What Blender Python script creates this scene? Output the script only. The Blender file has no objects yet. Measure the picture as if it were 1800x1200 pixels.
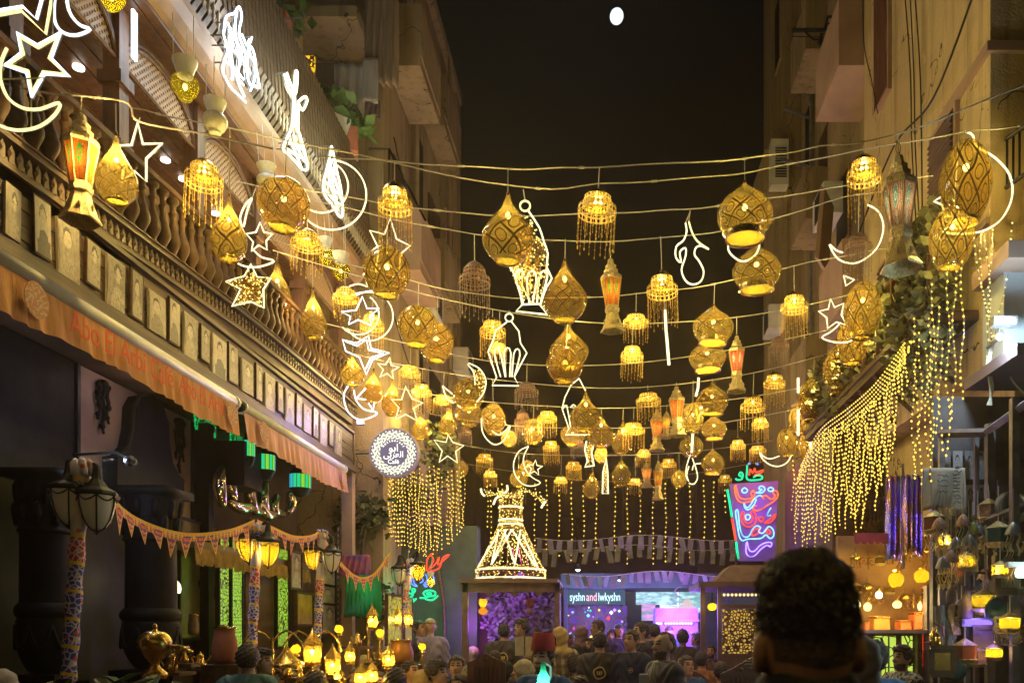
import bpy, math, random
import numpy as np
from mathutils import Vector, Matrix
R = random.Random(7)
PI = math.pi
# ------------------------------------------------------------------ camera, world, moonlight, exposure
S = bpy.context.scene
COL = S.collection
F, CX, HZ, H = 1500.0, 1070.0, 1110.0, 1.75      # focal length and horizon of the photograph, in its pixels; eye height in metres
cam = bpy.data.cameras.new('camera'); camo = bpy.data.objects.new('camera', cam); COL.objects.link(camo)
camo.location = (0, 0, H); camo.rotation_euler = (PI/2, 0, 0)
cam.lens = 30; cam.sensor_width = 36; cam.shift_x = (900-CX)/1800; cam.shift_y = (HZ-600)/1800
cam.clip_end = 2000; cam.clip_start = 0.05
cam.dof.use_dof = True; cam.dof.focus_distance = 9.5; cam.dof.aperture_fstop = 3.2
S.camera = camo
W = bpy.data.worlds.new("World"); S.world = W; W.use_nodes = True
nt = W.node_tree; bg = nt.nodes['Background']
sky = nt.nodes.new('ShaderNodeTexSky'); sky.sky_type = 'NISHITA'; sky.sun_disc = False
sky.sun_elevation = math.radians(1); sky.sun_rotation = math.radians(180)
nt.links.new(sky.outputs[0], bg.inputs[0]); bg.inputs[1].default_value = 0.001
sl = bpy.data.lights.new('moon_light', 'SUN'); sl.energy = 0.012; sl.angle = math.radians(0.5); sl.color = (.7, .8, 1)
so = bpy.data.objects.new('moon_light', sl); COL.objects.link(so); so.rotation_euler = (math.radians(-54), 0, 0)
S.view_settings.view_transform = 'Standard'; S.view_settings.look = 'None'; S.view_settings.exposure = 0.9
S.view_settings.gamma = 1; S.view_settings.use_curve_mapping = False
c = S.cycles
c.use_denoising = True; c.max_bounces = 6; c.diffuse_bounces = 3; c.glossy_bounces = 3; c.transmission_bounces = 4
c.transparent_max_bounces = 28; c.volume_bounces = 0; c.sample_clamp_indirect = 2.5; c.sample_clamp_direct = 0
c.caustics_reflective = False; c.caustics_refractive = False; c.use_light_tree = True
try: c.denoiser = 'OPENIMAGEDENOISE'; c.denoising_input_passes = 'RGB_ALBEDO_NORMAL'
except Exception: pass

def P(x, y, Y): return Vector(((x-CX)*Y/F, Y, H+(HZ-y)*Y/F))
def PX(x, y, X): return P(x, y, F*X/(x-CX))
def YX(x, X): return F*X/(x-CX)

# ------------------------------------------------------------------ mesh helpers
class MB:
    def __init__(s): s.v = []; s.f = []; s.m = []; s.uv = []
    def add(s, vs, fs, m=0, uv=None):
        b = len(s.v); s.v += [tuple(p) for p in vs]
        for i, f in enumerate(fs):
            s.f.append([b+k for k in f]); s.m.append(m); s.uv.append(uv[i] if uv else None)
        return s
    def box(s, c, d, m=0, rz=0.0, rot=None):
        x, y, z = d[0]/2, d[1]/2, d[2]/2
        vs = [Vector((a*x, b*y, e*z)) for a in (-1, 1) for b in (-1, 1) for e in (-1, 1)]
        M = rot if rot is not None else Matrix.Rotation(rz, 3, 'Z')
        return s.add([M@v+Vector(c) for v in vs], [(0,1,3,2),(4,6,7,5),(0,4,5,1),(2,3,7,6),(0,2,6,4),(1,5,7,3)], m)
    def bp(s, a, b, m=0):
        return s.box([(a[i]+b[i])/2 for i in range(3)], [abs(a[i]-b[i]) for i in range(3)], m)
    def quad(s, a, b, c, d, m=0): return s.add([a, b, c, d], [(0,1,2,3)], m, [[(0,0),(1,0),(1,1),(0,1)]])
    def tube(s, pts, r, n=6, m=0, closed=False, cap=True):
        pts = [Vector(p) for p in pts]; N = len(pts)
        if N < 2: return s
        rs = r if isinstance(r, (list, tuple)) else [r]*N
        vs = []; prev = None
        for i, p in enumerate(pts):
            if closed: t = pts[(i+1) % N]-pts[i-1]
            else: t = pts[min(i+1, N-1)]-pts[max(i-1, 0)]
            if t.length < 1e-9: t = Vector((0, 0, 1))
            t.normalize()
            if prev is None:
                a = Vector((0, 0, 1)) if abs(t.z) < .9 else Vector((1, 0, 0))
                u = t.cross(a).normalized()
            else:
                u = prev-t*prev.dot(t)
                u = u.normalized() if u.length > 1e-6 else t.orthogonal().normalized()
            prev = u; w = t.cross(u)
            for k in range(n):
                an = 2*PI*k/n; vs.append(p+(u*math.cos(an)+w*math.sin(an))*rs[i])
        fs = []
        for i in range(N if closed else N-1):
            j = (i+1) % N
            for k in range(n): fs.append((i*n+k, i*n+(k+1) % n, j*n+(k+1) % n, j*n+k))
        if cap and not closed:
            fs.append(tuple(range(n))[::-1]); fs.append(tuple((N-1)*n+k for k in range(n)))
        return s.add(vs, fs, m)
    def lathe(s, prof, n=24, c=(0,0,0), m=0, rot0=0.0, sx=1, sy=1, wave=None):
        vs = []; N = len(prof)
        for i, (r, z) in enumerate(prof):
            for k in range(n):
                a = rot0+2*PI*k/n; rr = r*(1+(wave(a, i/(N-1)) if wave else 0))
                vs.append((c[0]+rr*math.cos(a)*sx, c[1]+rr*math.sin(a)*sy, c[2]+z))
        fs = []; uv = []
        for i in range(N-1):
            for k in range(n):
                k2 = (k+1) % n
                fs.append((i*n+k, (i+1)*n+k, (i+1)*n+k2, i*n+k2))
                u0, u1, v0, v1 = k/n, (k+1)/n, i/(N-1), (i+1)/(N-1)
                uv.append([(u0, v0), (u0, v1), (u1, v1), (u1, v0)])
        return s.add(vs, fs, m, uv)
    def sph(s, c, r, n=8, m=0, sz=1.0):
        k = max(3, n//2+1)
        return s.lathe([(max(r*math.sin(PI*i/k), 1e-4), r*sz*math.cos(PI*i/k)) for i in range(k+1)], n, c, m)
    def octa(s, c, r, m=0, sz=1.0):
        x, y, z = c
        return s.add([(x+r,y,z),(x-r,y,z),(x,y+r,z),(x,y-r,z),(x,y,z+r*sz),(x,y,z-r*sz)],
                     [(0,2,4),(2,1,4),(1,3,4),(3,0,4),(2,0,5),(1,2,5),(3,1,5),(0,3,5)], m)
    def prism(s, pts, off, m=0):
        pts = [Vector(p) for p in pts]; off = Vector(off); n = len(pts)
        return s.add(pts+[p+off for p in pts], [tuple(range(n))[::-1], tuple(range(n, 2*n))]+[(i, (i+1) % n, n+(i+1) % n, n+i) for i in range(n)], m)
    def mesh(s, name, mats, smooth=False):
        me = bpy.data.meshes.new(name); me.from_pydata(s.v, [], s.f)
        for mm in (mats if isinstance(mats, (list, tuple)) else [mats]): me.materials.append(mm)
        me.polygons.foreach_set('material_index', s.m)
        if any(u is not None for u in s.uv):
            L = me.uv_layers.new(name='UVMap'); d = []
            for f, u in zip(s.f, s.uv): d += [x for p in (u or [(0, 0)]*len(f)) for x in p]
            L.data.foreach_set('uv', d)
        if smooth: me.polygons.foreach_set('use_smooth', [True]*len(s.f))
        me.update(); return me
    def build(s, name, mats, parent=None, smooth=False, loc=(0,0,0), rz=0, kind=None):
        o = bpy.data.objects.new(name, s.mesh(name, mats, smooth)); COL.objects.link(o)
        o.location = loc; o.rotation_euler = (0, 0, rz)
        if parent is not None: o.parent = parent
        if kind: o['kind'] = kind
        return o
def tag(o, label, cat, group=None):
    o['label'] = label; o['category'] = cat
    if group: o['group'] = group
    return o
def empty(name, label, cat, loc=(0,0,0), rz=0, group=None):
    o = bpy.data.objects.new(name, None); COL.objects.link(o); o.empty_display_size = .1
    o.location = loc; o.rotation_euler = (0, 0, rz)
    return tag(o, label, cat, group)
def struct(o): o['kind'] = 'structure'; return o
def light(name, loc, e, col, r=.03, parent=None):
    l = bpy.data.lights.new(name, 'POINT'); l.energy = e; l.color = col; l.shadow_soft_size = r
    o = bpy.data.objects.new(name, l); COL.objects.link(o); o.location = loc
    if parent is not None: o.parent = parent
    return o
def smooth_path(pts, k=4, closed=False):
    pts = [Vector(p) for p in pts]; N = len(pts); out = []
    for i in range(N if closed else N-1):
        g = lambda j: pts[j % N] if closed else pts[max(0, min(N-1, j))]
        a, b, c_, d = g(i-1), g(i), g(i+1), g(i+2)
        for q in range(k):
            t = q/k
            out.append(.5*((2*b)+(c_-a)*t+(2*a-5*b+4*c_-d)*t*t+(3*b-a-3*c_+d)*t**3))
    if not closed: out.append(pts[-1])
    return out

# ------------------------------------------------------------------ materials
def newmat(name):
    m = bpy.data.materials.new(name); m.use_nodes = True; m.node_tree.nodes.clear(); return m
class NT:
    def __init__(s, m): s.t = m.node_tree; s.out = s.n('ShaderNodeOutputMaterial')
    def n(s, typ, **kw):
        x = s.t.nodes.new(typ)
        for k, v in kw.items(): setattr(x, k, v)
        return x
    def l(s, a, b): s.t.links.new(a, b)
    def put(s, inp, v):
        if hasattr(v, 'links') or isinstance(v, bpy.types.NodeSocket): s.l(v, inp)
        else: inp.default_value = v
    def M(s, op, a, b=0.0, c=0.0):
        x = s.n('ShaderNodeMath', operation=op)
        for i, v in enumerate((a, b, c)):
            if i < len(x.inputs): s.put(x.inputs[i], v)
        return x.outputs[0]
    def mix(s, f, a, b):
        x = s.n('ShaderNodeMix', data_type='RGBA')
        s.put(x.inputs[0], f)
        for i, v in ((6, a), (7, b)): s.put(x.inputs[i], v if not isinstance(v, tuple) or len(v) == 4 else v+(1,))
        return x.outputs[2]
    def noise(s, scale, co=None, detail=4, rough=.6, stretch=None):
        x = s.n('ShaderNodeTexNoise'); x.inputs['Scale'].default_value = scale; x.inputs['Detail'].default_value = detail
        x.inputs['Roughness'].default_value = rough
        if co is None: co = s.n('ShaderNodeTexCoord').outputs['Object']
        if stretch:
            mp = s.n('ShaderNodeMapping'); mp.inputs['Scale'].default_value = stretch; s.l(co, mp.inputs[0]); co = mp.outputs[0]
        s.l(co, x.inputs['Vector']); return x.outputs['Fac']
    def ramp(s, f, a, b):
        x = s.n('ShaderNodeMapRange'); s.put(x.inputs[0], f); x.inputs[1].default_value = a; x.inputs[2].default_value = b
        return x.outputs[0]
    def bsdf(s, col, rough=.6, metal=0.0, bump=None, bstr=.3, bdist=.01):
        b = s.n('ShaderNodeBsdfPrincipled'); s.put(b.inputs['Base Color'], col if not isinstance(col, tuple) else col+(1,))
        s.put(b.inputs['Roughness'], rough); s.put(b.inputs['Metallic'], metal)
        if bump is not None:
            bn = s.n('ShaderNodeBump'); bn.inputs['Strength'].default_value = bstr; bn.inputs['Distance'].default_value = bdist
            s.l(bump, bn.inputs['Height']); s.l(bn.outputs[0], b.inputs['Normal'])
        return b.outputs[0]
    def done(s, sh): s.l(sh, s.out.inputs[0])
def pm(name, c1, c2=None, scale=6, rough=.6, metal=0.0, bump=.3, bdist=.01, stretch=None, detail=5, lo=.35, hi=.65):
    m = newmat(name); t = NT(m); nz = t.noise(scale, detail=detail, stretch=stretch)
    c2 = c2 or tuple(x*.6 for x in c1)
    f = t.ramp(nz, lo, hi); n2 = t.noise(scale*7, detail=3, stretch=stretch)
    t.done(t.bsdf(t.mix(f, c1, c2), t.M('ADD', rough-.1, t.M('MULTIPLY', nz, .2)), metal, t.M('ADD', nz, t.M('MULTIPLY', n2, .4)), bump, bdist)); return m
def em(name, col, s, sample=True, back=None):
    m = newmat(name); t = NT(m); e = t.n('ShaderNodeEmission'); e.inputs[0].default_value = col+(1,); e.inputs[1].default_value = s
    if 'led_rope' in name or 'neon' in name:      # LEDs of uneven brightness along the rope, a few weak stretches
        t.put(e.inputs[1], t.M('MULTIPLY', s, t.M('MULTIPLY', t.M('ADD', .62, t.M('MULTIPLY', t.noise(34, detail=1), .8)), t.M('ADD', .45, t.M('MULTIPLY', t.ramp(t.noise(2.2, detail=1), .33, .42), .6)))))
    t.done(e.outputs[0])
    if not sample: m.cycles.emission_sampling = 'NONE'
    return m
WOOD = pm('dark_carved_wood', (.085,.045,.024), (.04,.021,.012), 5, .5, 0, .4, .006, (1, .3, 3))
WOODL = pm('brown_plank_wood', (.125,.075,.04), (.06,.036,.02), 4, .55, 0, .5, .006, (1, .25, 6))
WOODR = pm('reddish_wood', (.13,.055,.03), (.06,.025,.016), 5, .5, 0, .3, .005, (3, 3, .5))
BLACK = pm('black_lacquer', (.009,.008,.010), (.005,.004,.006), 5, .58, 0, .3)
BROWNW = pm('brown_painted_wall', (.10,.06,.045), (.06,.035,.03), 2, .6, 0, .3)
MAUVE = pm('pale_mauve_panel', (.36,.25,.22), (.27,.18,.16), 2, .6, 0, .2)
def plaster(name, c1, c2, c3):
    m = newmat(name); t = NT(m); a = t.noise(.8, detail=8, stretch=(1,1,.35)); b = t.noise(2.6, detail=6, rough=.7); s = t.noise(3.2, detail=5, stretch=(2.2,2.2,.12)); k = t.noise(38, detail=4)
    col = t.mix(t.ramp(a, .40, .60), c1, c2); col = t.mix(t.M('MULTIPLY', t.ramp(s, .52, .70), .75), col, c3); col = t.mix(t.M('MULTIPLY', t.ramp(b, .60, .66), .5), col, tuple(x*.75 for x in c2)); col = t.mix(t.M('MULTIPLY', t.ramp(b, .36, .32), .35), col, tuple(min(1, x*1.25) for x in c1))
    vo = t.n('ShaderNodeTexVoronoi', feature='DISTANCE_TO_EDGE'); vo.inputs['Scale'].default_value = .55; co = t.n('ShaderNodeTexCoord').outputs['Object']
    mx = t.n('ShaderNodeVectorMath', operation='ADD'); nn = t.n('ShaderNodeTexNoise'); nn.inputs['Scale'].default_value = 2.5; t.l(co, nn.inputs['Vector']); t.l(co, mx.inputs[0]); t.l(nn.outputs['Color'], mx.inputs[1]); t.l(mx.outputs[0], vo.inputs['Vector'])
    cr = t.M('MULTIPLY', t.M('LESS_THAN', vo.outputs[0], .006), t.M('GREATER_THAN', a, .5)); col = t.mix(cr, col, tuple(x*.4 for x in c3))
    t.done(t.bsdf(col, .9, 0, t.M('ADD', t.M('ADD', a, t.M('MULTIPLY', b, .6)), t.M('MULTIPLY', k, .25)), .9, .05)); return m
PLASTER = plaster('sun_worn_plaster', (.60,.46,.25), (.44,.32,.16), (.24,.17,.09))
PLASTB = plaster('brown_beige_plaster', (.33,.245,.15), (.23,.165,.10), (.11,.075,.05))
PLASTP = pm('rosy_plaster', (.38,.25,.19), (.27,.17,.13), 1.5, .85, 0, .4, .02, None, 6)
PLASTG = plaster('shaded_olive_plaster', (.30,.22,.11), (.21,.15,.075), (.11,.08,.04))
CREAMB = pm('cornice_plaster', (.28,.17,.10), (.18,.105,.06), 3, .6, 0, .3, .01)
WHITEP = pm('white_painted_metal', (.62,.6,.56), (.5,.48,.45), 4, .4)
CLOTHW = pm('grey_white_cloth', (.42,.37,.36), (.3,.26,.26), 6, .85, 0, .5, .02, (1, 1, .2))
GREYM = pm('grey_metal', (.25,.25,.27), (.15,.15,.17), 6, .4, .6)
IRON = pm('black_iron', (.02,.02,.022), (.012,.012,.014), 10, .45, .5)
TIN = pm('stamped_tin', (.66,.52,.27), (.36,.27,.12), 26, .35, .75, .8, .02)
GOLDM = pm('polished_brass', (.78,.52,.14), (.5,.32,.07), 14, .25, .95, .2, .004)
COPPER = pm('dull_copper', (.34,.2,.14), (.18,.10,.07), 30, .45, .6, .8, .01)
ROPE = pm('pale_twisted_cable', (.62,.56,.46), (.45,.4,.3), 60, .7, 0, .5, .003)
PAVE = pm('street_paving', (.12,.10,.09), (.06,.05,.05), 3, .5, 0, .5)
LEAF = pm('dusty_leaf', (.075,.085,.03), (.035,.045,.015), 9, .6, 0, .2)
LEAFG = pm('green_leaf', (.10,.20,.04), (.05,.11,.02), 9, .45, 0, .2)
PAPER = pm('white_paper', (.2,.19,.22), (.13,.13,.16), 5, .8)
FLOORG = pm('terracotta_box', (.42,.13,.07), (.3,.09,.05), 6, .7)
NEON = em('warm_led_rope', (1,.87,.42), 1.15, False)
NEONW = em('cool_white_led_rope', (.88,.98,1), 1.5, False)
NEONY = em('yellow_led_rope', (1,.85,.32), 1.0, False)
NEONHOT = em('glaring_white_led', (.80,.92,1), 3.2)
NEONHOTY = em('glaring_warm_led', (1,1,.62), 2.8)
BULB = em('warm_bulb', (1,.78,.3), 6, False)
FAIRY = em('fairy_light', (1,.60,.07), 1.6, False)
FAIRYW = em('pale_fairy_light', (1,.72,.2), 1.5, False)
LRED = em('red_neon', (1,.07,.03), 1.0, False); LGRN = em('green_neon', (.01,1,.35), .75, False)
LBLU = em('blue_neon', (.1,.22,1), 1.1, False); LCYA = em('cyan_neon', (.25,.7,1), .9, False)
LVIO = em('violet_neon', (.4,.25,1), 1.1, False); LORG = em('orange_red_neon', (1,.16,.04), 1.0, False)
LYEL = None
def lantern_glass(name, nu, nv, tint=(.86,.72,.32), body=(.19,.125,.022), line=(.07,.032,.008), fac=.045, lo=.22, hi=.88):
    m = newmat(name); t = NT(m); uv = t.n('ShaderNodeTexCoord').outputs['UV']
    sp = t.n('ShaderNodeSeparateXYZ'); t.l(uv, sp.inputs[0]); u, v = sp.outputs[0], sp.outputs[1]
    U = t.M('MULTIPLY', u, nu*PI); V = t.M('ADD', t.M('MULTIPLY', v, nv*PI), t.M('MULTIPLY', t.M('SINE', t.M('MULTIPLY', U, 2)), .15))
    a = t.M('ABSOLUTE', t.M('SINE', t.M('ADD', U, V))); b = t.M('ABSOLUTE', t.M('SINE', t.M('SUBTRACT', U, V)))
    l1 = t.M('LESS_THAN', t.M('MINIMUM', a, b), .17)
    l2 = t.M('LESS_THAN', t.M('ABSOLUTE', t.M('SUBTRACT', t.M('MULTIPLY', a, b), .62)), .06)
    lm = t.M('MAXIMUM', l1, l2); msk = t.M('MULTIPLY', t.M('GREATER_THAN', v, lo), t.M('LESS_THAN', v, hi)); lm = t.M('MULTIPLY', lm, msk)
    bf = t.n('ShaderNodeNewGeometry').outputs['Backfacing']; lm = t.M('MULTIPLY', lm, t.M('SUBTRACT', 1, t.M('MULTIPLY', bf, .75)))
    tr = t.n('ShaderNodeBsdfTransparent'); tr.inputs[0].default_value = tint+(1,)
    df = t.n('ShaderNodeBsdfDiffuse'); df.inputs[0].default_value = body+(1,)
    tl = t.n('ShaderNodeBsdfTranslucent'); tl.inputs[0].default_value = body+(1,)
    sc = t.n('ShaderNodeMixShader'); sc.inputs[0].default_value = .6; t.l(df.outputs[0], sc.inputs[1]); t.l(tl.outputs[0], sc.inputs[2])
    m1 = t.n('ShaderNodeMixShader'); t.put(m1.inputs[0], t.M('ADD', fac, t.M('MULTIPLY', t.noise(9), .16))); t.l(tr.outputs[0], m1.inputs[1]); t.l(sc.outputs[0], m1.inputs[2])
    ln = t.n('ShaderNodeBsdfDiffuse'); ln.inputs[0].default_value = line+(1,)
    m2 = t.n('ShaderNodeMixShader'); t.put(m2.inputs[0], t.M('MULTIPLY', lm, .92)); t.l(m1.outputs[0], m2.inputs[1]); t.l(ln.outputs[0], m2.inputs[2])
    gl = t.n('ShaderNodeBsdfGlossy'); gl.inputs['Roughness'].default_value = .08; gl.inputs[0].default_value = (1,.92,.75,1)
    fr = t.n('ShaderNodeFresnel'); fr.inputs[0].default_value = 1.5
    m3 = t.n('ShaderNodeMixShader'); t.put(m3.inputs[0], t.M('MULTIPLY', fr.outputs[0], t.M('MULTIPLY', t.M('SUBTRACT', 1, bf), .9))); t.l(m2.outputs[0], m3.inputs[1]); t.l(gl.outputs[0], m3.inputs[2])
    t.done(m3.outputs[0]); return m
GL_G = lantern_glass('amber_glass_engraved', 8, 3.0, lo=.28)
GL_T = lantern_glass('amber_glass_teardrop', 8, 4.0, lo=.22, hi=.9)
GL_E = lantern_glass('amber_glass_diamonds', 8, 3.0, lo=.08, hi=.92, fac=.065)
GL_D = lantern_glass('amber_glass_smoky', 5, 3.0, lo=.35, hi=.95, fac=.035)
VAR = {GL_G.name: [GL_G, lantern_glass('amber_glass_fine_net', 12, 4.0, lo=.3, body=(.2,.12,.03)), lantern_glass('amber_glass_banded', 6, 5.0, lo=.4, hi=.85, tint=(.86,.66,.30), body=(.28,.17,.03))],
       GL_T.name: [GL_T, lantern_glass('amber_glass_close_lattice', 11, 6.0, lo=.3, hi=.92, body=(.2,.12,.025)), lantern_glass('amber_glass_wide_leaf', 6, 3.0, lo=.35, hi=.9, tint=(.84,.66,.32))],
       GL_E.name: [GL_E, lantern_glass('amber_glass_tall_diamonds', 9, 2.5, lo=.06, hi=.94, body=(.22,.13,.025), fac=.05)], GL_D.name: [GL_D, lantern_glass('amber_glass_smoky_crackle', 7, 6.0, lo=.45, hi=.9, tint=(.80,.62,.36), fac=.03)]}
def frosted(name, col, tr=.25):
    m = newmat(name); t = NT(m)
    tl = t.n('ShaderNodeBsdfTranslucent'); tl.inputs[0].default_value = col+(1,)
    df = t.n('ShaderNodeBsdfDiffuse'); df.inputs[0].default_value = col+(1,)
    tp = t.n('ShaderNodeBsdfTransparent'); tp.inputs[0].default_value = (1,.9,.7,1)
    a = t.n('ShaderNodeMixShader'); a.inputs[0].default_value = .6; t.l(df.outputs[0], a.inputs[1]); t.l(tl.outputs[0], a.inputs[2])
    b = t.n('ShaderNodeMixShader'); b.inputs[0].default_value = tr; t.l(a.outputs[0], b.inputs[1]); t.l(tp.outputs[0], b.inputs[2])
    t.done(b.outputs[0]); return m
LYEL = frosted('yellow_lamp_glass', (.12,.078,.004), .3)
VGL = frosted('yellow_green_vase_glass', (.11,.085,.003), .3)
FROSTY = frosted('yellow_frosted_disc', (.28,.18,.01), .4)
def perforated(name, col, nu, nv, thr=.45, metal=.5, body_tr=.35, glow=.4):
    m = newmat(name); t = NT(m); uv = t.n('ShaderNodeTexCoord').outputs['UV']
    sp = t.n('ShaderNodeSeparateXYZ'); t.l(uv, sp.inputs[0])
    a = t.M('ABSOLUTE', t.M('SINE', t.M('MULTIPLY', sp.outputs[0], nu*PI))); b = t.M('ABSOLUTE', t.M('SINE', t.M('MULTIPLY', sp.outputs[1], nv*PI)))
    hole = t.M('GREATER_THAN', t.M('MULTIPLY', a, b), thr)
    bs = t.bsdf(col, .4, metal, t.noise(40), .6)
    tl = t.n('ShaderNodeBsdfTranslucent'); tl.inputs[0].default_value = col+(1,)
    a1 = t.n('ShaderNodeMixShader'); a1.inputs[0].default_value = glow; t.l(bs, a1.inputs[1]); t.l(tl.outputs[0], a1.inputs[2])
    tp = t.n('ShaderNodeBsdfTransparent')
    b1 = t.n('ShaderNodeMixShader'); t.l(hole, b1.inputs[0]); t.l(a1.outputs[0], b1.inputs[1]); t.l(tp.outputs[0], b1.inputs[2])
    t.done(b1.outputs[0]); return m
PERF = perforated('pierced_brass', (.85,.55,.10), 22, 3, glow=.16)
PERFC = perforated('pierced_copper', (.36,.22,.16), 22, 3, glow=.1)
BEAD = perforated('brass_beads', (.85,.55,.12), 1, 1, 2, .3, glow=.3)
BEADC = perforated('dull_beads', (.42,.30,.26), 1, 1, 2, .3, glow=.1)
def pane(name, c1, c2, c3, k=.10):
    m = newmat(name); t = NT(m); uv = t.n('ShaderNodeTexCoord').outputs['UV']
    sp = t.n('ShaderNodeSeparateXYZ'); t.l(uv, sp.inputs[0]); u, v = sp.outputs[0], sp.outputs[1]
    fu = t.M('SUBTRACT', t.M('FRACT', t.M('MULTIPLY', u, 6)), .5)
    d1 = t.M('SQRT', t.M('ADD', t.M('POWER', t.M('MULTIPLY', fu, 1.6), 2), t.M('POWER', t.M('SUBTRACT', v, .35), 2)))
    d2 = t.M('SQRT', t.M('ADD', t.M('POWER', t.M('MULTIPLY', fu, 1.9), 2), t.M('POWER', t.M('SUBTRACT', v, .78), 2)))
    vo = t.n('ShaderNodeTexVoronoi', feature='DISTANCE_TO_EDGE'); vo.inputs['Scale'].default_value = 34; t.l(uv, vo.inputs['Vector'])
    col = t.mix(t.M('LESS_THAN', d1, .26), c1, c2); col = t.mix(t.M('LESS_THAN', d2, .16), col, c3)
    ring = t.M('LESS_THAN', t.M('ABSOLUTE', t.M('SUBTRACT', t.M('FRACT', t.M('MULTIPLY', d1, 6)), .5)), .12)
    col = t.mix(ring, col, c3); col = t.mix(t.M('LESS_THAN', vo.outputs[0], .05), col, (.12,.06,.02))
    tl = t.n('ShaderNodeBsdfTranslucent'); t.l(col, tl.inputs[0]); df = t.n('ShaderNodeBsdfDiffuse'); t.l(col, df.inputs[0])
    a = t.n('ShaderNodeMixShader'); a.inputs[0].default_value = .7; t.l(df.outputs[0], a.inputs[1]); t.l(tl.outputs[0], a.inputs[2])
    tp = t.n('ShaderNodeBsdfTransparent'); t.l(col, tp.inputs[0])
    b = t.n('ShaderNodeMixShader'); b.inputs[0].default_value = k; t.l(a.outputs[0], b.inputs[1]); t.l(tp.outputs[0], b.inputs[2])
    t.done(b.outputs[0]); return m
PANES = dict(green=pane('green_orange_panes', (.85,.32,.03), (.04,.5,.04), (.75,.12,.02)), red=pane('red_panes', (.8,.12,.05), (.7,.5,.3), (.8,.3,.2)),
             blue=pane('blue_patterned_panes', (.30,.12,.07), (.05,.24,.26), (.5,.5,.4), .05), orange=pane('orange_panes', (.9,.20,.03), (.9,.35,.05), (.8,.5,.15)))

for m_ in (BLACK, BROWNW, MAUVE, WOOD):
    for n_ in m_.node_tree.nodes:
        if n_.type == 'BSDF_PRINCIPLED': n_.inputs['Specular IOR Level'].default_value = .12
# ------------------------------------------------------------------ hanging lantern kinds (unit width, unit height, hook at the origin)
def prof_mesh(pr, mat, n=28, name='shade'): return MB().lathe(pr, n).mesh(name, mat, True)
def sm(pr, k=4):
    q = smooth_path([(a, 0, b) for a, b in pr], k); return [(max(v.x, .004), v.z) for v in q]
def rim(r, z, t=.02): return MB().lathe([(r-t*.4, z+t*1.3), (r+t*.5, z+t), (r+t*.5, z-t), (r-t*.6, z-t), (r-t*.6, z+t)], 28).mesh('rim', GOLDM, True)
def disc(r, z, mat, n=24, name='added_glow_disc'): return MB().lathe([(r, z), (r*.5, z+.015), (.003, z+.02)], n).mesh(name, mat, True)  # disc added in the opening to catch the bulb's light and look lit
def bulbm(z, r=.05, sz=1): return MB().sph((0, 0, z), r, 10, 0, sz).mesh('bulb', BULB, True)
def cap(z0=0, r=.035): return MB().lathe([(.004, .01), (r*.5, 0), (r, -.03+z0), (r*1.1, -.06+z0)], 12).mesh('cap', GOLDM, True)
KIND = {}
def kind(k, parts, lz): KIND[k] = (parts, lz)
kind('G', [('shade', prof_mesh(sm([(.03,0),(.06,-.03),(.2,-.06),(.38,-.2),(.49,-.42),(.48,-.62),(.4,-.8),(.29,-.92),(.25,-.98)]), GL_G)), ('rim', rim(.245, -.985, .02)),
           ('added_glow_disc', disc(.24, -.96, FROSTY)), ('bulb', bulbm(-.42, .055)), ('cap', cap())], -.42)
kind('T', [('shade', prof_mesh(sm([(.025,0),(.06,-.1),(.16,-.26),(.34,-.42),(.48,-.58),(.49,-.7),(.42,-.84),(.31,-.94),(.23,-.985)]), GL_T)), ('rim', rim(.225, -.985, .015)),
           ('added_glow_disc', disc(.22, -.965, FROSTY)), ('bulb', bulbm(-.33, .05)), ('cap', cap())], -.35)
kind('D', [('shade', prof_mesh(sm([(.03,0),(.055,-.12),(.12,-.24),(.3,-.42),(.47,-.6),(.5,-.74),(.45,-.86),(.33,-.95),(.26,-.985)]), GL_D)), ('rim', rim(.255, -.985, .02)),
           ('added_glow_disc', disc(.25, -.965, FROSTY)), ('bulb', bulbm(-.4, .06, .6)), ('cap', cap())], -.4)
kind('O', [('shade', prof_mesh(sm([(.02,0),(.06,-.08),(.2,-.2),(.4,-.36),(.5,-.55),(.47,-.72),(.39,-.84),(.35,-.88)]), GL_T)),
           ('rim', MB().lathe([(.345,-.87),(.35,-.9),(.345,-.97),(.36,-.995),(.33,-.995),(.32,-.88)], 28).mesh('rim', GOLDM, True)),
           ('added_glow_disc', disc(.33, -.96, FROSTY)), ('bulb', bulbm(-.45, .05)), ('cap', cap())], -.45)
kind('E', [('shade', prof_mesh(sm([(.07,0),(.2,-.05),(.38,-.2),(.49,-.45),(.48,-.62),(.4,-.82),(.3,-.95),(.26,-.985)]), GL_E)), ('rim', rim(.255, -.985, .02)),
           ('added_glow_disc', disc(.25, -.965, FROSTY)), ('bulb', bulbm(-.33, .06, .75)), ('cap', cap())], -.35)
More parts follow.
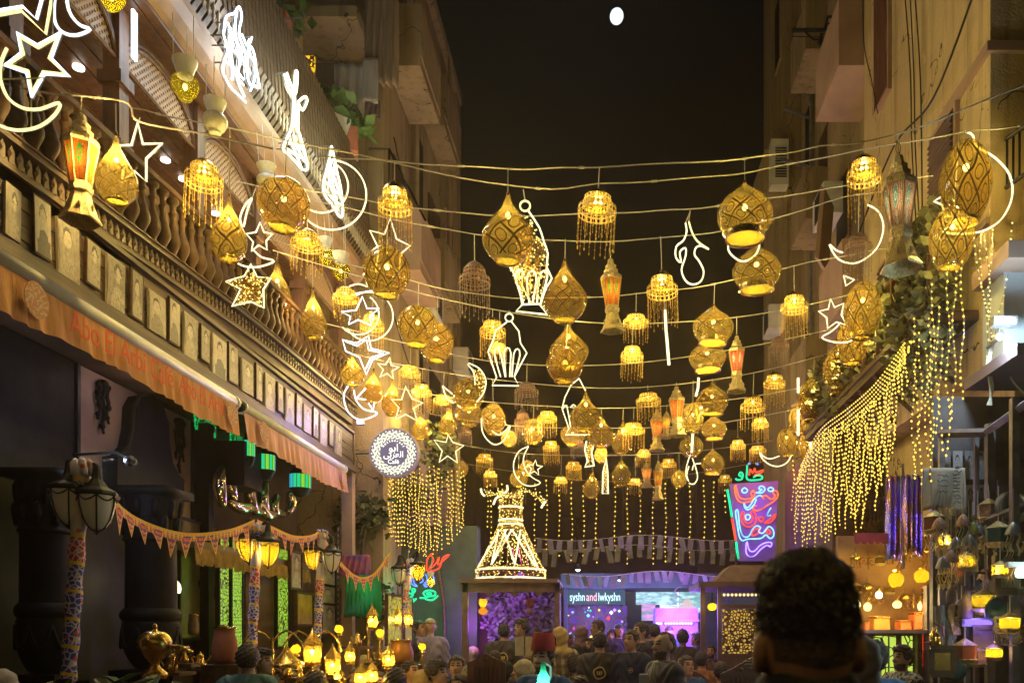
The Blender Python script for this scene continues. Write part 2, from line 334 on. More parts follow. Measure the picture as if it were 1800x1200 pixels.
def chandelier(perf, bead, metal, lit):
    ps = [('dome', MB().lathe(sm([(.01,0),(.05,-.02),(.2,-.07),(.3,-.13),(.34,-.17)], 3), 24).mesh('dome', metal, True)),
          ('band', MB().lathe([(.35,-.16),(.36,-.22),(.36,-.29),(.35,-.33)], 28).mesh('band', perf, True)),
          ('crown_ring', MB().lathe([(.47,-.30),(.5,-.34),(.5,-.42),(.48,-.44)], 32, wave=lambda a, v: .05*abs(math.sin(6*a)) if v < .1 else 0).mesh('crown_ring', perf, True))]
    b = MB()
    for k in range(20):
        a = 2*PI*k/20; x, y = .48*math.cos(a), .48*math.sin(a); L = .97-.05*(k % 3)
        b.tube([(x, y, -.42), (x*1.01, y*1.01, -L)], .006, 3)
        for q in range(5): b.octa((x, y, -.48-q*(L-.5)/4), .012+.006*(q % 2)+(.01 if q == 4 else 0), 0, 1.4)
    for k in range(12):
        a = 2*PI*(k+.5)/12; x, y = .33*math.cos(a), .33*math.sin(a); L = .62+.06*(k % 2)
        b.tube([(x, y, -.32), (x, y, -L)], .006, 3)
        for q in range(3): b.octa((x, y, -.4-q*(L-.42)/2), .014, 0, 1.3)
    ps.append(('bead_fringe', b.mesh('bead_fringe', bead)))
    ps.append(('cap', cap(0, .03)))
    if lit: ps += [('added_glow_disc', disc(.33, -.34, FROSTY)), ('bulb', bulbm(-.23, .06, .7))]
    return ps
kind('B', chandelier(PERF, BEAD, GOLDM, 1), -.24); kind('U', chandelier(PERFC, BEADC, COPPER, 0), None)
def fanous(p):
    h = PI/6
    roof = MB().lathe([(.03,-.02),(.1,-.04),(.12,-.1),(.2,-.12),(.19,-.16),(.26,-.18),(.25,-.22),(.37,-.255),(.39,-.285),(.36,-.29)], 6, rot0=h)
    fr = MB()
    for k in range(6):
        a = h+2*PI*k/6; c_, s_ = math.cos(a), math.sin(a); fr.tube([(.375*c_, .375*s_, -.28), (.215*c_, .215*s_, -.67)], .018, 5)
    fr.lathe([(.36,-.28),(.385,-.285),(.375,-.31),(.35,-.31)], 6, rot0=h); fr.lathe([(.225,-.65),(.24,-.66),(.23,-.68),(.2,-.68)], 6, rot0=h)
    gl = MB().lathe([(.36,-.29),(.208,-.67)], 6, rot0=h)
    sk = MB().lathe([(.2,-.67),(.27,-.69),(.26,-.73),(.22,-.75),(.24,-.79),(.36,-.93),(.46,-.985),(.44,-1.0),(.2,-.8)], 6, rot0=h)
    for k in range(6):
        a = 2*PI*k/6+PI/3*0+PI/6*0; a = (k+.5)*PI/3+h
        sk.sph((.30*math.cos(a), .30*math.sin(a), -.875), .035, 8, 0)
    rg = MB().tube([(.05*math.cos(2*PI*k/10), 0, .03+.05*math.sin(2*PI*k/10)) for k in range(10)], .008, 5, closed=True)
    return [('roof', roof.mesh('roof', TIN)), ('frame', fr.mesh('frame', TIN)), ('glass_panes', gl.mesh('glass_panes', p)), ('skirt', sk.mesh('skirt', TIN)), ('hanging_ring', rg.mesh('hanging_ring', GOLDM)), ('bulb', bulbm(-.45, .035))]
for k_, p_ in PANES.items(): kind('F'+k_, fanous(p_), -.45)
def vase(lit):
    g = VGL if lit else pm('dim_vase_glass', (.5,.46,.36), (.4,.36,.26), 12, .25)
    w = MB().lathe(sm([(.46,0),(.44,-.06),(.36,-.2),(.3,-.34),(.3,-.4)], 3), 20, wave=lambda a, v: .03*math.sin(12*a))
    b = MB().lathe(sm([(.3,-.4),(.46,-.5),(.5,-.64),(.4,-.82),(.26,-.92),(.22,-1),(.01,-1)], 3), 20)
    return [('chimney', w.mesh('chimney', WHITEP, True)), ('globe', b.mesh('globe', g, True))]+([('bulb', bulbm(-.68, .09))] if lit else [])
kind('Vlit', vase(1), -.68); kind('Vdim', vase(0), None)
GLOW = bpy.data.lights.new('lantern_glow', 'POINT'); GLOW.energy = 50.0; GLOW.color = (1, .90, .50); GLOW.shadow_soft_size = .03
GLOWB = GLOW.copy(); GLOWB.energy = 3.6; GLOWF = GLOW.copy(); GLOWF.energy = .5; GLOWN = GLOW.copy(); GLOWN.energy = 1.3
CORD = MB().tube([(0,0,0), (0,0,1)], 1, 5).mesh('cord', ROPE)
def hang(k, name, label, cat, loc, w, h, cordlen, group, rz=0, lit=True):
    e = empty(name, label, cat, loc, rz, group); e.scale = (w, w, h)
    parts, lz = KIND[k]
    pick = R.random(); e.rotation_euler = (R.gauss(0, .03), R.gauss(0, .03), rz)
    for pn, me in parts:
        o = bpy.data.objects.new(pn, me); COL.objects.link(o); o.parent = e
        if pn == 'shade' and me.materials[0].name in VAR:
            vs = VAR[me.materials[0].name]; o.material_slots[0].link = 'OBJECT'; o.material_slots[0].material = vs[int(pick*len(vs))]
    if cordlen > .01:
        o = bpy.data.objects.new('cord', CORD); COL.objects.link(o); o.parent = e; o.scale = (.005/w, .005/w, cordlen/h)
    if lz is not None and lit:
        o = bpy.data.objects.new('lamp_light', GLOWN if k == 'Fblue' else GLOWF if k[0] == 'F' else GLOWB if k[0] in 'BV' else GLOW); COL.objects.link(o); o.parent = e; o.location = (0, 0, lz)
    return e
# ------------------------------------------------------------------ the setting
def bw(mb, name, mats, par, smooth=False, kind=None):       # mesh given in world coordinates, parented to an unrotated thing
    o = mb.build(name, mats, par, smooth, kind=kind); o.location = -par.location; return o
g = MB().quad((-60,-10,0), (60,-10,0), (60,80,0), (-60,80,0)).build('ground', PAVE); struct(g)
mm = newmat('moon_surface'); t = NT(mm); e_ = t.n('ShaderNodeEmission'); t.l(t.mix(t.ramp(t.noise(.28, detail=3), .42, .6), (.62,.78,1), (1,1,1)), e_.inputs[0]); e_.inputs[1].default_value = .9; t.done(e_.outputs[0])
mo = MB().lathe([(max(3.1*math.sin(PI*i/16), .001), 3.5*math.cos(PI*i/16)) for i in range(17)], 32).build('moon', mm, None, True, P(1084,29,400)); mo.rotation_euler = (0, math.radians(18), 0); struct(mo)

def text(s, mat, size, loc, mode='front', name='lettering', par=None, ext=.004, align='CENTER', shear=0, sx=1, fit=None):
    cu = bpy.data.curves.new('t', 'FONT'); cu.body = s; cu.size = size; cu.extrude = ext; cu.align_x = align; cu.align_y = 'CENTER'; cu.shear = shear
    o = bpy.data.objects.new('t', cu); COL.objects.link(o); bpy.context.view_layer.update()
    me = bpy.data.meshes.new_from_object(o.evaluated_get(bpy.context.evaluated_depsgraph_get())); me.name = name
    bpy.data.objects.remove(o)
    if fit:
        xs = [v.co.x for v in me.vertices]; sx = fit/(max(xs)-min(xs))
    A = {'front': ((1,0,0),(0,0,1),(0,-1,0)), 'left': ((0,1,0),(0,0,1),(1,0,0))}[mode]
    M = Matrix((A[0], A[1], A[2])).transposed().to_4x4()
    me.transform(M @ Matrix.Diagonal((sx, 1, 1, 1))); me.materials.clear(); me.materials.append(mat)
    ob = bpy.data.objects.new(name, me); COL.objects.link(ob); ob.location = Vector(loc)-(par.location if par else Vector()); ob.parent = par
    return ob
# ---- café building on the left: plane of the balcony X = -3.9
C0 = empty('cafe_building', 'carved wooden café with balustraded balcony and arched loggia on the left', 'building', (-4.6, 9, 0))
Y0, Y1 = 3.2, 13.0
m = MB(); m.bp((-9,2.5,0), (-4.75,13.0,4.2)); bw(m, 'ground_floor_wall', BROWNW, C0)
m = MB(); m.bp((-9,2.5,5.0), (-5.3,12.9,9.4)); bw(m, 'upper_wall', pm('loggia_wall', (.30,.2,.12), (.16,.10,.07), 1.2, .7), C0)
m = MB(); m.bp((-8.9,3.0,4.2), (-3.99,13.0,4.86)); bw(m, 'balcony_slab', BROWNW, C0)
# plank fascia
m = MB()
for i in range(5): m.bp((-3.96,Y0,4.255+i*.1), (-3.9+.004*(i % 2),Y1,4.348+i*.1))
m.bp((-4.0,Y0,4.16), (-3.82,Y1,4.25)); m.bp((-3.96,Y0,4.76), (-3.87,Y1,4.80)); m.bp((-4.7,13.0,4.2), (-3.88,13.06,4.76)); bw(m, 'plank_fascia', WOODL, C0)
ZC = lambda y: float(np.interp(y, [3.2,5.6,7.2,9.1,12.5,13], [4.90,4.94,5.03,5.13,5.2,5.2]))
# end face panelling, visible beside the light curtain
m = MB()
y = Y0
def run(m, xa, xb, za, zb, dy=.5):      # a rail following the gently rising edge of the balcony
    n = 22
    for i in range(n):
        ya, yb = Y0+(Y1-Y0)*i/n, Y0+(Y1-Y0)*(i+1)/n; A, B = ZC(ya), ZC(yb)
        m.add([(xa,ya,A+za),(xb,ya,A+za),(xb,ya,A+zb),(xa,ya,A+zb),(xa,yb,B+za),(xb,yb,B+za),(xb,yb,B+zb),(xa,yb,B+zb)], [(1,5,6,2),(0,3,7,4),(3,2,6,7),(0,4,5,1)]+([(0,1,2,3)] if i == 0 else [])+([(4,7,6,5)] if i == n-1 else []))
while y < Y1:
    a = -3.86; q = ZC(y)-.05
    m.add([(a,y,q-.11),(a,y+.05,q-.11),(a,y+.05,q-.03),(a,y+.025,q+.005),(a,y,q-.03),(a-.015,y,q-.11),(a-.015,y+.05,q-.11),(a-.015,y+.05,q-.03),(a-.015,y+.025,q+.005),(a-.015,y,q-.03)], [(0,1,2,3,4),(9,8,7,6,5),(0,4,9,5),(1,6,7,2),(2,7,8,3),(3,8,9,4)])
    m.octa((a,y+.085,q-.06), .02, 0, 1.6); y += .085
run(m, -3.98, -3.82, -.045, -.008); run(m, -3.99, -3.80, -.006, .0); run(m, -3.97, -3.872, -.2, -.155); bw(m, 'carved_fringe', WOODL, C0)
m = MB(); run(m, -3.97, -3.90, -.30, -.20); bw(m, 'fascia_head', WOOD, C0)
bal = sm([(.035,0),(.05,.01),(.05,.05),(.03,.07),(.035,.1),(.062,.17),(.066,.22),(.05,.29),(.028,.36),(.024,.42),(.035,.46),(.035,.48),(.024,.5),(.03,.56),(.05,.58),(.05,.62)], 2)
bme = MB().lathe(bal, 12).mesh('baluster', WOOD, True); yy = 3.6; nb = 0
while yy < 12.95:
    o = bpy.data.objects.new('baluster', bme); COL.objects.link(o); o.parent = C0; o.location = Vector((-3.9, yy, ZC(yy)))-C0.location; o.scale = (1, 1, .9); yy += .168; nb += 1
m = MB(); run(m, -3.97, -3.83, .558, .60); bw(m, 'hand_rail', WOOD, C0)
posts = [4.6, 5.85, 7.15, 8.5, 9.9, 11.4, 12.9]
for p in posts:
    m = MB(); m.bp((-4.2,p-.07,5.0), (-4.06,p+.07,6.95)); m.bp((-4.23,p-.1,6.3), (-4.03,p+.1,6.4)); m.bp((-4.23,p-.1,5.75), (-4.03,p+.1,5.83)); bw(m, 'post', WOODR, C0)
latt = newmat('arch_lattice'); t = NT(latt); co = t.n('ShaderNodeTexCoord').outputs['Object']; sp = t.n('ShaderNodeSeparateXYZ'); t.l(co, sp.inputs[0])
a = t.M('SINE', t.M('MULTIPLY', t.M('ADD', sp.outputs[1], sp.outputs[2]), 95)); b = t.M('SINE', t.M('MULTIPLY', t.M('SUBTRACT', sp.outputs[1], sp.outputs[2]), 95))
hole = t.M('LESS_THAN', t.M('MAXIMUM', a, b), .25); tp = t.n('ShaderNodeBsdfTransparent'); b1 = t.n('ShaderNodeMixShader')
t.l(hole, b1.inputs[0]); t.l(t.bsdf((.42,.28,.17), .5), b1.inputs[1]); t.l(tp.outputs[0], b1.inputs[2]); t.done(b1.outputs[0])
for i in range(len(posts)-1):
    a, b = posts[i]+.07, posts[i+1]-.07; n = 14; top = []; c_ = (a+b)/2; hw = (b-a)/2
    arcp = [(c_+hw*math.cos(PI-PI*k/n), 6.52+.36*math.sin(PI*k/n)) for k in range(n+1)]
    m = MB(); m.prism([(-4.13, y, z) for y, z in arcp], (.015, 0, 0)); bw(m, 'arch_lattice', latt, C0)
    m = MB()
    for off in (0, .05): m.tube([(-4.10, c_+(hw+off*.3)*math.cos(PI-PI*k/n), 6.53+(.36+off)*math.sin(PI*k/n)) for k in range(n+1)], .017, 6)
    m.tube([(-4.1, a, 6.52), (-4.1, b, 6.52)], .02, 6)
    sp_ = [(-4.2, y, z+.05) for y, z in arcp]+[(-4.2, b, 7.0), (-4.2, a, 7.0)]
    m.prism(sp_, (.09, 0, 0)); bw(m, 'arch_surround', WOODR, C0)
m = MB(); nS = 16
for i in range(nS): m.bp((-5.3+i*(1.45/nS), Y0, 6.98+.01*(i % 2)), (-5.3+(i+.93)*(1.45/nS), Y1, 7.02+.01*(i % 2)))
bw(m, 'plank_soffit', WOODR, C0)
m = MB(); pr = [(-3.85,7.02),(-3.80,7.05),(-3.74,7.12),(-3.70,7.22),(-3.70,7.30),(-3.74,7.36),(-3.85,7.38),(-4.1,7.38),(-4.1,7.02)]
m.prism([(x, Y0, z) for x, z in pr], (0, Y1-Y0, 0)); bw(m, 'roof_beam', CREAMB, C0)
m = MB(); y = Y0
while y < Y1:
    zz = R.uniform(-.06, .06); m.prism([(-3.79,y,7.38), (-3.62,y,7.62), (-3.70,y,8.75+zz*.0), (-3.92,y,8.75), (-3.92,y,7.38)], (0, .07, 0)); y += .105
m.bp((-3.95,Y0,7.4), (-3.86,Y1,8.7)); bw(m, 'slatted_canopy', WOODL, C0)
m = MB(); y = Y0
pk = [(.004,-.17),(.012,-.13),(.022,-.10),(.012,-.07),(.02,-.03),(.012,0),(.012,.05)]
while y < Y1: m.lathe(pk, 6, (-3.66, y, 7.55)); y += .10
bw(m, 'picket_fringe', pm('pale_pickets', (.5,.42,.3), (.35,.28,.2), 8, .6), C0, True)
m = MB(); m.bp((-8.9,13.0,7.0), (-3.9,13.06,8.8)); m.bp((-9,12.9,4.99), (-3.9,12.98,5.02)); bw(m, 'end_board', WOODR, C0)
# loggia: lit doorways, lattices and down-lights in the soffit
wl = em('ceiling_downlight_glass', (1,.93,.75), 3, False)
for (x, y) in [(119,89),(307,284),(275,247),(365,300)]:
    v = PX(x, y, -5.0); m = MB().lathe([(.05,0),(.05,-.02),(.002,-.02)], 14, (-4.9, v.y, 6.97)); bw(m, 'downlight', wl, C0)
lo = em('dim_lattice_window', (.9,.7,.25), .35, False)
for (p, z) in [(5.0,5.9),(6.5,5.9),(7.9,5.9),(9.3,5.9),(10.8,5.9)]:
    m = MB(); m.bp((-5.32,p,5.05), (-5.24,p+.75,6.7)); bw(m, 'loggia_door', BROWNW, C0)
for p in (6.2, 8.3): light('loggia_lamp', (-4.8, p, 6.7), 1.6, (1,.68,.38), .06)
for p in (10.6,): light('loggia_lamp', (-4.8, p, 6.7), 1.6, (1,.68,.38), .06)
# cool light strip on the second post
m = MB(); m.bp((-3.99,7.13,6.55), (-3.97,7.19,6.95)); bw(m, 'light_strip', NEONHOT, C0)
# photos pinned on the fascia
def photo_mat(name, seed, tone=(.55,.46,.34)):
    m = newmat(name); t = NT(m); uv = t.n('ShaderNodeTexCoord').outputs['UV']; sp = t.n('ShaderNodeSeparateXYZ'); t.l(uv, sp.inputs[0]); u, v = sp.outputs[0], sp.outputs[1]
    rr = random.Random(seed); cx = rr.uniform(.4, .6); cy = rr.uniform(.6, .72)
    sc = rr.uniform(.7, 1.3)
    du = t.M('SUBTRACT', t.M('ADD', u, t.M('MULTIPLY', t.M('SUBTRACT', t.noise(5, uv), .5), .5)), cx); dv = t.M('SUBTRACT', v, cy)
    head = t.M('LESS_THAN', t.M('ADD', t.M('POWER', t.M('DIVIDE', du, .19), 2), t.M('POWER', t.M('DIVIDE', dv, .16), 2)), 1)
    hair = t.M('LESS_THAN', t.M('ADD', t.M('POWER', t.M('DIVIDE', du, .23), 2), t.M('POWER', t.M('DIVIDE', t.M('SUBTRACT', dv, .06), .18), 2)), 1)
    body = t.M('LESS_THAN', t.M('ADD', t.M('POWER', t.M('DIVIDE', du, .42), 2), t.M('POWER', t.M('DIVIDE', t.M('SUBTRACT', v, .05), .42), 2)), 1)
    nz = t.noise(7, uv, 5); k = rr.random()
    bgc = t.mix(t.ramp(nz, .35, .65), tuple(x*(.25+.5*k) for x in tone), tuple(x*(.5+.5*k) for x in tone))
    col = t.mix(body, bgc, t.mix(t.ramp(t.noise(11, uv), .4, .6), tuple(x*(.9-.7*k) for x in tone), tuple(x*(.5-.35*k) for x in tone)))
    col = t.mix(hair, col, tuple(x*.12 for x in tone)); col = t.mix(head, col, t.mix(t.ramp(t.noise(14, uv), .35, .65), tone, tuple(x*.6 for x in tone)))
    t.done(t.bsdf(col, .5)); return m
PH = [photo_mat('old_portrait_print', s) for s in range(9)]
px_r = [(8,35),(58,88),(100,138),(150,175),(187,218),(228,251),(260,290),(296,315),(322,346),(352,367),(372,397),(401,417),(424,444),(449,460),(465,482),(487,497),(501,516),(520,529),(533,546),(550,558),(562,574),(578,585),(589,600)]
ordn = 'nearest second third fourth fifth sixth seventh eighth ninth tenth eleventh twelfth thirteenth fourteenth fifteenth sixteenth seventeenth eighteenth nineteenth twentieth'.split()
for i, (a, b) in enumerate(px_r):
    ya, yb = YX(a, -3.88), YX(b, -3.88); e = empty('pinned_photo', '', 'photograph', (-3.89, (ya+yb)/2, 4.48), 0, 'old photographs along the café fascia')
    kx = len(px_r)-i
    e['label'] = 'old black-and-white portrait on the plank fascia, '+((ordn[i]+' from the left end') if i and i < 14 else 'nearest and leftmost' if i == 0 else (['','farthest and last','second from the far end','third from the far end','fourth from the far end','fifth from the far end','sixth from the far end','seventh from the far end','eighth from the far end','ninth from the far end'][kx]))
    h = .20 if i % 3 else .17; zc = 4.49+(.02 if i % 2 else -.015); w = yb-ya
    m = MB(); m.bp((-.0,-w/2,zc-4.48-h), (.018,w/2,zc-4.48+h)); e.rotation_euler = (R.uniform(-.035,.035), 0, 0); m.build('backing', WOOD if i % 2 else pm('pale_mount', (.4,.33,.25)), e)
    m = MB(); q = w*R.choice([.45,.38,.47]); m.quad((.021,-q,zc-4.48-h*.93), (.021,q,zc-4.48-h*.93), (.021,q,zc-4.48+h*.93), (.021,-q,zc-4.48+h*.93)); m.build('print', PH[(i*5) % 9], e)
# awnings
AWC = pm('orange_awning_cloth', (.66,.32,.11), (.42,.19,.07), 3, .85, 0, .5, .02, (1, 5, .6), 7, .35, .75); AWT = pm('orange_lettering_paint', (.8,.12,.03), (.7,.12,.03), 8, .8); AWE = pm('cream_emblem_print', (.55,.42,.28), (.5,.22,.08), 40, .8, 0, 0, .01, None, 2, .45, .5)
AWP = pm('faded_pink_awning_cloth', (.66,.35,.24), (.46,.23,.15), 4, .8, 0, .3, .01, (1, 4, .5))
for (ya, yb, lab, mat_, deep) in [(5.05,8.48,'long orange café awning with rolled white cassette and faint lettering, near one',AWC,.30), (8.62,11.95,'pinkish second café awning with pleated valance, beyond the lettered one',AWP,.31)]:
    e = empty('cafe_awning', lab, 'awning', (-3.75, (ya+yb)/2, 4.1), 0, 'café awnings'); M = lambda: None
    m = MB(); m.tube([(-3.72, ya, 4.02), (-3.72, yb, 4.02)], .055, 14); m.bp((-3.80, ya, 4.03), (-3.68, yb, 4.07)); bw(m, 'cassette', WHITEP, e, True)
    for q in (ya+.02, yb-.02): m = MB(); m.tube([(-3.72, q-.02, 4.02), (-3.72, q+.02, 4.02)], .07, 12); bw(m, 'cassette_end', WHITEP, e)
    n = 150; vs = []
    for i in range(n+1):
        y = ya+(yb-ya)*i/n; amp = .013 if mat_ is AWC else .018
        for j in range(5):
            z = 3.99-deep*j/4; vs.append((-3.69+amp*(j/4)*math.sin(y*31+math.sin(y*7)*2)+.03*(j/4), y, z+(.02*math.sin(y*2.1+1)+.008*math.sin(y*9))*(j/4)))
    fsx = [(i*5+j, (i+1)*5+j, (i+1)*5+j+1, i*5+j+1) for i in range(n) for j in range(4)]
    m = MB().add(vs, fsx); bw(m, 'valance', mat_, e, True)
    m = MB().quad((-3.74, ya, 4.07), (-3.74, yb, 4.07), (-3.95, yb, 4.24), (-3.95, ya, 4.24)); bw(m, 'roof_cloth', mat_, e)
    for q in (ya+.36, yb-.25):
        m = MB().lathe([(.002,0),(.115,.0),(.115,-.003)], 32); ob = m.build('printed_emblem', AWE, e); ob.matrix_basis = Matrix.Translation(Vector((-3.625, q, 3.85))-e.location) @ Matrix.Rotation(PI/2, 4, 'Y')
    if mat_ is AWC:
        m = MB(); m.bp((-4.72,3,4.12), (-4.05,yb,4.16)); bw(m, 'underside_board', BROWNW, e)
        for yl in (3.6, 5.0, 6.3, 7.9):  # row extended out of view from one visible downlight, added for fill light
            bw(MB().lathe([(.05,0),(.05,-.02),(.002,-.02)], 14, (-4.25, yl, 4.118)), 'downlight', wl, e); light('downlight_and_fill_lamp', Vector((-4.25, yl, 4.0))-e.location, 1.3, (1,.72,.56), .05, e)
        text('Abo El Arbi Café', AWT, .235, (-3.622, 6.42, 3.84), 'left', 'lettering', e, .001, sx=.84)
        text('Abo El Arbi', AWT, .225, (-3.622, 7.62, 3.845), 'left', 'lettering', e, .001, sx=.78)
# ---- building B: beige block with balconies behind the café
B0 = empty('apartment_building', 'tall beige apartment block with laundry balcony behind the café', 'building', (-6, 17, 0))
m = MB(); m.bp((-14,13.7,0), (-3.62,20.4,14.8)); bw(m, 'wall', PLASTB, B0)
m = MB(); m.bp((-3.62,13.9,14.3), (-3.5,20.38,14.55)); m.bp((-3.62,19.9,0), (-3.54,20.38,14.3)); bw(m, 'cornice', PLASTB, B0)
for (a, b, z, dx) in [(13.8,15.4,7.6,.55),(13.8,15.4,10.9,.55),(16.6,18.4,8.4,.4),(16.6,18.4,11.6,.4)]:
    m = MB(); m.bp((-3.6,a,z), (-3.6+dx,b,z+.16)); m.bp((-3.66+dx,a,z+.16), (-3.58+dx,b,z+1.0)); m.bp((-3.6,a,z+.16), (-3.66+dx,a+.1,z+1.0)); m.bp((-3.6,b-.1,z+.16), (-3.66+dx,b,z+1.0)); bw(m, 'balcony', PLASTP if z < 8 else PLASTB, B0)
    f = MB(); f.bp((-3.6,a+.4,z+.2), (-3.57,b-.3,z+2.1)); bw(f, 'balcony_door', BROWNW, B0)
for (a, b, z0, z1) in [(15.7,16.3,9.2,11.0),(15.7,16.3,5.9,7.2),(18.8,19.4,9.6,11.0),(18.8,19.4,6.0,7.4),(16.9,18,5.4,7.0)]:
    m = MB(); m.bp((-3.62,a-.06,z0-.06), (-3.56,b+.06,z1+.06)); wo = bw(m, 'window', PLASTP, B0)
    m = MB(); m.bp((-3.555,a,z0), (-3.545,b,z1)); pn = m.build('pane', BLACK, wo)
for (ya_, dx) in [(15.55,.0),(18.55,.05)]:
    m = MB(); m.tube([(-3.5+dx,ya_,2), (-3.5+dx,ya_,14.2)], .05, 8); bw(m, 'drain_pipe', PLASTB, B0)
# end wall (faces the street's near end): big box balcony with laundry
m = MB(); m.bp((-5.95,12.95,8.35), (-4.05,13.68,8.5)); m.bp((-5.95,12.95,8.5), (-4.05,13.05,9.35)); m.bp((-4.15,13.05,8.5), (-4.05,13.68,9.35)); bw(m, 'laundry_balcony', PLASTP, B0)
m = MB(); m.bp((-6.0,12.7,10.9), (-3.75,13.68,11.06)); bw(m, 'upper_balcony_slab', PLASTB, B0)
m = MB(); m.bp((-6.0,13.66,9.4), (-4.2,13.69,10.85)); bw(m, 'dark_balcony_opening', BROWNW, B0)
bw(MB().tube([P(560,73,13.5), P(625,73,13.5)], .02, 6), 'wall_bar', IRON, B0); m = MB(); m.tube([P(648,262,13.5), P(684,262,13.5), P(748,388,13.45)], .018, 5); m.tube([P(684,262,13.5), P(684,420,13.5)], .018, 5); bw(m, 'wall_conduits', IRON, B0)
m = MB(); m.lathe([(.13,0),(.13,7.5)], 14, P(517,160,13.1)+Vector((0,0,-4))); m.lathe([(.16,0),(.16,.08)], 14, P(517,160,13.1)+Vector((0,0,1.2))); bw(m, 'corner_column', pm('yellow_column_plaster', (.42,.31,.12), (.32,.22,.08), 2, .8), B0, True)
# lit lattice screen near the top
def lattice_mat(name, col, s, scale, thr=.06, off=0):
    m = newmat(name); t = NT(m); co = t.n('ShaderNodeTexCoord').outputs['Object']
    mp = t.n('ShaderNodeMapping'); mp.inputs['Location'].default_value = (off, off, off); t.l(co, mp.inputs[0])
    vo = t.n('ShaderNodeTexVoronoi', feature='DISTANCE_TO_EDGE'); vo.inputs['Scale'].default_value = scale; vo.inputs['Randomness'].default_value = .75; t.l(mp.outputs[0], vo.inputs['Vector'])
    f = t.M('GREATER_THAN', vo.outputs[0], thr); e = t.n('ShaderNodeEmission'); e.inputs[0].default_value = col+(1,); e.inputs[1].default_value = s
    mx = t.n('ShaderNodeMixShader'); t.l(f, mx.inputs[0]); t.l(t.bsdf((.05,.03,.02), .5), mx.inputs[1]); t.l(e.outputs[0], mx.inputs[2]); t.done(mx.outputs[0]); return m
LY = lattice_mat('yellow_backlit_lattice', (1,.55,.02), .6, 11, .08)
a, b = P(528,98,13.0), P(553,160,13.0); o = MB().bp((a.x, 13.0, b.z), (b.x, 13.04, a.z)).build('lattice_screen', LY); tag(o, 'small yellow backlit lattice screen beside the corner column near the laundry', 'screen')
# laundry
def cloth(name, label, x0, y0, x1, y1, Y, mat_, folds=9, amp=.03):
    n, k = 26, 10; vs = []
    for j in range(k+1):
        for i in range(n+1):
            u = i/n; p = P(x0+(x1-x0)*u, y0+(y1-y0)*j/k, Y); p.y += amp*math.sin(u*folds*PI*2+j*.3)*(0.3+j/k); p.z += .02*math.sin(u*5)*(j/k); vs.append(p)
    f = [(j*(n+1)+i, j*(n+1)+i+1, (j+1)*(n+1)+i+1, (j+1)*(n+1)+i) for j in range(k) for i in range(n)]
    o = MB().add(vs, f).build(name, mat_, None, True); s_ = o.modifiers.new('s', 'SOLIDIFY'); s_.thickness = .006; return tag(o, label, 'laundry' if 'laundry' in name else 'cloth')
cloth('laundry_towel', 'long pale garment hanging from the laundry balcony, left one', 587,112,640,228,12.8, CLOTHW, 3)
cloth('laundry_towel', 'pale pleated cloth hanging beside the long pale garment', 638,102,664,180,12.75, CLOTHW, 7, .02)
cloth('laundry_towel', 'dark purple cloth hanging behind the pale pleated one', 641,178,668,206,12.85, pm('plum_cloth', (.14,.09,.10)), 3, .02)
cloth('hanging_drape', 'tall brown drape folded down the side of the upper balcony', 640,-20,700,150,12.9, pm('brown_drape', (.26,.19,.13), (.16,.11,.08), 3, .8, 0, .4, .02, (2,2,.3)), 5, .06)
# plants in boxes on the café roof corner
def leaves(mb, c_, r, n, s, rr, flat=.7, m=0, droop=0):
    for _ in range(n):
        d = Vector((rr.gauss(0, 1), rr.gauss(0, 1), rr.gauss(0, 1)*flat)); d = d.normalized()*rr.uniform(.15, 1)**.6
        p = Vector(c_)+Vector((d.x*r[0], d.y*r[1], d.z*r[2])); p.z -= droop*rr.random()
        a = Vector((rr.gauss(0,1), rr.gauss(0,1), rr.gauss(0,.6))).normalized(); b = a.orthogonal().normalized()
        b = (Matrix.Rotation(rr.uniform(0, 6.28), 3, a) @ b); L = s*rr.uniform(.6, 1.3); w = L*.34
        mb.add([p, p+a*L*.5+b*w, p+a*L, p+a*L*.5-b*w], [(0,1,2,3)], m)
    return mb
rr = random.Random(3)
for (x, y, lab, k) in [(578,190,'bright-leaved plant in a terracotta box high beside the laundry',1),(612,232,'second leafy plant just above the white bucket-shaped planter',1),(500,52,'dim plant in a wire rack near the top, left of the column',0)]:
    c_ = P(x, y, 12.3); e = empty('potted_plant', lab, 'plant', c_, 0, 'potted plants on the café roof')
    MB().box((-.12 if k else -.15, 0, -.14), (.5,.3,.34), 0, .3).build('box', FLOORG, e); leaves(MB(), (0.05,0,.14), (.3,.2,.28), 60, .22, rr).build('leaves', LEAFG, e)
w = MB().lathe([(.0,0),(.16,0),(.24,.42),(.22,.42),(.15,.03)], 4, P(588,262,12.2)); o = w.build('planter', WHITEP); tag(o, 'white square planter hanging tilted under the terracotta plant box', 'planter')
for x, y in ((470,10),(482,80)):
    c_ = P(x, y, 11.0); e = empty('plant_rack', 'wire plant rack with terracotta boxes, '+('upper one' if y < 50 else 'lower one')+' on the café roof', 'rack', c_, 0, 'plant racks')
    m = MB()
    for i in range(5): m.tube([(-.25+i*.1,0,-.3), (-.15+i*.1,0,.35)], .01, 4)
    m.tube([(-.3,0,-.3),(.25,0,-.3)], .012, 4); m.tube([(-.2,0,.35),(.35,0,.35)], .012, 4); m.build('wire_frame', GREYM, e); MB().box((0,.15,-.15), (.45,.25,.25)).build('box', FLOORG, e)
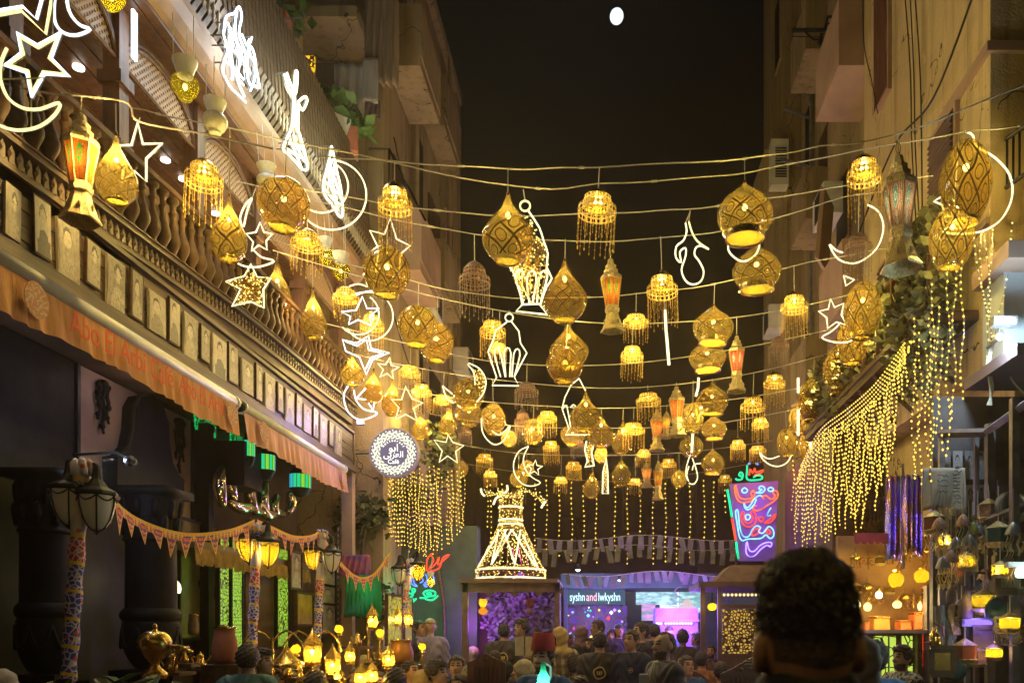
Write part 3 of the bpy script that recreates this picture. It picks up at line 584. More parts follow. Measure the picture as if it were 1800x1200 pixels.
# glaring neon figures mounted on the slatted canopy (plane X = -3.6)
def wallsign(label, mat_, paths, r=.010, X=-3.55, E=0, col=(1,1,1), at=None):
    q0 = PX(*paths[0][0], X); e = empty('neon_sign', label, 'neon sign', q0, 0, 'glaring neon figures on the café canopy')
    m = MB(); b = MB()
    for p in paths:
        q = smooth_path([PX(x, y, X)-q0 for x, y in p], 3); m.tube(q, r, 6); b.tube([v+Vector((-.03,0,0)) for v in q], r*.6, 4)
        b.tube([q[0], q[0]+Vector((-.12,0,0))], .008, 4)
    m.build('neon_tube', mat_, e); b.build('support_frame', GREYM, e)
    if at:
        v = PX(*at, X); light('sign_light', v-q0+Vector((.25,0,0)), E, col, .25, e)
wallsign('glaring cold-white neon figure scribble on the canopy, nearest of three', NEONHOT, [
    [(393,62),(398,30),(412,24),(420,12),(425,30),(420,60),(430,90),(436,120)], [(393,62),(400,90),(392,120),(403,150),(420,168),(432,180)], [(400,40),(410,70),(402,100),(414,130),(428,150)],
    [(416,20),(413,60),(422,100),(418,140),(430,170)], [(443,66),(436,90),(447,110),(452,130),(456,155),(446,150),(440,160)], [(441,82),(434,110),(436,140),(444,150),(450,120),(446,92),(441,82)], [(395,80),(412,90),(430,110),(440,130)], [(398,110),(412,120),(428,140)], [(406,50),(404,80),(410,120),(408,140)], [(425,60),(434,80),(438,70)]], .009, E=30, col=(.75,.88,1), at=(425,100))
wallsign('glaring warm-white neon dancer figure on the canopy, middle of three', NEONHOTY, [
    [(500,130),(507,155),(517,175),(519,200)], [(504,128),(512,150),(520,165),(523,130),(519,128),(518,170),(520,225)], [(524,180),(536,170),(540,178),(532,194),(526,184)], [(516,178),(514,220),(506,240),(498,262),(508,272),(520,285),(532,298),(541,296),(536,270),(528,240),(524,225),(525,180)],
    [(510,245),(520,270),(530,295)], [(516,236),(524,262),(536,285)], [(505,262),(520,272),(536,280)], [(508,252),(524,256),(532,262)]], .012, E=22, col=(.95,1,.7), at=(520,230))
wallsign('glaring warm-white neon spire figure on the canopy, farthest of three', NEONHOTY, [
    [(583,257),(580,275),(574,300),(568,330),(574,348),(584,360),(598,382),(603,370),(599,330),(592,300),(586,270),(583,257)], [(580,290),(590,320),(600,350)], [(584,280),(578,310),(586,340),(594,370)], [(572,320),(584,330),(598,345)], [(570,332),(586,350),(600,362)], [(588,290),(584,320),(592,350)], [(576,300),(590,306)]], .012, E=18, col=(.95,1,.7), at=(586,320))
# ---- right-hand buildings
R0 = empty('apartment_building', 'plain tan plastered block with tall narrow windows on the right', 'building', (6, 10, 0))
m = MB(); m.bp((3.6,8.05,4.3), (12,12.02,17)); m.bp((3.9,8.2,0), (12,12.02,4.3)); bw(m, 'wall', PLASTER, R0)
m = MB(); m.bp((3.55,8.0,7.2), (12,8.05,7.29)); m.bp((3.55,8.05,7.2), (3.6,9.2,7.29)); m.bp((3.56,8.05,5.6), (3.6,12.0,5.66)); bw(m, 'string_course', PLASTP, R0)
for (a, b, z0, z1, sh) in [(10.9,11.4,8.7,12,0),(8.8,9.42,6.15,7.15,1),(10.6,11.2,5.75,6.5,1),(8.5,9.1,9.6,11.6,0)]:
    m = MB(); m.bp((3.55,a-.05,z0-.05), (3.61,b+.05,z1+.05)); wo = bw(m, 'window', PLASTP, R0); m = MB()
    if sh:
        k = int((z1-z0)/.06)
        for i in range(k): m.box((3.535,(a+b)/2,z0+.03+i*.06), (.03,b-a,.045), 0, 0, Matrix.Rotation(.5, 3, 'Y'))
        m.bp((3.545,a,z0), (3.549,b,z1))
    else: m.bp((3.54,a,z0), (3.549,b,z1))
    m.build('shutter' if sh else 'pane', WOODR if not sh else BROWNW, wo)
m = MB()
for (x0, x1, x2) in [(1588,1600,1612),(1598,1606,1618),(1606,1617,1622)]: m.tube(smooth_path([PX(x0,-40,3.52), PX(x1,120,3.5), PX(x1+3,260,3.52), PX(x2,420,3.52), PX(x2+4,480,3.52)], 5), .008, 4)
m.tube(smooth_path([PX(1517,0,3.5), PX(1519,80,3.5), PX(1534,150,3.5), PX(1543,200,3.53)], 5), .007, 4); bw(m, 'wall_cables', IRON, R0)
m = MB(); m.tube([P(1768,245,7.9), P(1810,215,7.6)], .02, 6); m.tube([P(1768,330,7.9), P(1810,300,7.6)], .02, 6)
for i in range(4): m.tube([P(1770+i*11,243-i*8,7.88), P(1770+i*11,330-i*8,7.88)], .012, 5)
bw(m, 'end_railing', IRON, R0)
Q0 = empty('apartment_building', 'taller shadowed block with stacked balconies beyond the tan one', 'building', (6, 16, 0))
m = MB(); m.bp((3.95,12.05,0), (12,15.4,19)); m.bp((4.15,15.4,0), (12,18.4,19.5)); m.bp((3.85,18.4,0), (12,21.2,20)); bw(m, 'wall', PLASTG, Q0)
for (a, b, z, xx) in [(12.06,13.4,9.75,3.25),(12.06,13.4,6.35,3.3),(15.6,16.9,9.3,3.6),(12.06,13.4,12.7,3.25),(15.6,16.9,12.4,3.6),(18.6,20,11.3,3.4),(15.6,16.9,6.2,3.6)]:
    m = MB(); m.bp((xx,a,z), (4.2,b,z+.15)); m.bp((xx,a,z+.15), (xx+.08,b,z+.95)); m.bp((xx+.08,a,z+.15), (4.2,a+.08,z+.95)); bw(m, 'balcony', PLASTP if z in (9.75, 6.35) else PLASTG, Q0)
    m = MB(); m.bp((3.93 if a < 15 else 4.1,a+.3,z+.2), (3.949 if a < 15 else 4.149,b-.2,z+2.0)); bw(m, 'balcony_door', BROWNW, Q0)
for (a, b, z0, z1) in [(17.2,17.9,10.4,12.6),(17.2,17.9,6.6,8.2),(13.9,14.7,8.2,9.4),(19,19.6,14.5,16)]:
    xw = 4.15 if 15.4 < a < 18.4 else (3.95 if a < 15.4 else 3.85)
    m = MB(); m.bp((xw-.04,a,z0), (xw-.001,b,z1)); wo = bw(m, 'window', PLASTG, Q0); MB().bp((xw-.045,a+.06,z0+.06), (xw-.041,b-.06,z1-.06)).build('pane', BLACK, wo)
m = MB(); m.tube([(4.05,17.1,5), (4.05,17.1,13.6)], .035, 6); m.tube([(3.5,17.05,12.2), (4.15,17.4,12.2)], .03, 5); m.tube([(3.4,17.05,11.2), (4.15,17.4,11.2)], .03, 5); bw(m, 'pipe', GREYM, Q0)
for (x, y, z, X, lab) in [(0,16.3,8.0,-3.6,'on the beige block below the upper balconies'),(0,19.6,7.9,-3.54,'on the far corner of the beige block'),(0,14.6,9.0,3.95,'between the balconies of the shadowed block'),(0,18.9,8.6,3.85,'low on the far corner of the shadowed block')]:
    sg = 1 if X < 0 else -1; ac = empty('air_conditioner', 'dusty air conditioner box '+lab, 'air conditioner', (X+sg*.2, y, z), 0, 'air conditioners on the facades'); MB().box((0,0,0), (.34,.75,.52)).build('casing', WHITEP, ac); m = MB()
    for i in range(9): m.box((sg*.175,-.05,-.2+i*.05), (.02,.5,.02))
    m.build('grille', IRON, ac); MB().tube([(0,.3,-.2),(-sg*.1,.35,-.8),(-sg*.15,.3,-1.6)], .012, 5).build('hose', PAPER, ac)
for (X, pts, lab) in [(-3.5,[(13.9,9.8),(15,9.3),(16.5,9.6),(18,9.1),(20.3,9.5)],'high slack cable along the beige block'),(-3.5,[(13.9,6.9),(15.5,6.3),(17.5,6.6),(20.3,6.2)],'low slack cable along the beige block'),(3.5,[(8.1,7.9),(9.2,7.5),(10.5,7.7),(12,7.3)],'slack cable along the tan block'),(3.5,[(8.1,6.3),(9.5,5.95),(11,6.1),(12,5.9)],'lower slack cable above the leafy balcony')]:
    tag(MB().tube(smooth_path([(X, y, z) for y, z in pts], 8), .012, 5).build('wall_cable', IRON), 'black '+lab, 'cable', 'cables along the facades')
ac = empty('air_conditioner', 'white air conditioner box fixed to the dark block on the right', 'air conditioner', P(1372,282,18.2))
MB().box((0,.2,0), (.37,.3,.98)).build('casing', WHITEP, ac); m = MB()
for i in range(12): m.box((0.02,.04,-.32+i*.055), (.24,.02,.022))
m.build('grille', IRON, ac)
m = MB(); m.tube([P(1392,54,13.5), P(1450,53,13.5)], .03, 6); m.tube([P(1450,53,13.5), P(1455,30,13.4), P(1478,30,13.3)], .025, 6); m.tube([P(1468,30,13.4), P(1468,52,13.4)], .015, 5); m.tube([P(1452,42,13.4), P(1475,42,13.4)], .015, 5)
m.tube([P(1415,56,13.5), P(1430,70,13.6), P(1444,70,13.6)], .015, 5); m.tube([P(1444,60,13.6), P(1443,80,13.6)], .03, 5); m.tube([P(1392,64,13.5), P(1444,66,13.6)], .008, 4)
tag(m.build('clothes_bracket', IRON), 'black iron clothes drying bracket on the upper balcony at right', 'bracket')
m = MB().prism([P(1432,452,13.4), P(1442,330,13.4), P(1450,330,13.4), P(1440,455,13.4)], (.3,.6,0)); tag(m.build('rolled_blind', PLASTP), 'tilted rolled blind below the shadowed balconies on the right', 'blind')
# street closure
f = MB(); f.bp((-14,30,0), (-1.2,38,8.2)); f.bp((-1.2,31,0), (3,38,7.0)); f.bp((3,29,0), (14,38,8.6)); f.bp((-9,21,0), (-3.9,29.9,6.4))
for i in range(10): f.bp((-10+i*2.1,29.7-.2*(i % 2),6.2-.5*(i % 3)), (-9.2+i*2.1,30.2,7.4))
tag(f.build('far_buildings', pm('night_brown_wall', (.10,.07,.055), (.06,.04,.035), 1, .9)), 'dark brown low building closing the far end of the street', 'building'); f_ = bpy.data.objects['far_buildings']; f_.name = 'far_building'
# ------------------------------------------------------------------ cables strung across the street
WIRES = dict(
 A=(7.3, [(560,276),(655,281),(880,296),(1050,293),(1305,279),(1440,258),(1575,237),(1800,150)]),
 B=(7.7, [(100,150),(150,170),(215,185),(300,205),(580,262),(905,328),(1075,322),(1290,306),(1480,270),(1695,233),(1800,222)]),
 b=(5.75, [(-80,120),(60,160),(215,178),(245,214),(360,236),(480,262)]),
 C=(8.1, [(480,318),(600,345),(850,378),(1100,373),(1260,362),(1480,328),(1640,310)]),
 D=(8.6, [(420,320),(600,364),(830,411),(1060,424),(1290,402),(1480,348),(1600,330)]),
 E=(9.4, [(470,420),(700,488),(870,521),(1060,521),(1250,500),(1420,462),(1560,436)]),
 f=(10.3, [(480,440),(700,505),(880,546),(1060,568),(1250,562),(1400,540),(1540,505)]),
 G=(11.5, [(540,560),(700,600),(880,637),(1090,640),(1300,612),(1500,570)]),
 H=(12.8, [(540,600),(700,640),(880,668),(1090,682),(1300,660),(1480,615)]),
 I=(14.5, [(600,660),(740,690),(880,708),(1090,717),(1300,700),(1450,672)]),
 J=(17.0, [(640,700),(740,724),(900,748),(1090,752),(1250,745),(1420,715)]),
 K=(20.0, [(720,760),(860,790),(1000,800),(1200,795),(1400,768)]),
 L=(23.5, [(770,806),(900,828),(1060,846),(1200,835),(1400,800)]))
WNAME = dict(A='nearest and topmost cable, holding three big lanterns', B='long cable carrying the LED coffee-pot lantern frame', b='short cable in front of the balustrade', C='cable holding the LED ewer outline',
 D='cable holding the unlit copper chandelier', E='cable above the onion lantern in the middle of the street', f='cable behind the round lanterns', G='cable passing the small LED lantern outline',
 H='cable under the LED lantern outline', I='cable over the crowded middle lanterns', J='far cable among the small lanterns', K='far low cable over the stage', L='farthest cable, over the curtain of lights')
WP = {}
for k, (Y, pts) in WIRES.items():
    q = [P(x, y, Y) for x, y in pts]
    q = smooth_path(q, 6)
    if k in 'ABCDE': q = [v+Vector((0, 0, .006*math.sin(i*1.3))) for i, v in enumerate(q)]
    w = MB().tube(q, .0065 if Y < 10 else .007, 5)
    for j in range(3, len(q)-1, 7 if Y < 10 else 50):   # taped joints
        w.tube([q[j], q[j]*.7+q[j+1]*.3], .012, 5)
    o = w.build('hanging_cable', ROPE); tag(o, 'pale twisted '+WNAME[k], 'cable', 'cables strung across the street')
    WP[k] = pts
def wy(k, x):
    p = WP[k]
    for (a, b), (c_, d) in zip(p, p[1:]):
        if a <= x <= c_: return b+(d-b)*(x-a)/(c_-a)
    return None
DIA = dict(G=.44, T=.45, D=.32, O=.47, E=.42, B=.34, U=.34, F=.40)
DESC = dict(G='round amber glass lantern', T='teardrop amber glass lantern', D='slim drop-shaped amber glass lantern', O='onion-shaped amber glass lantern', E='egg-shaped amber glass lantern',
            B='lit beaded brass chandelier', U='unlit beaded copper chandelier', F='six-sided tin lantern')
GRP = dict(G='round amber lanterns', T='teardrop amber lanterns', D='slim drop lanterns', O='onion-shaped amber lanterns', E='egg-shaped amber lanterns', B='lit beaded chandeliers', U='unlit beaded chandeliers', F='tin fanous lanterns')
NAME = dict(G='round_lantern', T='teardrop_lantern', D='drop_lantern', O='onion_lantern', E='egg_lantern', B='bead_chandelier', U='bead_chandelier', F='tin_lantern')
LANT = [
('Fgreen',143,195,391,74,'','with glowing green and orange panes beside the balustrade'),
('D',204,232,355,68,'','nearest the balcony, beside the green-paned lantern'),
('B',360,277,390,64,'','hanging alone before the dark balusters'),
('D',403,340,458,60,'','left of the big round lantern by the balcony'),
('G',501,312,404,90,'B','biggest and nearest, in front of the café roof beam'),
('B',540,400,482,56,'','under the biggest round lantern'),
('D',488,450,558,50,'','covering the right points of the filled LED star'),
('D',550,505,595,44,'','low over the far end of the balustrade'),
('G',681,432,520,82,'','in front of the LED star by the beige building'),
('B',694,315,440,60,'','high against the beige building'),
('B',607,502,562,46,'','right of the white-topped vase lamps'),
('B',655,545,620,42,'','inside the ring-shaped LED crescent'),
('D',620,620,677,40,'','over the blue-white LED crescent'),
('D',657,647,708,37,'','right of the lantern over the blue-white crescent'),
('D',690,664,730,36,'','above the round café sign'),
('G',735,537,608,70,'','overlapping the tilted one behind it, left of the street middle'),
('G',768,567,635,62,'','half hidden behind its bigger neighbour'),
('B',721,639,684,38,'','above the open LED star'),
('B',742,668,727,34,'','between the open LED star and the small drop lantern'),
('D',739,724,773,32,'','right beside the round café sign'),
('B',779,690,732,34,'','just left of the pair of stacked round lanterns'),
('D',789,713,764,32,'','touching the top of the five-pointed LED star'),
('G',822,666,719,56,'','upper one of a stacked pair beside the fairy-light crescent'),
('G',825,705,748,50,'','lower one of a stacked pair beside the fairy-light crescent'),
('G',867,708,764,44,'','above the small LED crescent'),
('U',816,745,784,24,'','small, right of the five-pointed LED star'),
('B',852,793,832,30,'','small, left of the crescent and star frame'),
('B',862,822,858,24,'','small, over the left arm of the fairy-light dancer'),
('D',785,790,838,28,'','small, behind the bottom of the five-pointed star'),
('G',806,808,839,34,'','small, at the top of the left light curtain'),
('B',866,556,632,46,'','behind the LED lantern outline'),
('U',834,457,560,55,'','large, left of the street middle'),
('T',893,338,460,92,'A','largest, left of the street middle'),
('T',993,455,564,82,'D','second largest, above the one below it'),
('T',998,564,646,70,'','directly under the second largest'),
('G',995,610,672,66,'','peeping out under two stacked teardrops'),
('U',1016,770,804,27,'','tiny, between the two LED minarets and the LED kettle'),
('B',877,598,642,30,'','small, inside the LED lantern outline'),
('Fgreen',1073,451,581,50,'','with green and red panes in the street middle'),
('B',1052,328,445,68,'A','topmost, under the moon'),
('O',1309,318,422,98,'A','largest, above the LED ring'),
('O',1329,427,510,86,'D','second largest, behind the LED ring'),
('B',1163,473,579,55,'','above the vertical LED stick'),
('B',1118,547,602,45,'','upper one of a pair left of the LED stick'),
('B',1112,602,670,40,'','lower one of a pair left of the LED stick'),
('O',1255,535,605,72,'','middle sized, above its near twin'),
('O',1242,596,652,66,'','middle sized, below its near twin'),
('Fred',1295,588,689,40,'','with red and grey panes'),
('B',1396,510,593,48,'','right of the onion lanterns, before the dark building'),
('U',1369,590,645,36,'','small, before the dark building on the right'),
('O',1252,671,728,57,'','with a cream stick light at its left shoulder'),
('B',1362,650,717,38,'','under the small unlit one on the right'),
('Forange',1189,677,766,40,'','glowing orange in the crowded middle'),
('B',1139,684,742,44,'','left of the glowing orange lantern'),
('B',1324,692,757,44,'','upper of two that overlap on the right'),
('B',1336,728,777,30,'','lower of two that overlap on the right'),
('T',1095,738,798,38,'','left of the crowded middle group'),
('B',1114,736,792,40,'','in front of a teardrop in the crowded middle'),
('Forange',1155,718,792,34,'','with pale panes, left of the glowing orange one'),
('Fgreen',1172,722,770,24,'','half hidden behind the glowing orange one'),
('O',1255,728,772,45,'','lower one of a close pair in the middle right'),
('G',1218,707,759,40,'','with the cream LED scroll on its front'),
('G',1215,765,802,44,'','crossed by a vertical LED stick'),
('O',1253,788,833,42,'','lowest, right of the small LED ewer'),
('B',1132,785,822,25,'','small, above two little tin lanterns'),
('Forange',1136,812,856,25,'','small, left of the little green one'),
('Fgreen',1157,808,878,24,'','small, lowest in the street middle'),
('B',1175,800,844,28,'','small, right of the little green tin lantern'),
('T',1092,803,853,38,'','small, right of the LED minaret'),
('B',1117,836,870,22,'','tiny, at the bottom of the middle group'),
('G',1194,825,856,30,'','small, left of the small LED ewer'),
('B',1297,768,811,27,'','small, above the green neon word'),
('B',1332,779,814,30,'','small, left of the low LED crescent'),
('B',1274,829,867,24,'','tiny, beside the green neon pole'),
('U',1355,820,852,24,'','tiny, under the low LED crescent'),
('U',926,670,722,42,'','wide, in the middle left distance'),
('U',918,718,781,30,'','narrow, under the wide one in the distance'),
('B',962,717,768,34,'','left of the LED kettle outline'),
('G',938,735,780,38,'','right of the narrow unlit chandelier'),
('T',1030,687,760,57,'','in front of the LED kettle outline'),
('T',1057,728,786,50,'','right behind the one before the LED kettle'),
('G',1007,746,782,44,'','peeping out below the LED kettle outline'),
('B',968,769,817,29,'','small, right of the crescent and star frame'),
('B',1008,806,846,28,'','small, left of the two LED minarets'),
('B',986,833,868,24,'','tiny, lowest left of the LED minarets'),
('T',1041,827,875,32,'','small, lowest, between the two LED minarets'),
('G',894,755,784,28,'','small, inside the small LED crescent'),
('G',926,808,836,26,'','small, inside the crescent and star frame'),
('G',912,826,856,32,'','small, over the head of the fairy-light dancer'),
('G',1057,784,813,24,'','tiny, between the two LED minarets'),
('E',1518,494,593,66,'','right of the LED star, before the plaster wall'),
('E',1497,560,640,58,'','crossed by the LED crescent under the star'),
('E',1472,610,694,54,'','above the garland of leaves, below the crossed one'),
('E',1430,664,740,52,'','left of the leafy garland'),
('E',1404,712,760,36,'','crossed by a vertical LED stick'),
('E',1382,752,803,37,'','left one of the low pair'),
('E',1420,757,809,33,'','right one of the low pair'),
('U',1509,408,487,48,'','hanging in front of a crescent on the right'),
('E',1699,246,392,90,'B','biggest and nearest, beside the large crescent'),
('E',1677,362,470,78,'','second biggest, under the biggest one'),
('Fblue',1579,267,480,80,'A','large and dark, with blue patterned panes'),
('B',1518,269,383,60,'A','large, left of the blue-paned lantern'),
]
for (k, x, yt, yb, w, wk, hint) in LANT:
    b = k[0]; D = DIA[b]; Yi = min(F*D/w, 22.5)
    if not wk:
        best = None
        for q, (Yw, _) in WIRES.items():
            y0 = wy(q, x)
            if y0 is None or y0 > yt-2 or (q == 'b' and Yi > 8): continue
            cst = 9*abs(math.log(Yw/Yi))+(yt-y0)/25.0
            if best is None or cst < best[0]: best = (cst, q)
        wk = best[1] if best else 'B'
    Yw = WIRES[wk][0]; y0 = wy(wk, x)
    if x < 300: Yw = min(Yw, WIRES['b'][0])
    s = Yw/F; loc = P(x, yt, Yw)
    cord = (yt-y0)*s if y0 is not None else .1
    lab = DESC[b]+' '+hint
    hang(k if b == 'F' else k, NAME[b], lab, 'lantern' if b not in 'BU' else 'chandelier', loc, w*s, (yb-yt)*s, max(cord, .0), GRP[b], rz=R.uniform(0, 6.28) if b != 'F' else .12+R.uniform(-.2, .2))
# painted glass vase lamps under the café roof (hung from brackets of the roof beam)
for i, (x, yt, yb, w, lit, hint) in enumerate([(197,-44,17,46,1,'cut off by the top edge'), (325,107,176,46,1,'glowing, below the roof beam'), (378,178,238,42,0,'mostly dark, in front of the roof beam'),
        (468,290,334,36,0,'dark, above the big round lantern'), (571,420,465,28,1,'glowing, left one of a pair'), (599,445,491,32,1,'glowing, right one of a pair')]):
    Y = 3.5*F/(CX-x) if i < 4 else 10.6; s = Y/F
    e = hang('Vlit' if lit else 'Vdim', 'vase_lamp', 'white-topped painted glass vase lamp, '+hint, 'lamp', P(x, yt, Y), w*s, (yb-yt)*s, 0, 'painted glass vase lamps', R.uniform(0, 6))
    for a in (0, 2.1, 4.2):
        o = bpy.data.objects.new('chain', CORD); COL.objects.link(o); o.parent = e
        o.location = (.42*math.cos(a), .42*math.sin(a), 0); o.scale = (.004/(w*s), .004/(w*s), .35/((yb-yt)*s))
    light('lamp_light', (0, 0, -.7), 0, (1,.8,.4), .04, e) if False else None
# ------------------------------------------------------------------ LED rope shapes
def star(cx, cy, r, a0=0, inner=.42, n=5):
    return [(cx+(r if k % 2 == 0 else r*inner)*math.sin(a0+PI*k/n), cy-(r if k % 2 == 0 else r*inner)*math.cos(a0+PI*k/n)) for k in range(2*n)]
def arc(cx, cy, r, a, b, n=24, ry=None):
    ry = ry or r; return [(cx+r*math.cos(math.radians(a+(b-a)*i/n)), cy+ry*math.sin(math.radians(a+(b-a)*i/n))) for i in range(n+1)]
GL = 'LED rope shapes hung over the street'
def shape(name, label, Y, paths, cat='light', fill=None, wire=None, r=.0085, loc=None, depth=None):
    xs = [p[0] for pp in paths for p in pp[1]]; ys = [p[1] for pp in paths for p in pp[1]]
    org = P(sum(xs)/len(xs), min(ys), Y)
    e = empty(name, label, cat, org, 0, GL)
    tot = {}
    for pp in paths:
        mt, pts, closed = pp[0], pp[1], pp[2]; sm_ = pp[3] if len(pp) > 3 else 1
        q = [P(x, y, Y)-org for x, y in pts]
        if sm_ > 1: q = smooth_path(q, sm_, closed)
        tot.setdefault(mt.name, (mt, MB()))[1].tube(q, r, 6, closed=closed)
        # dark back carrier of the rope light
        tot.setdefault('c', (GREYM, MB()))[1].tube([v+Vector((0, .016, 0)) for v in q], r*.55, 4, closed=closed)
    for kx, (mt, mb) in tot.items(): mb.build('support_frame' if kx == 'c' else 'led_rope', mt, e)
    if fill:
        b = MB(); g = MB(); poly, n = fill
        xs = [p[0] for p in poly]; ys = [p[1] for p in poly]; pts = []
        while len(pts) < n:
            x, y = R.uniform(min(xs), max(xs)), R.uniform(min(ys), max(ys)); ins = False
            for (x1, y1), (x2, y2) in zip(poly, poly[1:]+poly[:1]):
                if (y1 > y) != (y2 > y) and x < (x2-x1)*(y-y1)/(y2-y1)+x1: ins = not ins
            if ins: pts.append(P(x, y, Y)-org+Vector((0, R.uniform(-.03, .03), 0)))
        for v in pts: b.octa(v, .009)
        for i in range(len(pts)-1):
            if (pts[i]-pts[i+1]).length < .35*Y/8: g.tube([pts[i], pts[i+1]], .003, 3)
        b.build('fairy_lights', FAIRYW, e, kind='stuff'); g.build('fairy_light_wire', GOLDM, e)
    if wire:
        for (a, b_) in wire:
            A = P(a[0], a[1], Y)-org; B = P(b_[0], b_[1], Y)-org
            MB().tube([A, B], .005, 4).build('hanging_wire', ROPE, e)
    return e
N_, NW, NY = NEON, NEONW, NEONY
s1 = [(30,58),(67,80),(107,57),(90,102),(122,134),(78,130),(55,172),(47,128),(8,115),(38,93)]
shape('star_light', 'double-lined white and yellow LED star, whole, at the top left', 5.1, [(NW, s1, True), (NY, [(64+(x-64)*.86, 108+(y-108)*.84) for x, y in s1], True)], wire=[((93,60),(93,0))])
shape('star_light', 'LED star cut off by the top left corner', 5.1, [(NW, [(-10,20),(40,12),(64,34),(84,-40)], False), (NY, [(-10,28),(38,20),(80,60),(96,-30)], False)])
shape('crescent_light', 'small blue-white LED crescent at the top left edge', 5.3, [(NW, [(100,-30),(95,10),(97,40),(112,58),(135,62),(158,52),(140,44),(124,25),(118,0),(124,-30)], False, 4)], wire=[((108,55),(60,80))])
shape('crescent_light', 'large yellow LED crescent on the left edge below the star', 5.0, [(NY, [(12,85),(2,110),(1,140),(14,172),(40,190),(70,192),(104,181),(98,200),(72,221),(40,229),(10,225),(-20,210)], False, 4)], wire=[((55,172),(55,222)), ((-10,140),(90,137))])
shape('star_light', 'thin LED star beside the slim lantern near the balustrade', 6.1, [(N_, [(242,215),(251,253),(285,252),(257,279),(257,319),(237,301),(214,320),(219,280),(200,256),(231,255)], True)], wire=[((242,215),(247,206))])
shape('star_light', 'small LED star above the filled star', 8.4, [(N_, [(457,391),(464,408),(479,411),(468,423),(469,439),(455,431),(442,441),(445,425),(433,411),(450,408)], True)])
shape('crescent_light', 'narrow LED crescent left of the big round lantern', 8.2, [(N_, [(443,348),(430,362),(422,384),(428,398),(434,372),(443,348)], False, 3)], wire=[((443,348),(450,330))])
shape('crescent_light', 'thin LED crescent lying on the filled star', 8.4, [(N_, [(410,458),(430,468),(455,469),(482,459),(460,452),(446,440)], False, 4)])
fs = [(441,464),(452,487),(476,489),(463,508),(464,541),(441,530),(408,538),(423,508),(396,495),(430,485)]
shape('star_light', 'LED star filled with tangled golden fairy lights', 8.6, [(N_, fs, True)], fill=(fs, 130))
shape('crescent_light', 'large ring-shaped LED crescent over the café roof beam', 8.7, [(N_, arc(583,343,61,-95,135,30), False), (N_, arc(566,328,46,-60,120,24), False)], wire=[((583,282),(583,268))])
shape('star_light', 'LED star half hidden behind the round lantern by the beige building', 8.9, [(N_, [(650,405),(676,412),(686,383),(697,420),(721,432),(704,446),(702,480),(681,462),(660,478),(666,438)], True)])
shape('crescent_light', 'large LED crescent around a lit beaded chandelier', 10.2, [(N_, arc(648,556,43,-120,150,26), False), (N_, arc(630,552,36,-55,140,20), False), (N_, [(614,503),(630,499),(646,504)], False, 3), (NW, [(625,516),(655,511)], False)])
shape('star_light', 'cool white LED star inside the large crescent', 10.0, [(NW, [(637,521),(645,542),(666,542),(650,556),(652,572),(630,562),(613,570),(616,556),(600,548),(626,545)], True)])
shape('star_light', 'double-lined blue-white LED star below the large crescent', 10.4, [(NW, [(602,597),(627,603),(648,590),(652,612),(684,620),(655,632),(644,658),(632,628),(608,617)], True), (NW, [(608,600),(628,608),(644,597),(648,615),(674,621),(652,628),(643,648)], False)])
shape('star_light', 'small thin LED star right of the blue-white star', 10.4, [(N_, star(682, 648, 20, .15), True)])
shape('crescent_light', 'bright blue-white LED crescent above the light curtain', 11.0, [(NW, [(612,678),(604,696),(612,724),(631,737),(650,734),(663,725),(640,719),(626,703),(622,685)], False, 4), (NW, [(626,700),(643,682)], False), (NW, [(626,700),(643,702)], False), (NW, [(648,708),(656,722),(658,706)], False)])
shape('star_light', 'open LED star above the round café sign', 11.2, [(N_, [(713,679),(724,700),(743,708),(727,717),(733,739),(713,728),(695,737),(701,716),(688,702),(706,702)], True)])
shape('star_light', 'five-pointed LED star right of the round café sign', 12.5, [(N_, [(788,764),(796,777),(815,783),(801,793),(804,813),(787,801),(772,812),(777,792),(763,773),(784,777)], True)])
shape('crescent_light', 'LED crescent with golden fairy lights behind the stacked round lanterns', 11.4, [(N_, [(824,638),(843,648),(854,668),(850,690),(838,706)], False, 4), (N_, [(822,640),(833,655),(835,676)], False, 3), (N_, [(778,678),(785,699),(798,708)], False, 3), (N_, [(778,678),(795,692)], False)], fill=([(824,638),(843,648),(854,668),(850,690),(835,676),(833,655)], 40))
cf = [(923,372),(940,395),(952,425),(963,445),(966,470),(960,500),(948,534),(918,535),(905,500),(896,470),(905,440),(918,400)]
shape('lantern_light', 'large LED coffee-pot lantern frame filled with fairy lights', 7.9, [(NY, arc(923,362,9,0,360,14)[:-1], True), (N_, [(929,371),(948,400),(956,425),(963,446),(961,470),(970,489),(960,505),(950,535)], False, 2),
    (N_, [(918,535),(907,547),(962,553),(948,534)], True), (N_, [(885,455),(900,475),(912,505),(918,535)], False, 2), (N_, [(931,534),(926,490),(936,476),(943,490),(936,534)], False, 3), (N_, [(920,534),(906,486),(914,474),(922,484)], False, 3), (N_, [(944,534),(948,486),(958,476),(962,486),(950,534)], False, 3)],
    fill=(cf, 170), wire=[((923,353),(920,333))])
shape('lantern_light', 'small LED lantern outline with slatted glass', 10.0, [(N_, arc(895,558,7,0,360,12)[:-1], True), (N_, [(899,565),(912,582),(915,603),(926,620),(904,662),(912,678),(865,677),(873,663),(858,618),(866,600),(872,580),(891,566)], False),
    (N_, [(880,662),(869,622),(874,612),(880,622),(888,662)], False, 2), (N_, [(889,662),(886,620),(892,611),(898,620),(896,662)], False, 2), (N_, [(900,662),(903,622),(910,613),(914,624),(904,662)], False, 2)], wire=[((895,551),(895,545))])
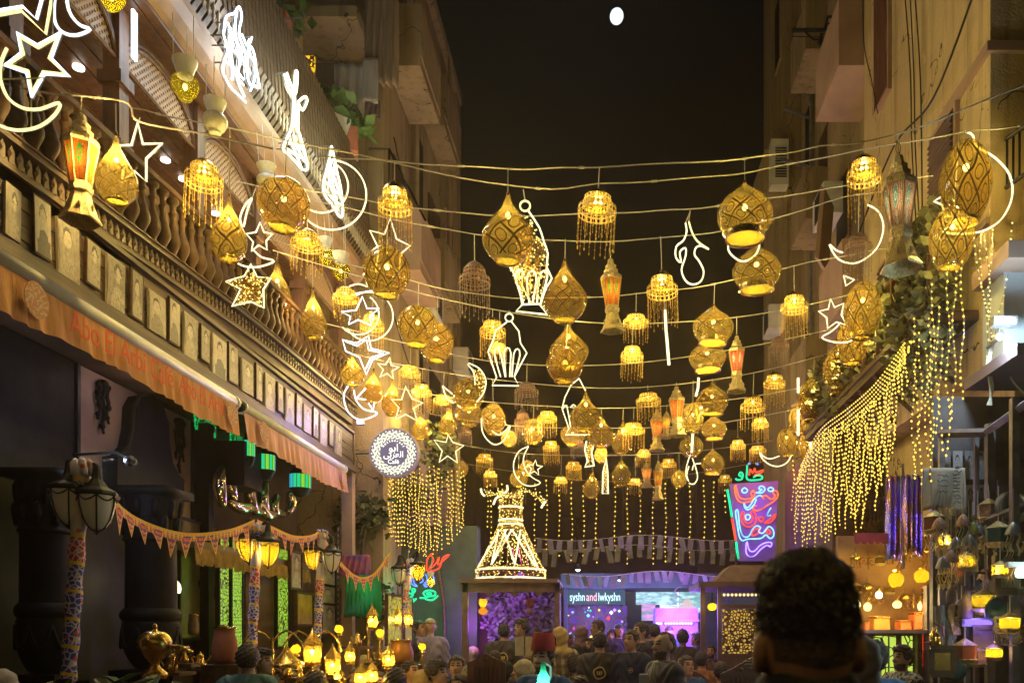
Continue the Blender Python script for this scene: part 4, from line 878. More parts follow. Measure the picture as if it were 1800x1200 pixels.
shape('ewer_light', 'large LED ewer outline with curled spout', 8.2, [(N_, [(1205,392),(1207,407),(1201,423),(1189,433),(1188,452),(1197,461),(1195,443),(1205,436),(1205,451),(1198,474),(1205,493),(1218,500),(1232,494),(1237,477),(1229,459),(1221,448),(1223,436),(1232,432),(1246,438)], False, 3), (NY, [(1246,438),(1226,424),(1216,407),(1211,390)], False, 3)], wire=[((1211,390),(1213,370)), ((1205,392),(1213,372))])
shape('ring_light', 'LED ring under the largest onion-shaped lantern', 8.4, [(N_, [(1271,404),(1272,414),(1281,422),(1280,438),(1288,450),(1303,459),(1318,456),(1330,445),(1335,430),(1333,419),(1338,415)], False, 3)])
shape('stick_light', 'vertical LED stick under a beaded chandelier', 9.8, [(N_, [(1169,545),(1171,580),(1176,641)], False)], wire=[((1169,545),(1168,530))], r=.018)
shape('crescent_light', 'largest LED crescent beside the biggest egg-shaped lantern', 7.8, [(N_, [(1696,231),(1710,238),(1717,257),(1750,278),(1775,308),(1779,346),(1762,383),(1733,404),(1695,411),(1658,407),(1683,392)], False, 4), (N_, [(1654,346),(1642,354),(1656,360),(1662,381),(1672,380)], False)])
shape('crescent_light', 'LED crescent behind the unlit chandelier on the right', 9.2, [(N_, [(1525,360),(1544,372),(1553,398),(1545,430),(1525,452),(1500,463),(1473,455),(1458,430),(1470,440),(1482,444)], False, 4)], wire=[((1525,360),(1520,345))])
shape('star_light', 'LED star on the right beside an egg-shaped lantern', 9.6, [(N_, [(1460,525),(1467,540),(1483,533),(1479,553),(1488,571),(1470,566),(1455,577),(1453,558),(1439,547),(1456,543)], True), (N_, [(1483,484),(1487,502),(1502,492),(1483,484)], False)])
shape('crescent_light', 'LED crescent under the star on the right', 9.6, [(N_, [(1478,567),(1462,582),(1445,593),(1466,601),(1490,601),(1507,592)], False, 4)])
shape('crescent_light', 'low LED crescent over the red and blue neon sign', 12.8, [(N_, [(1335,795),(1341,807),(1355,817),(1370,819),(1384,812),(1391,800)], False, 4), (N_, [(1335,795),(1344,803),(1355,806),(1370,801)], False, 3)])
shape('crescent_light', 'LED crescent holding a small star in the middle of the street', 14.0, [(N_, [(929,784),(912,793),(903,813),(905,833),(917,849),(934,854),(950,848),(936,839),(924,825),(920,805),(929,784)], False, 3), (N_, star(940,822,14,.1), True)], wire=[((929,784),(926,770))])
shape('crescent_light', 'small LED crescent under a round lantern left of the middle', 12.0, [(N_, [(846,735),(848,758),(858,774),(871,781),(886,773),(897,748),(888,757),(877,764),(865,757)], False, 4)])
shape('kettle_light', 'LED kettle outline behind a teardrop lantern', 13.0, [(N_, [(1018,665),(1004,676),(993,698),(988,718),(994,735),(1000,753),(994,764),(1032,764)], False), (N_, [(1018,665),(1030,688)], False), (N_, [(990,718),(996,712),(1003,750)], False, 2), (N_, [(1003,716),(1008,711),(1014,716)], False, 3)])
shape('minaret_light', 'LED minaret filled with fairy lights, left one of two', 15.5, [(N_, [(1031,775),(1028,790),(1033,810),(1028,820),(1044,818),(1040,795),(1044,780)], False)], fill=([(1031,775),(1044,780),(1042,815),(1031,818)], 40), r=.016)
shape('minaret_light', 'thin pointed LED minaret, right one of two', 16.5, [(N_, [(1066,804),(1060,830),(1059,867),(1069,867),(1068,830)], True)], fill=([(1066,806),(1060,830),(1060,866),(1069,866),(1068,830)], 40), r=.016)
shape('ewer_light', 'small LED ewer outline low on the right of the middle', 13.5, [(N_, [(1213,800),(1207,818),(1206,836),(1211,846),(1207,835),(1211,819)], False, 2), (N_, [(1217,805),(1224,825),(1226,840),(1220,850),(1211,849)], False, 3), (N_, [(1217,826),(1220,816),(1232,814)], False, 3)])
shape('stick_light', 'short LED stick hanging above an onion-shaped lantern', 13.0, [(N_, [(1228,664),(1227,682),(1223,696)], False)], r=.02)
shape('scroll_light', 'small LED scroll in front of a round lantern', 14.0, [(N_, [(1224,718),(1226,735),(1230,722),(1228,738),(1222,742)], False, 2)], r=.016)
shape('stick_light', 'LED stick crossing a low round lantern', 14.0, [(N_, [(1218,758),(1216,795)], False)], r=.02)
shape('stick_light', 'LED stick crossing a small egg-shaped lantern, upper piece', 13.0, [(N_, [(1403,664),(1403,690)], False)], r=.02)
shape('stick_light', 'LED stick crossing a small egg-shaped lantern, lower piece', 13.0, [(N_, [(1403,720),(1403,765)], False)], r=.02)
# ------------------------------------------------------------------ hanging strands of fairy lights
def strand(x0, y0, x1, y1, Y, label, group, Y1=None, dpx=None, mat=FAIRY, rb=.018, wob=.015):
    a = P(x0, y0, Y); b = P(x1, y1, Y1 or Y); e = empty('light_strand', label, 'string light', a, 0, group)
    L = (b-a).length; n = max(3, int(L/((dpx or 8.5)*Y/F))); ph = R.uniform(0, 6)
    q = [(b-a)*(i/n)+Vector((wob*math.sin(ph+i*.5), 0, 0)) for i in range(n+1)]
    MB().tube(q, .0035, 3).build('wire', GREYM, e)
    m = MB()
    for v in q: m.octa(v+Vector((R.uniform(-.006, .006), 0, 0)), rb*R.uniform(.8, 1.15), 0, 1.25)
    m.build('bulbs', mat, e)
CG = 'middle curtain of light strands'
for i, (x, yb) in enumerate([(857,925),(863,945),(883,960),(940,958),(961,982),(983,976),(1005,984),(1026,976),(1048,988),(1081,984),(1103,990),(1125,978),(1148,990),(1170,986),(1190,990),(1213,988),(1238,980),(1255,976),(1275,900),(1372,952),(1377,944)]):
    strand(x, 846+R.uniform(-4, 10), x, yb, 22.5, 'strand of golden fairy lights in the thin curtain over the stage', CG)
LG = 'left curtain of light strands'
for i in range(58):
    x = [612,617,625,630,641,647,651,655,660][i] if i < 9 else 668+(815-668)*((i-9)/48.0)+R.uniform(-1.5, 1.5)
    yt = [740,750,735,800,765,830,840,850,845][i] if i < 9 else 838-8*math.sin((x-668)/40)+R.uniform(-14, 14)
    yb = [880,870,905,900,885,915,912,905,920][i] if i < 9 else 920+60*math.sin(PI*(x-668)/150)*R.uniform(.65, 1.05)
    if 9 <= i and R.random() < .18: continue
    strand(x, yt, x, yb, 14.0, 'strand of golden fairy lights in the curtain below the round café sign', LG, dpx=7.5, rb=.0105)
RG = 'right curtain of light strands'
for i in range(58):
    t = i/57.0; x = 1394+t*205; YR = 2.88*F/(x-CX)
    top = np.interp(x, [1394,1400,1440,1500,1545,1600], [812,838,762,738,700,600]); bot = np.interp(x, [1394,1420,1445,1480,1505,1540,1560,1600], [965,985,970,935,950,900,862,640])
    Y = YR
    strand(x, top+R.uniform(-4, 8), x+R.uniform(-1, 1), bot-R.uniform(0, 60)-(30 if i % 3 == 0 else 0), Y, 'strand of golden fairy lights in the dense curtain along the right-hand shop fronts', RG, dpx=7.5, rb=.0105)
for j in range(5):   # swagged ropes of lights along the top of that curtain
    a = [PX(x_, y_-j*8, 2.86) for x_, y_ in ((1400+j*2,850),(1440,790),(1490,750),(1540,705),(1590,635))]
    q = smooth_path(a, 14); e = empty('light_garland', 'swag of golden fairy lights along the top of the right curtain, '+['lowest','second lowest','middle','second highest','highest'][j]+' of five', 'string light', q[0], 0, 'swagged garlands of fairy lights')
    MB().tube([v-q[0] for v in q], .004, 3).build('wire', GREYM, e); m = MB()
    for v in q: m.octa(v-q[0], .011, 0, 1)
    m.build('bulbs', FAIRY, e)
NG = 'near strands of light on the leafy balcony'
for i, (x, yt, yb) in enumerate([(1605,640,840),(1618,585,850),(1627,600,800),(1634,560,790),(1640,500,845),(1653,600,790),(1667,470,800),(1678,465,735),(1692,460,700),(1605,560,600),(1648,540,760),(1612,620,820)]):
    strand(x, yt, x+R.uniform(-2, 2), yb, 2.85*F/(x-CX), 'long strand of golden lights hanging from the leafy balcony, '+['first','third','fourth','fifth','seventh','ninth','tenth','eleventh','twelfth','sixth','eighth','second'][i]+' from left', NG, dpx=12, rb=.0095)
for i, (x, yt, x1, yb) in enumerate([(1711,418,1742,590),(1722,412,1738,640),(1731,408,1745,600),(1742,404,1740,620),(1783,392,1752,590)]):
    strand(x, yt, x1, yb, 7.6, 'strand of warm lights gathered into a knot over the white floodlight, '+['leftmost','second from left','middle','fourth from left','rightmost'][i]+' one', 'gathered strands beside the floodlight', dpx=14, rb=.009, mat=FAIRYW)
k = MB()
for j in range(5): k.tube(smooth_path([P(1740+j*2, 600, 7.6), P(1737+3*math.sin(j*2), 640, 7.6), P(1743+3*math.cos(j), 680, 7.6), P(1735+j*2, 712, 7.6)], 6), .008, 5)
k.tube(smooth_path([P(1765,590,7.6), P(1768,640,7.6), P(1782,672,7.6), P(1802,692,7.6)], 6), .009, 5)
tag(k.build('cable_bundle', ROPE), 'twisted bundle of pale cables hanging beside the white floodlight', 'cable')

# unseen cable and lit lanterns added overhead to light the foreground man
w = MB().tube(smooth_path([(-3.6,.3,4.9),(-1.5,.3,4.55),(.5,.3,4.5),(3.4,.3,4.9)], 6), .0065, 5); tag(w.build('hanging_cable', ROPE), 'pale twisted cable added over the near end of the street, out of view', 'cable')
for i, (x, y) in enumerate([(-2.3,.3),(-.7,.3),(.9,.3),(2.4,.3)]):
    hang('G', 'round_lantern', 'round amber glass lantern added out of view to light the foreground, '+['leftmost','left inner','right inner','rightmost'][i]+' one', 'lantern', (x, y, 4.35), .44, .44, .25 if i in (0, 3) else .17, 'round amber lanterns', i)
# ------------------------------------------------------------------ café front below the awning
def ornament(mb, c_, h, seed, m=0):
    r_ = random.Random(seed); x, y, z = c_
    for k in range(3):
        q = [(x+.01, y+(k-1)*.07+.02*math.sin(j*1.7+k), z-h*j/7*(1-.25*abs(k-1))) for j in range(8)]
        mb.tube(q, [.02*(1.2-.6*j/7) for j in range(8)], 6, m)
        for p in q[::2]: mb.sph(p, r_.uniform(.02, .034), 6, m)
    mb.sph((x+.01, y, z), .05, 8, m)
pn = empty('wall_panel', 'pale mauve panel with dark bell-shaped niche and twin hanging ornaments', 'wall panel', (-4.7, 8, 2.6))
m = MB(); m.bp((-4.74,7.5,3.0), (-4.68,9.55,4.11)); bw(m, 'board', MAUVE, pn)
m = MB(); c_ = 8.5
bell = [(-.62,2.55),(-.62,2.95),(-.5,3.0),(-.38,3.15),(-.32,3.4),(-.30,3.7),(-.2,3.88),(0,3.98),(.2,3.88),(.30,3.7),(.32,3.4),(.38,3.15),(.5,3.0),(.62,2.95),(.62,2.55)]
bell = [(a, 3.08+(z-2.55)*.72) for a, z in bell]; m.prism([(-4.675, c_+a, z) for a, z in bell], (.14,0,0)); bw(m, 'niche', BLACK, pn)
m = MB(); m.tube([(-4.56, c_+a*1.03, z) for a, z in bell[1:-1]], .022, 6); m.bp((-4.68,7.46,2.96), (-4.64,9.59,3.0)); m.bp((-4.68,9.55,3.0), (-4.64,9.59,4.1)); m.bp((-4.68,7.46,3.0), (-4.64,7.5,4.1)); bw(m, 'moulding', IRON, pn)
m = MB(); ornament(m, (-4.66, 7.85, 4.02), .45, 1); bw(m, 'ornament', BLACK, pn); m = MB(); ornament(m, (-4.66, 9.25, 4.02), .55, 2); bw(m, 'ornament', BLACK, pn)
fl = empty('spot_lamp', 'small dazzling blue-white spotlight on the dark niche', 'lamp', P(235,812,6.7)); o = MB().lathe([(.03,0),(.045,.05),(.03,.09),(.002,.1)], 12).build('housing', IRON, fl); o.rotation_euler = (PI/2, 0, 0)
MB().sph((0,-.035,0), .034, 10).build('lens', em('cold_spot_lens', (.75,.88,1), 30, False), fl); MB().tube([(0,.05,0),(-.2,.1,.1),(-.6,.2,.1)], .012, 5).build('arm', IRON, fl)
light('spot_light', (-.12,-.12,0), 7, (.5,.68,1), .03, fl)
def column(name, label, x, Y, r, z0, z1, mat_=BLACK):
    X = (x-CX)*Y/F; e = empty(name, label, 'column', (X, Y, 0), 0, 'black columns of the café front')
    MB().box((0,0,(z0-.42)/2), (r*2.3,r*2.3,z0-.42)).build('pedestal', mat_, e)
    MB().lathe(sm([(r,z0+.12),(r*.99,(z0+z1)/2),(r*.97,z1-.06)], 2), 32).build('shaft', mat_, e, True)
    m = MB().lathe(sm([(r*.5,z0-.42),(r*.8,z0-.36),(r*1.1,z0-.2),(r*1.12,z0-.02),(r*1.05,z0),(r*1.18,z0+.03),(r*1.18,z0+.08),(r*1.03,z0+.12)], 2), 32)
    for k in range(8):
        a = 2*PI*k/8; m.tube([(r*1.13*math.cos(a+q*.1), r*1.13*math.sin(a+q*.1), z0-.05-.18*math.sin(PI*q/8)) for q in range(9)], .014, 5)
    m.build('base', mat_, e, True)
    m = MB().lathe(sm([(r*.97,z1-.06),(r*1.1,z1-.04),(r*1.02,z1),(r*1.05,z1+.15),(r*1.12,z1+.3),(r*1.15,z1+.34)], 2), 32); m.box((0,0,z1+.38), (r*2.45,r*2.45,.07))
    for k in range(10):
        a = 2*PI*k/10
        for h_ in (0, .15): m.tube([(r*(1.0+f*.16)*math.cos(a+h_*2), r*(1.0+f*.16)*math.sin(a+h_*2), z1+h_+f*.2-.12*max(0, f-.7)) for f in (0,.4,.75,1.0)], [.03,.035,.03,.014], 5)
    m.build('capital', mat_, e, True)
column('column', 'glossy black round column with leafy capital beside the dark niche', 266, 7.6, .21, 1.84, 2.60)
column('column', 'black column at the far left behind the bunting-wrapped lamp post', 80, 6.5, .17, 1.85, 2.55)
m = MB(); m.bp((-4.72,3.0,.0), (-4.66,7.46,4.1)); m.bp((-4.74,7.46,0), (-4.67,9.6,2.95)); m.bp((-4.74,9.6,0), (-4.5,9.72,4.1)); tag(m.build('wall_panel', BLACK), 'black sheet standing in for deep shade behind the column at the far left', 'wall panel')  # dark of the recess is put in as black sheets over the brown wall
# green glow panels, lattices and framed pictures along the front
GG = lattice_mat('green_backlit_lattice', (.50,.9,.07), .42, 24, .09); GG2 = lattice_mat('emerald_backlit_mesh', (.01,.9,.18), .35, 26, .12, 3)
def plate(name, label, cat, x0, y0, x1, y1, X, mat_, group=None, t_=.03, frame=None):
    a = PX(x0, y0, X); b = PX(x1, y0, X); zb = PX(x0, y1, X).z if abs(x1-x0) < 3 else P(x0, y1, YX((x0+x1)/2, X)).z
    zt = P(x0, y0, YX((x0+x1)/2, X)).z; ya, yb = min(a.y, b.y), max(a.y, b.y); e = empty(name, label, cat, (X, (ya+yb)/2, zb), 0, group); sgn = 1 if X < 0 else -1
    m = MB(); m.add([(X,ya,zb),(X,yb,zb),(X,yb,zt),(X,ya,zt),(X-sgn*t_,ya,zb),(X-sgn*t_,yb,zb),(X-sgn*t_,yb,zt),(X-sgn*t_,ya,zt)], [(0,1,2,3),(7,6,5,4),(0,4,5,1),(1,5,6,2),(2,6,7,3),(3,7,4,0)], 0, [[(0,0),(1,0),(1,1),(0,1)]]+[[(0,0)]*4]*5)
    bw(m, 'panel', mat_, e)
    if frame:
        m = MB(); w = .03
        for (p, q) in [((ya-w,zb-w),(ya,zt+w)),((yb,zb-w),(yb+w,zt+w)),((ya,zt),(yb,zt+w)),((ya,zb-w),(yb,zb))]: m.bp((X-sgn*t_,p[0],p[1]), (X+sgn*.015,q[0],q[1]))
        bw(m, 'frame', frame, e)
    return e
plate('lattice_screen', 'tall green backlit lattice screen right of the black column', 'screen', 385, 940, 404, 1135, -4.3, GG, 'tall green backlit lattices', frame=BLACK)
plate('lattice_screen', 'tall brighter green backlit lattice screen behind the first yellow street lamp', 'screen', 407, 945, 425, 1150, -4.28, GG, 'tall green backlit lattices', frame=BLACK)
plate('lattice_screen', 'narrow green backlit lattice screen between the second and third lamp posts', 'screen', 487, 965, 506, 1135, -4.3, GG, 'tall green backlit lattices', frame=BLACK)
plate('lattice_screen', 'small emerald backlit mesh under the end of the near awning', 'screen', 345, 712, 380, 762, -4.62, GG2, 'emerald meshes under the awnings')
plate('lattice_screen', 'emerald backlit mesh in the gap between the awnings', 'screen', 408, 752, 432, 800, -4.62, GG2, 'emerald meshes under the awnings')
plate('door_leaf', 'dark door leaf between two green lattice screens', 'door', 432, 950, 484, 1200, -4.35, WOOD)
plate('window_pane', 'dim brown display window right of the glossy black column', 'window', 316, 920, 380, 1120, -4.6, pm('dim_window_glass', (.12,.07,.05), (.05,.03,.03), 2, .15), frame=BLACK)
for i, (x0,y0,x1,y1,lab,mt) in enumerate([(511,972,529,1032,'portrait poster of a man in a suit beside the third lamp post',PH[2]),(522,1044,549,1096,'golden framed picture under the portrait poster',pm('golden_picture', (.55,.38,.06), (.3,.2,.04), 5, .4, .3)),(566,1030,590,1060,'upper portrait print on the film-strip poster',PH[4]),(566,1063,590,1112,'lower portrait print on the film-strip poster',PH[0]),(566,985,590,1027,'topmost portrait print on the film-strip poster',PH[7])]):
    plate('framed_picture', lab, 'picture', x0, y0, x1, y1, -4.2, mt, 'pictures on the café front', frame=WOOD if i < 2 else BLACK)
m = MB(); X = -4.17
for k in range(26): v0 = PX(594,930+k*10.5,X); m.box((X, v0.y, v0.z), (.01, .05, .05))
e = empty('film_strip_border', 'film-strip border of white squares beside the portrait prints', 'poster', (X, YX(594,X), 1.5)); bw(m, 'squares', PAPER, e); a_ = YX(594, X); m = MB().bp((X-.02,a_-.07,1.0), (X-.007,a_+.07,3.1)); bw(m, 'strip', BLACK, e)
m = MB(); m.bp((-4.74,9.4,.0), (-4.4,12.9,1.05)); tag(m.build('service_counter', WOOD), 'dark wooden counter running along the café front', 'counter')
pi_ = empty('corner_pilaster', 'grey corner post of the café at the light curtain', 'column', (-3.95, 12.95, 0)); MB().box((0,0,2.1), (.16,.16,4.2)).build('shaft', PLASTP, pi_); MB().box((0,0,.15), (.24,.24,.3)).build('base', PLASTP, pi_)
# chrome sculptural letters and coloured-glass lanterns over the shelf
ch = empty('chrome_sign', 'curved mirror-polished metal letters standing on a tasselled shelf', 'sign', PX(420,900,-4.3))
m = MB(); o0 = ch.location
for pts in [[(392,818),(386,850),(392,890)],[(405,812),(404,850),(412,880)],[(440,835),(438,865),(446,895),(460,900)],[(466,845),(462,880),(470,900)],[(487,870),(480,895),(502,905)],[(508,865),(512,885),(506,900)],[(402,880),(425,893),(450,890)],[(455,885),(470,905),(490,902)],[(418,822),(432,812),(436,850)],[(412,845),(425,838),(432,860)]]:
    q = smooth_path([PX(x, y, -4.3) for x, y in pts], 5); n = len(q); m.tube([v-o0 for v in q], [.03+.045*math.sin(PI*(i+.5)/n) for i in range(n)], 8)
m.build('letters', pm('mirror_chrome', (.85,.8,.65), (.6,.55,.4), 3, .12, 1.0, .1), ch, True)
m = MB(); a, b = YX(325,-4.35), YX(530,-4.35); m.bp((-4.6,a,2.62), (-4.25,b,2.70)); bw(m, 'shelf', WOODL, ch); m = MB(); y = a
while y < b: m.tube([(-4.24,y,2.62), (-4.23,y+.02,2.62-R.uniform(.12,.2))], .014, 4); y += .03
bw(m, 'tassel_fringe', pm('straw_fringe', (.35,.25,.1), (.2,.13,.05), 9, .8), ch)
gsm = newmat('stained_glass_band'); t = NT(gsm); uv = t.n('ShaderNodeTexCoord').outputs['UV']; sp = t.n('ShaderNodeSeparateXYZ'); t.l(uv, sp.inputs[0])
wn = t.n('ShaderNodeTexWhiteNoise', noise_dimensions='1D'); t.l(t.M('FLOOR', t.M('MULTIPLY', sp.outputs[0], 16)), wn.inputs['W']); ed = t.M('LESS_THAN', t.M('ABSOLUTE', t.M('SUBTRACT', t.M('FRACT', t.M('MULTIPLY', sp.outputs[0], 16)), .5)), .42)
colr = t.mix(t.M('GREATER_THAN', wn.outputs[0], .5), (.03,.9,.35), (.05,.6,.8)); colr = t.mix(t.M('GREATER_THAN', wn.outputs[0], .75), colr, (.35,.95,.05)); e_ = t.n('ShaderNodeEmission'); t.l(colr, e_.inputs[0]); t.put(e_.inputs[1], t.M('MULTIPLY', ed, .4)); t.done(e_.outputs[0]); gsm.cycles.emission_sampling = 'NONE'
for (x, y, w, lab) in [(466,812,34,'left one'),(528,845,36,'right one'),(438,787,20,'smallest one')]:
    Y = YX(x, -4.1); s = Y/F; e = empty('stained_glass_lantern', 'green and blue stained-glass lantern under the second awning, '+lab, 'lantern', PX(x, y, -4.1), 0, 'stained-glass lanterns under the awning')
    r_ = w*s/2; MB().lathe([(r_,-.1),(r_,.08)], 16).build('glass_band', gsm, e); MB().lathe([(r_*1.1,.08),(r_*.8,.16),(r_*.3,.3),(.01,.42)], 16).build('lid', IRON, e, True); MB().lathe([(r_*1.05,-.1),(r_*.6,-.2),(.01,-.22)], 16).build('bottom', IRON, e, True); MB().tube([(0,0,.4),(0,0,.9)], .01, 4).build('chain', IRON, e)
m = MB(); m.bp((-4.5,9.6,3.4), (-4.1,10.1,3.9)); tag(m.build('speaker_box', BLACK), 'dark box hanging between the two emerald meshes', 'box')
# ------------------------------------------------------------------ street lamps wrapped in patterned cloth
wrap = newmat('khayamiya_wrap'); t = NT(wrap); co = t.n('ShaderNodeTexCoord').outputs['Object']; sp = t.n('ShaderNodeSeparateXYZ'); t.l(co, sp.inputs[0])
at = t.M('ARCTAN2', sp.outputs[1], sp.outputs[0]); hh = t.M('ADD', t.M('MULTIPLY', sp.outputs[2], 5.5), t.M('MULTIPLY', at, .1592)); band = t.M('FRACT', hh)
wn = t.n('ShaderNodeTexWhiteNoise', noise_dimensions='1D'); t.l(t.M('FLOOR', hh), wn.inputs['W'])
c1 = t.mix(t.M('GREATER_THAN', wn.outputs[0], .35), (.45,.05,.04), (.05,.07,.42)); c1 = t.mix(t.M('GREATER_THAN', wn.outputs[0], .7), c1, (.55,.5,.55))
vo = t.n('ShaderNodeTexVoronoi', feature='DISTANCE_TO_EDGE'); vo.inputs['Scale'].default_value = 26; t.l(co, vo.inputs['Vector'])
c1 = t.mix(t.M('LESS_THAN', vo.outputs[0], .09), c1, (.6,.5,.55)); vo2 = t.n('ShaderNodeTexVoronoi'); vo2.inputs['Scale'].default_value = 13; t.l(co, vo2.inputs['Vector'])
c1 = t.mix(t.M('LESS_THAN', vo2.outputs[0], .22), c1, (.55,.08,.05)); c1 = t.mix(t.M('LESS_THAN', band, .12), c1, (.75,.5,.05)); t.done(t.bsdf(c1, .8, 0, t.noise(30), .3))
flagm = newmat('khayamiya_flag'); t = NT(flagm); co = t.n('ShaderNodeTexCoord').outputs['UV']; sp = t.n('ShaderNodeSeparateXYZ'); t.l(co, sp.inputs[0]); u, v = sp.outputs[0], sp.outputs[1]
vo = t.n('ShaderNodeTexVoronoi', feature='DISTANCE_TO_EDGE'); vo.inputs['Scale'].default_value = 5; t.l(co, vo.inputs['Vector'])
c1 = t.mix(t.M('LESS_THAN', vo.outputs[0], .045), (.70,.09,.025), (.65,.5,.45)); c1 = t.mix(t.M('GREATER_THAN', t.M('FRACT', t.M('MULTIPLY', v, 4)), .7), c1, (.12,.10,.35))
edg = t.M('GREATER_THAN', t.M('ADD', t.M('ABSOLUTE', t.M('SUBTRACT', u, .5)), t.M('MULTIPLY', t.M('SUBTRACT', 1, v), .5)), .43); c1 = t.mix(edg, c1, (.85,.5,.08)); t.done(t.bsdf(c1, .8))
def lamp_head(par, off, lit, s=1.0):
    g = (LYEL if lit else pm('unlit_opal_glass', (.75,.7,.7), (.65,.6,.6), 4, .4)); m = MB().lathe(sm([(.112*s,0),(.108*s,-.06*s),(.085*s,-.15*s),(.045*s,-.21*s),(.01,-.225*s)], 3), 18, off)
    h = m.build('lamp_glass', g, par, True); m = MB().lathe([(.12*s,0),(.13*s,.012),(.125*s,.03),(.07*s,.06*s),(.035*s,.11*s),(.02*s,.2*s)], 8, off)
    for k in range(6):
        a = 2*PI*k/6; m.tube([(off[0]+r_*s*math.cos(a), off[1]+r_*s*math.sin(a), off[2]+z*s) for r_, z in ((.115,0),(.112,-.06),(.088,-.15),(.048,-.21),(.01,-.23))], .006, 4)
        m.tube([(off[0]+.115*s*math.cos(a+q*PI/18), off[1]+.115*s*math.sin(a+q*PI/18), off[2]-.035*math.sin(PI*q/6)) for q in range(7)], .005, 4)
    m.sph((off[0], off[1], off[2]-.24*s), .014, 6); m.build('lamp_cage', IRON, par)
    if lit: light('lamp_light', Vector(off)+Vector((0,0,-.09*s)), 9, (1,.72,.25), .05, par)
for (x0, x1, yt, Y, heads, lab) in [(120,145,815,5.6,[(122,862,0),(170,872,0)],'unlit twin-headed street lamp wrapped in patterned cloth, nearest one'),(440,452,925,8.4,[(438,948,1),(471,954,1)],'street lamp with two glowing heads, second post, wrapped in patterned cloth'),
        (554,566,935,10.3,[(552,968,1),(583,972,0)],'street lamp with left head glowing and right head unlit, third post'),(690,722,985,12.5,[(702,1000,0),(734,993,1)],'farthest street lamp before the green neon word')]:
    s = Y/F; top = P(x1, yt, Y); base = P(x0, 1200, Y); d = (base-top)/(top.z-base.z); base = top+d*top.z
    e = empty('street_lamp', lab, 'street lamp', base, 0, 'twin-headed street lamps'); L = top-base
    m = MB(); n = 60; m.tube([L*(i/n) for i in range(n+1)], [.047*(1+.12*math.sin(i*1.1)) for i in range(n+1)], 14); m.build('wrapped_pole', wrap, e, True)
    m = MB().lathe([(.14,0),(.15,.04),(.1,.1),(.07,.3),(.05,.35)], 14); m.build('base', IRON, e, True)
    for (hx, hy, lit) in heads:
        hp = P(hx, hy, Y)-base; MB().tube(smooth_path([L*.93, (L*.95+hp)/2+Vector((0,0,.16)), hp+Vector((0,0,.2))], 4), .016, 6).build('arm', IRON, e); lamp_head(e, tuple(hp), lit)
    m = MB()
    for k in range(5): m.tube(smooth_path([L+Vector((0,0,-.12)), L+Vector((.05*math.cos(k*1.3), .05*math.sin(k*1.3), .02)), L+Vector((.07*math.cos(k*1.3+.4), .07*math.sin(k*1.3), -.08))], 3), .022, 5)
    m.build('cloth_knot', wrap, e, True)
def bunting(lab, pts, Y0_, Y1_, n):
    q = [P(x, y, Y0_+(Y1_-Y0_)*i/(len(pts)-1)) for i, (x, y) in enumerate(pts)]; q = smooth_path(q, 12); N = len(q); e = empty('bunting', lab, 'bunting', q[0], 0, 'patterned bunting swags'); e_loc = q[0]
    m = MB()
    for a, b in zip(q, q[1:]): m.quad(a-e_loc, b-e_loc, b-e_loc-Vector((0,0,.075)), a-e_loc-Vector((0,0,.075)))
    m.build('ribbon', flagm, e)
    for k in range(n):
        t_ = (k+.5)/n*(N-1); i = int(t_); a = q[i].lerp(q[min(i+1, N-1)], t_-i)-e_loc; d = (q[min(i+1, N-1)]-q[i]).normalized(); w = .07*R.uniform(.9, 1.15); h = .21*R.uniform(.85, 1.15); sw = Vector((R.uniform(-.02,.02), R.uniform(-.03,.03), 0))
        f = MB().add([a-d*w-Vector((0,0,.03)), a+d*w-Vector((0,0,.03)), a-Vector((0,0,h))+sw], [(0,1,2)], 0, [[(0,1),(1,1),(.5,0)]]); f.build('pennant', flagm, e)
bunting('swag of triangular red patterned pennants from the nearest lamp post to the second', [(147,818),(178,850),(235,905),(320,935),(400,930),(448,912)], 5.6, 8.4, 17)
bunting('swag of triangular red patterned pennants between the second and third lamp posts', [(452,912),(480,925),(515,940),(545,940),(562,932)], 8.4, 10.3, 9)
bunting('swag of triangular red patterned pennants sagging past the third lamp post', [(566,935),(590,975),(625,1010),(655,1008),(685,970)], 10.3, 12.0, 9)
# ------------------------------------------------------------------ brass table lanterns and wares, lower left
def table_lantern(x, yt, h_px, w_px, Y, lab, lit=True, stand=True):
    s = Y/F; h, w = h_px*s, w_px*s; e = empty('brass_lantern', lab, 'lantern', P(x, yt+h_px, Y), 0, 'brass lanterns over the café tables')
    m = MB().lathe([(w*.5,h*.55),(w*.53,h*.57),(w*.3,h*.75),(w*.1,h*.9),(w*.04,h)], 6); m.sph((0,0,h*1.02), w*.06, 6); m.build('roof', GOLDM, e)
    m = MB()
    for k in range(6):
        a = 2*PI*k/6; m.tube([(w*.46*math.cos(a), w*.46*math.sin(a), h*.55), (w*.4*math.cos(a), w*.4*math.sin(a), 0)], w*.025, 5)
    m.lathe([(w*.42,0),(w*.44,.02),(w*.44,-.02),(.01,-.025)], 6); m.build('frame', GOLDM, e); MB().lathe([(w*.43,h*.54),(w*.37,.01)], 6).build('glass', frosted('amber_table_glass', (.9,.6,.1), .7), e)
    if lit: MB().sph((0,0,h*.36), w*.14, 8, 0, .7).build('bulb', BULB, e); light('lamp_light', (0,0,h*.3), 5, (1,.68,.16), .03, e)
    return e
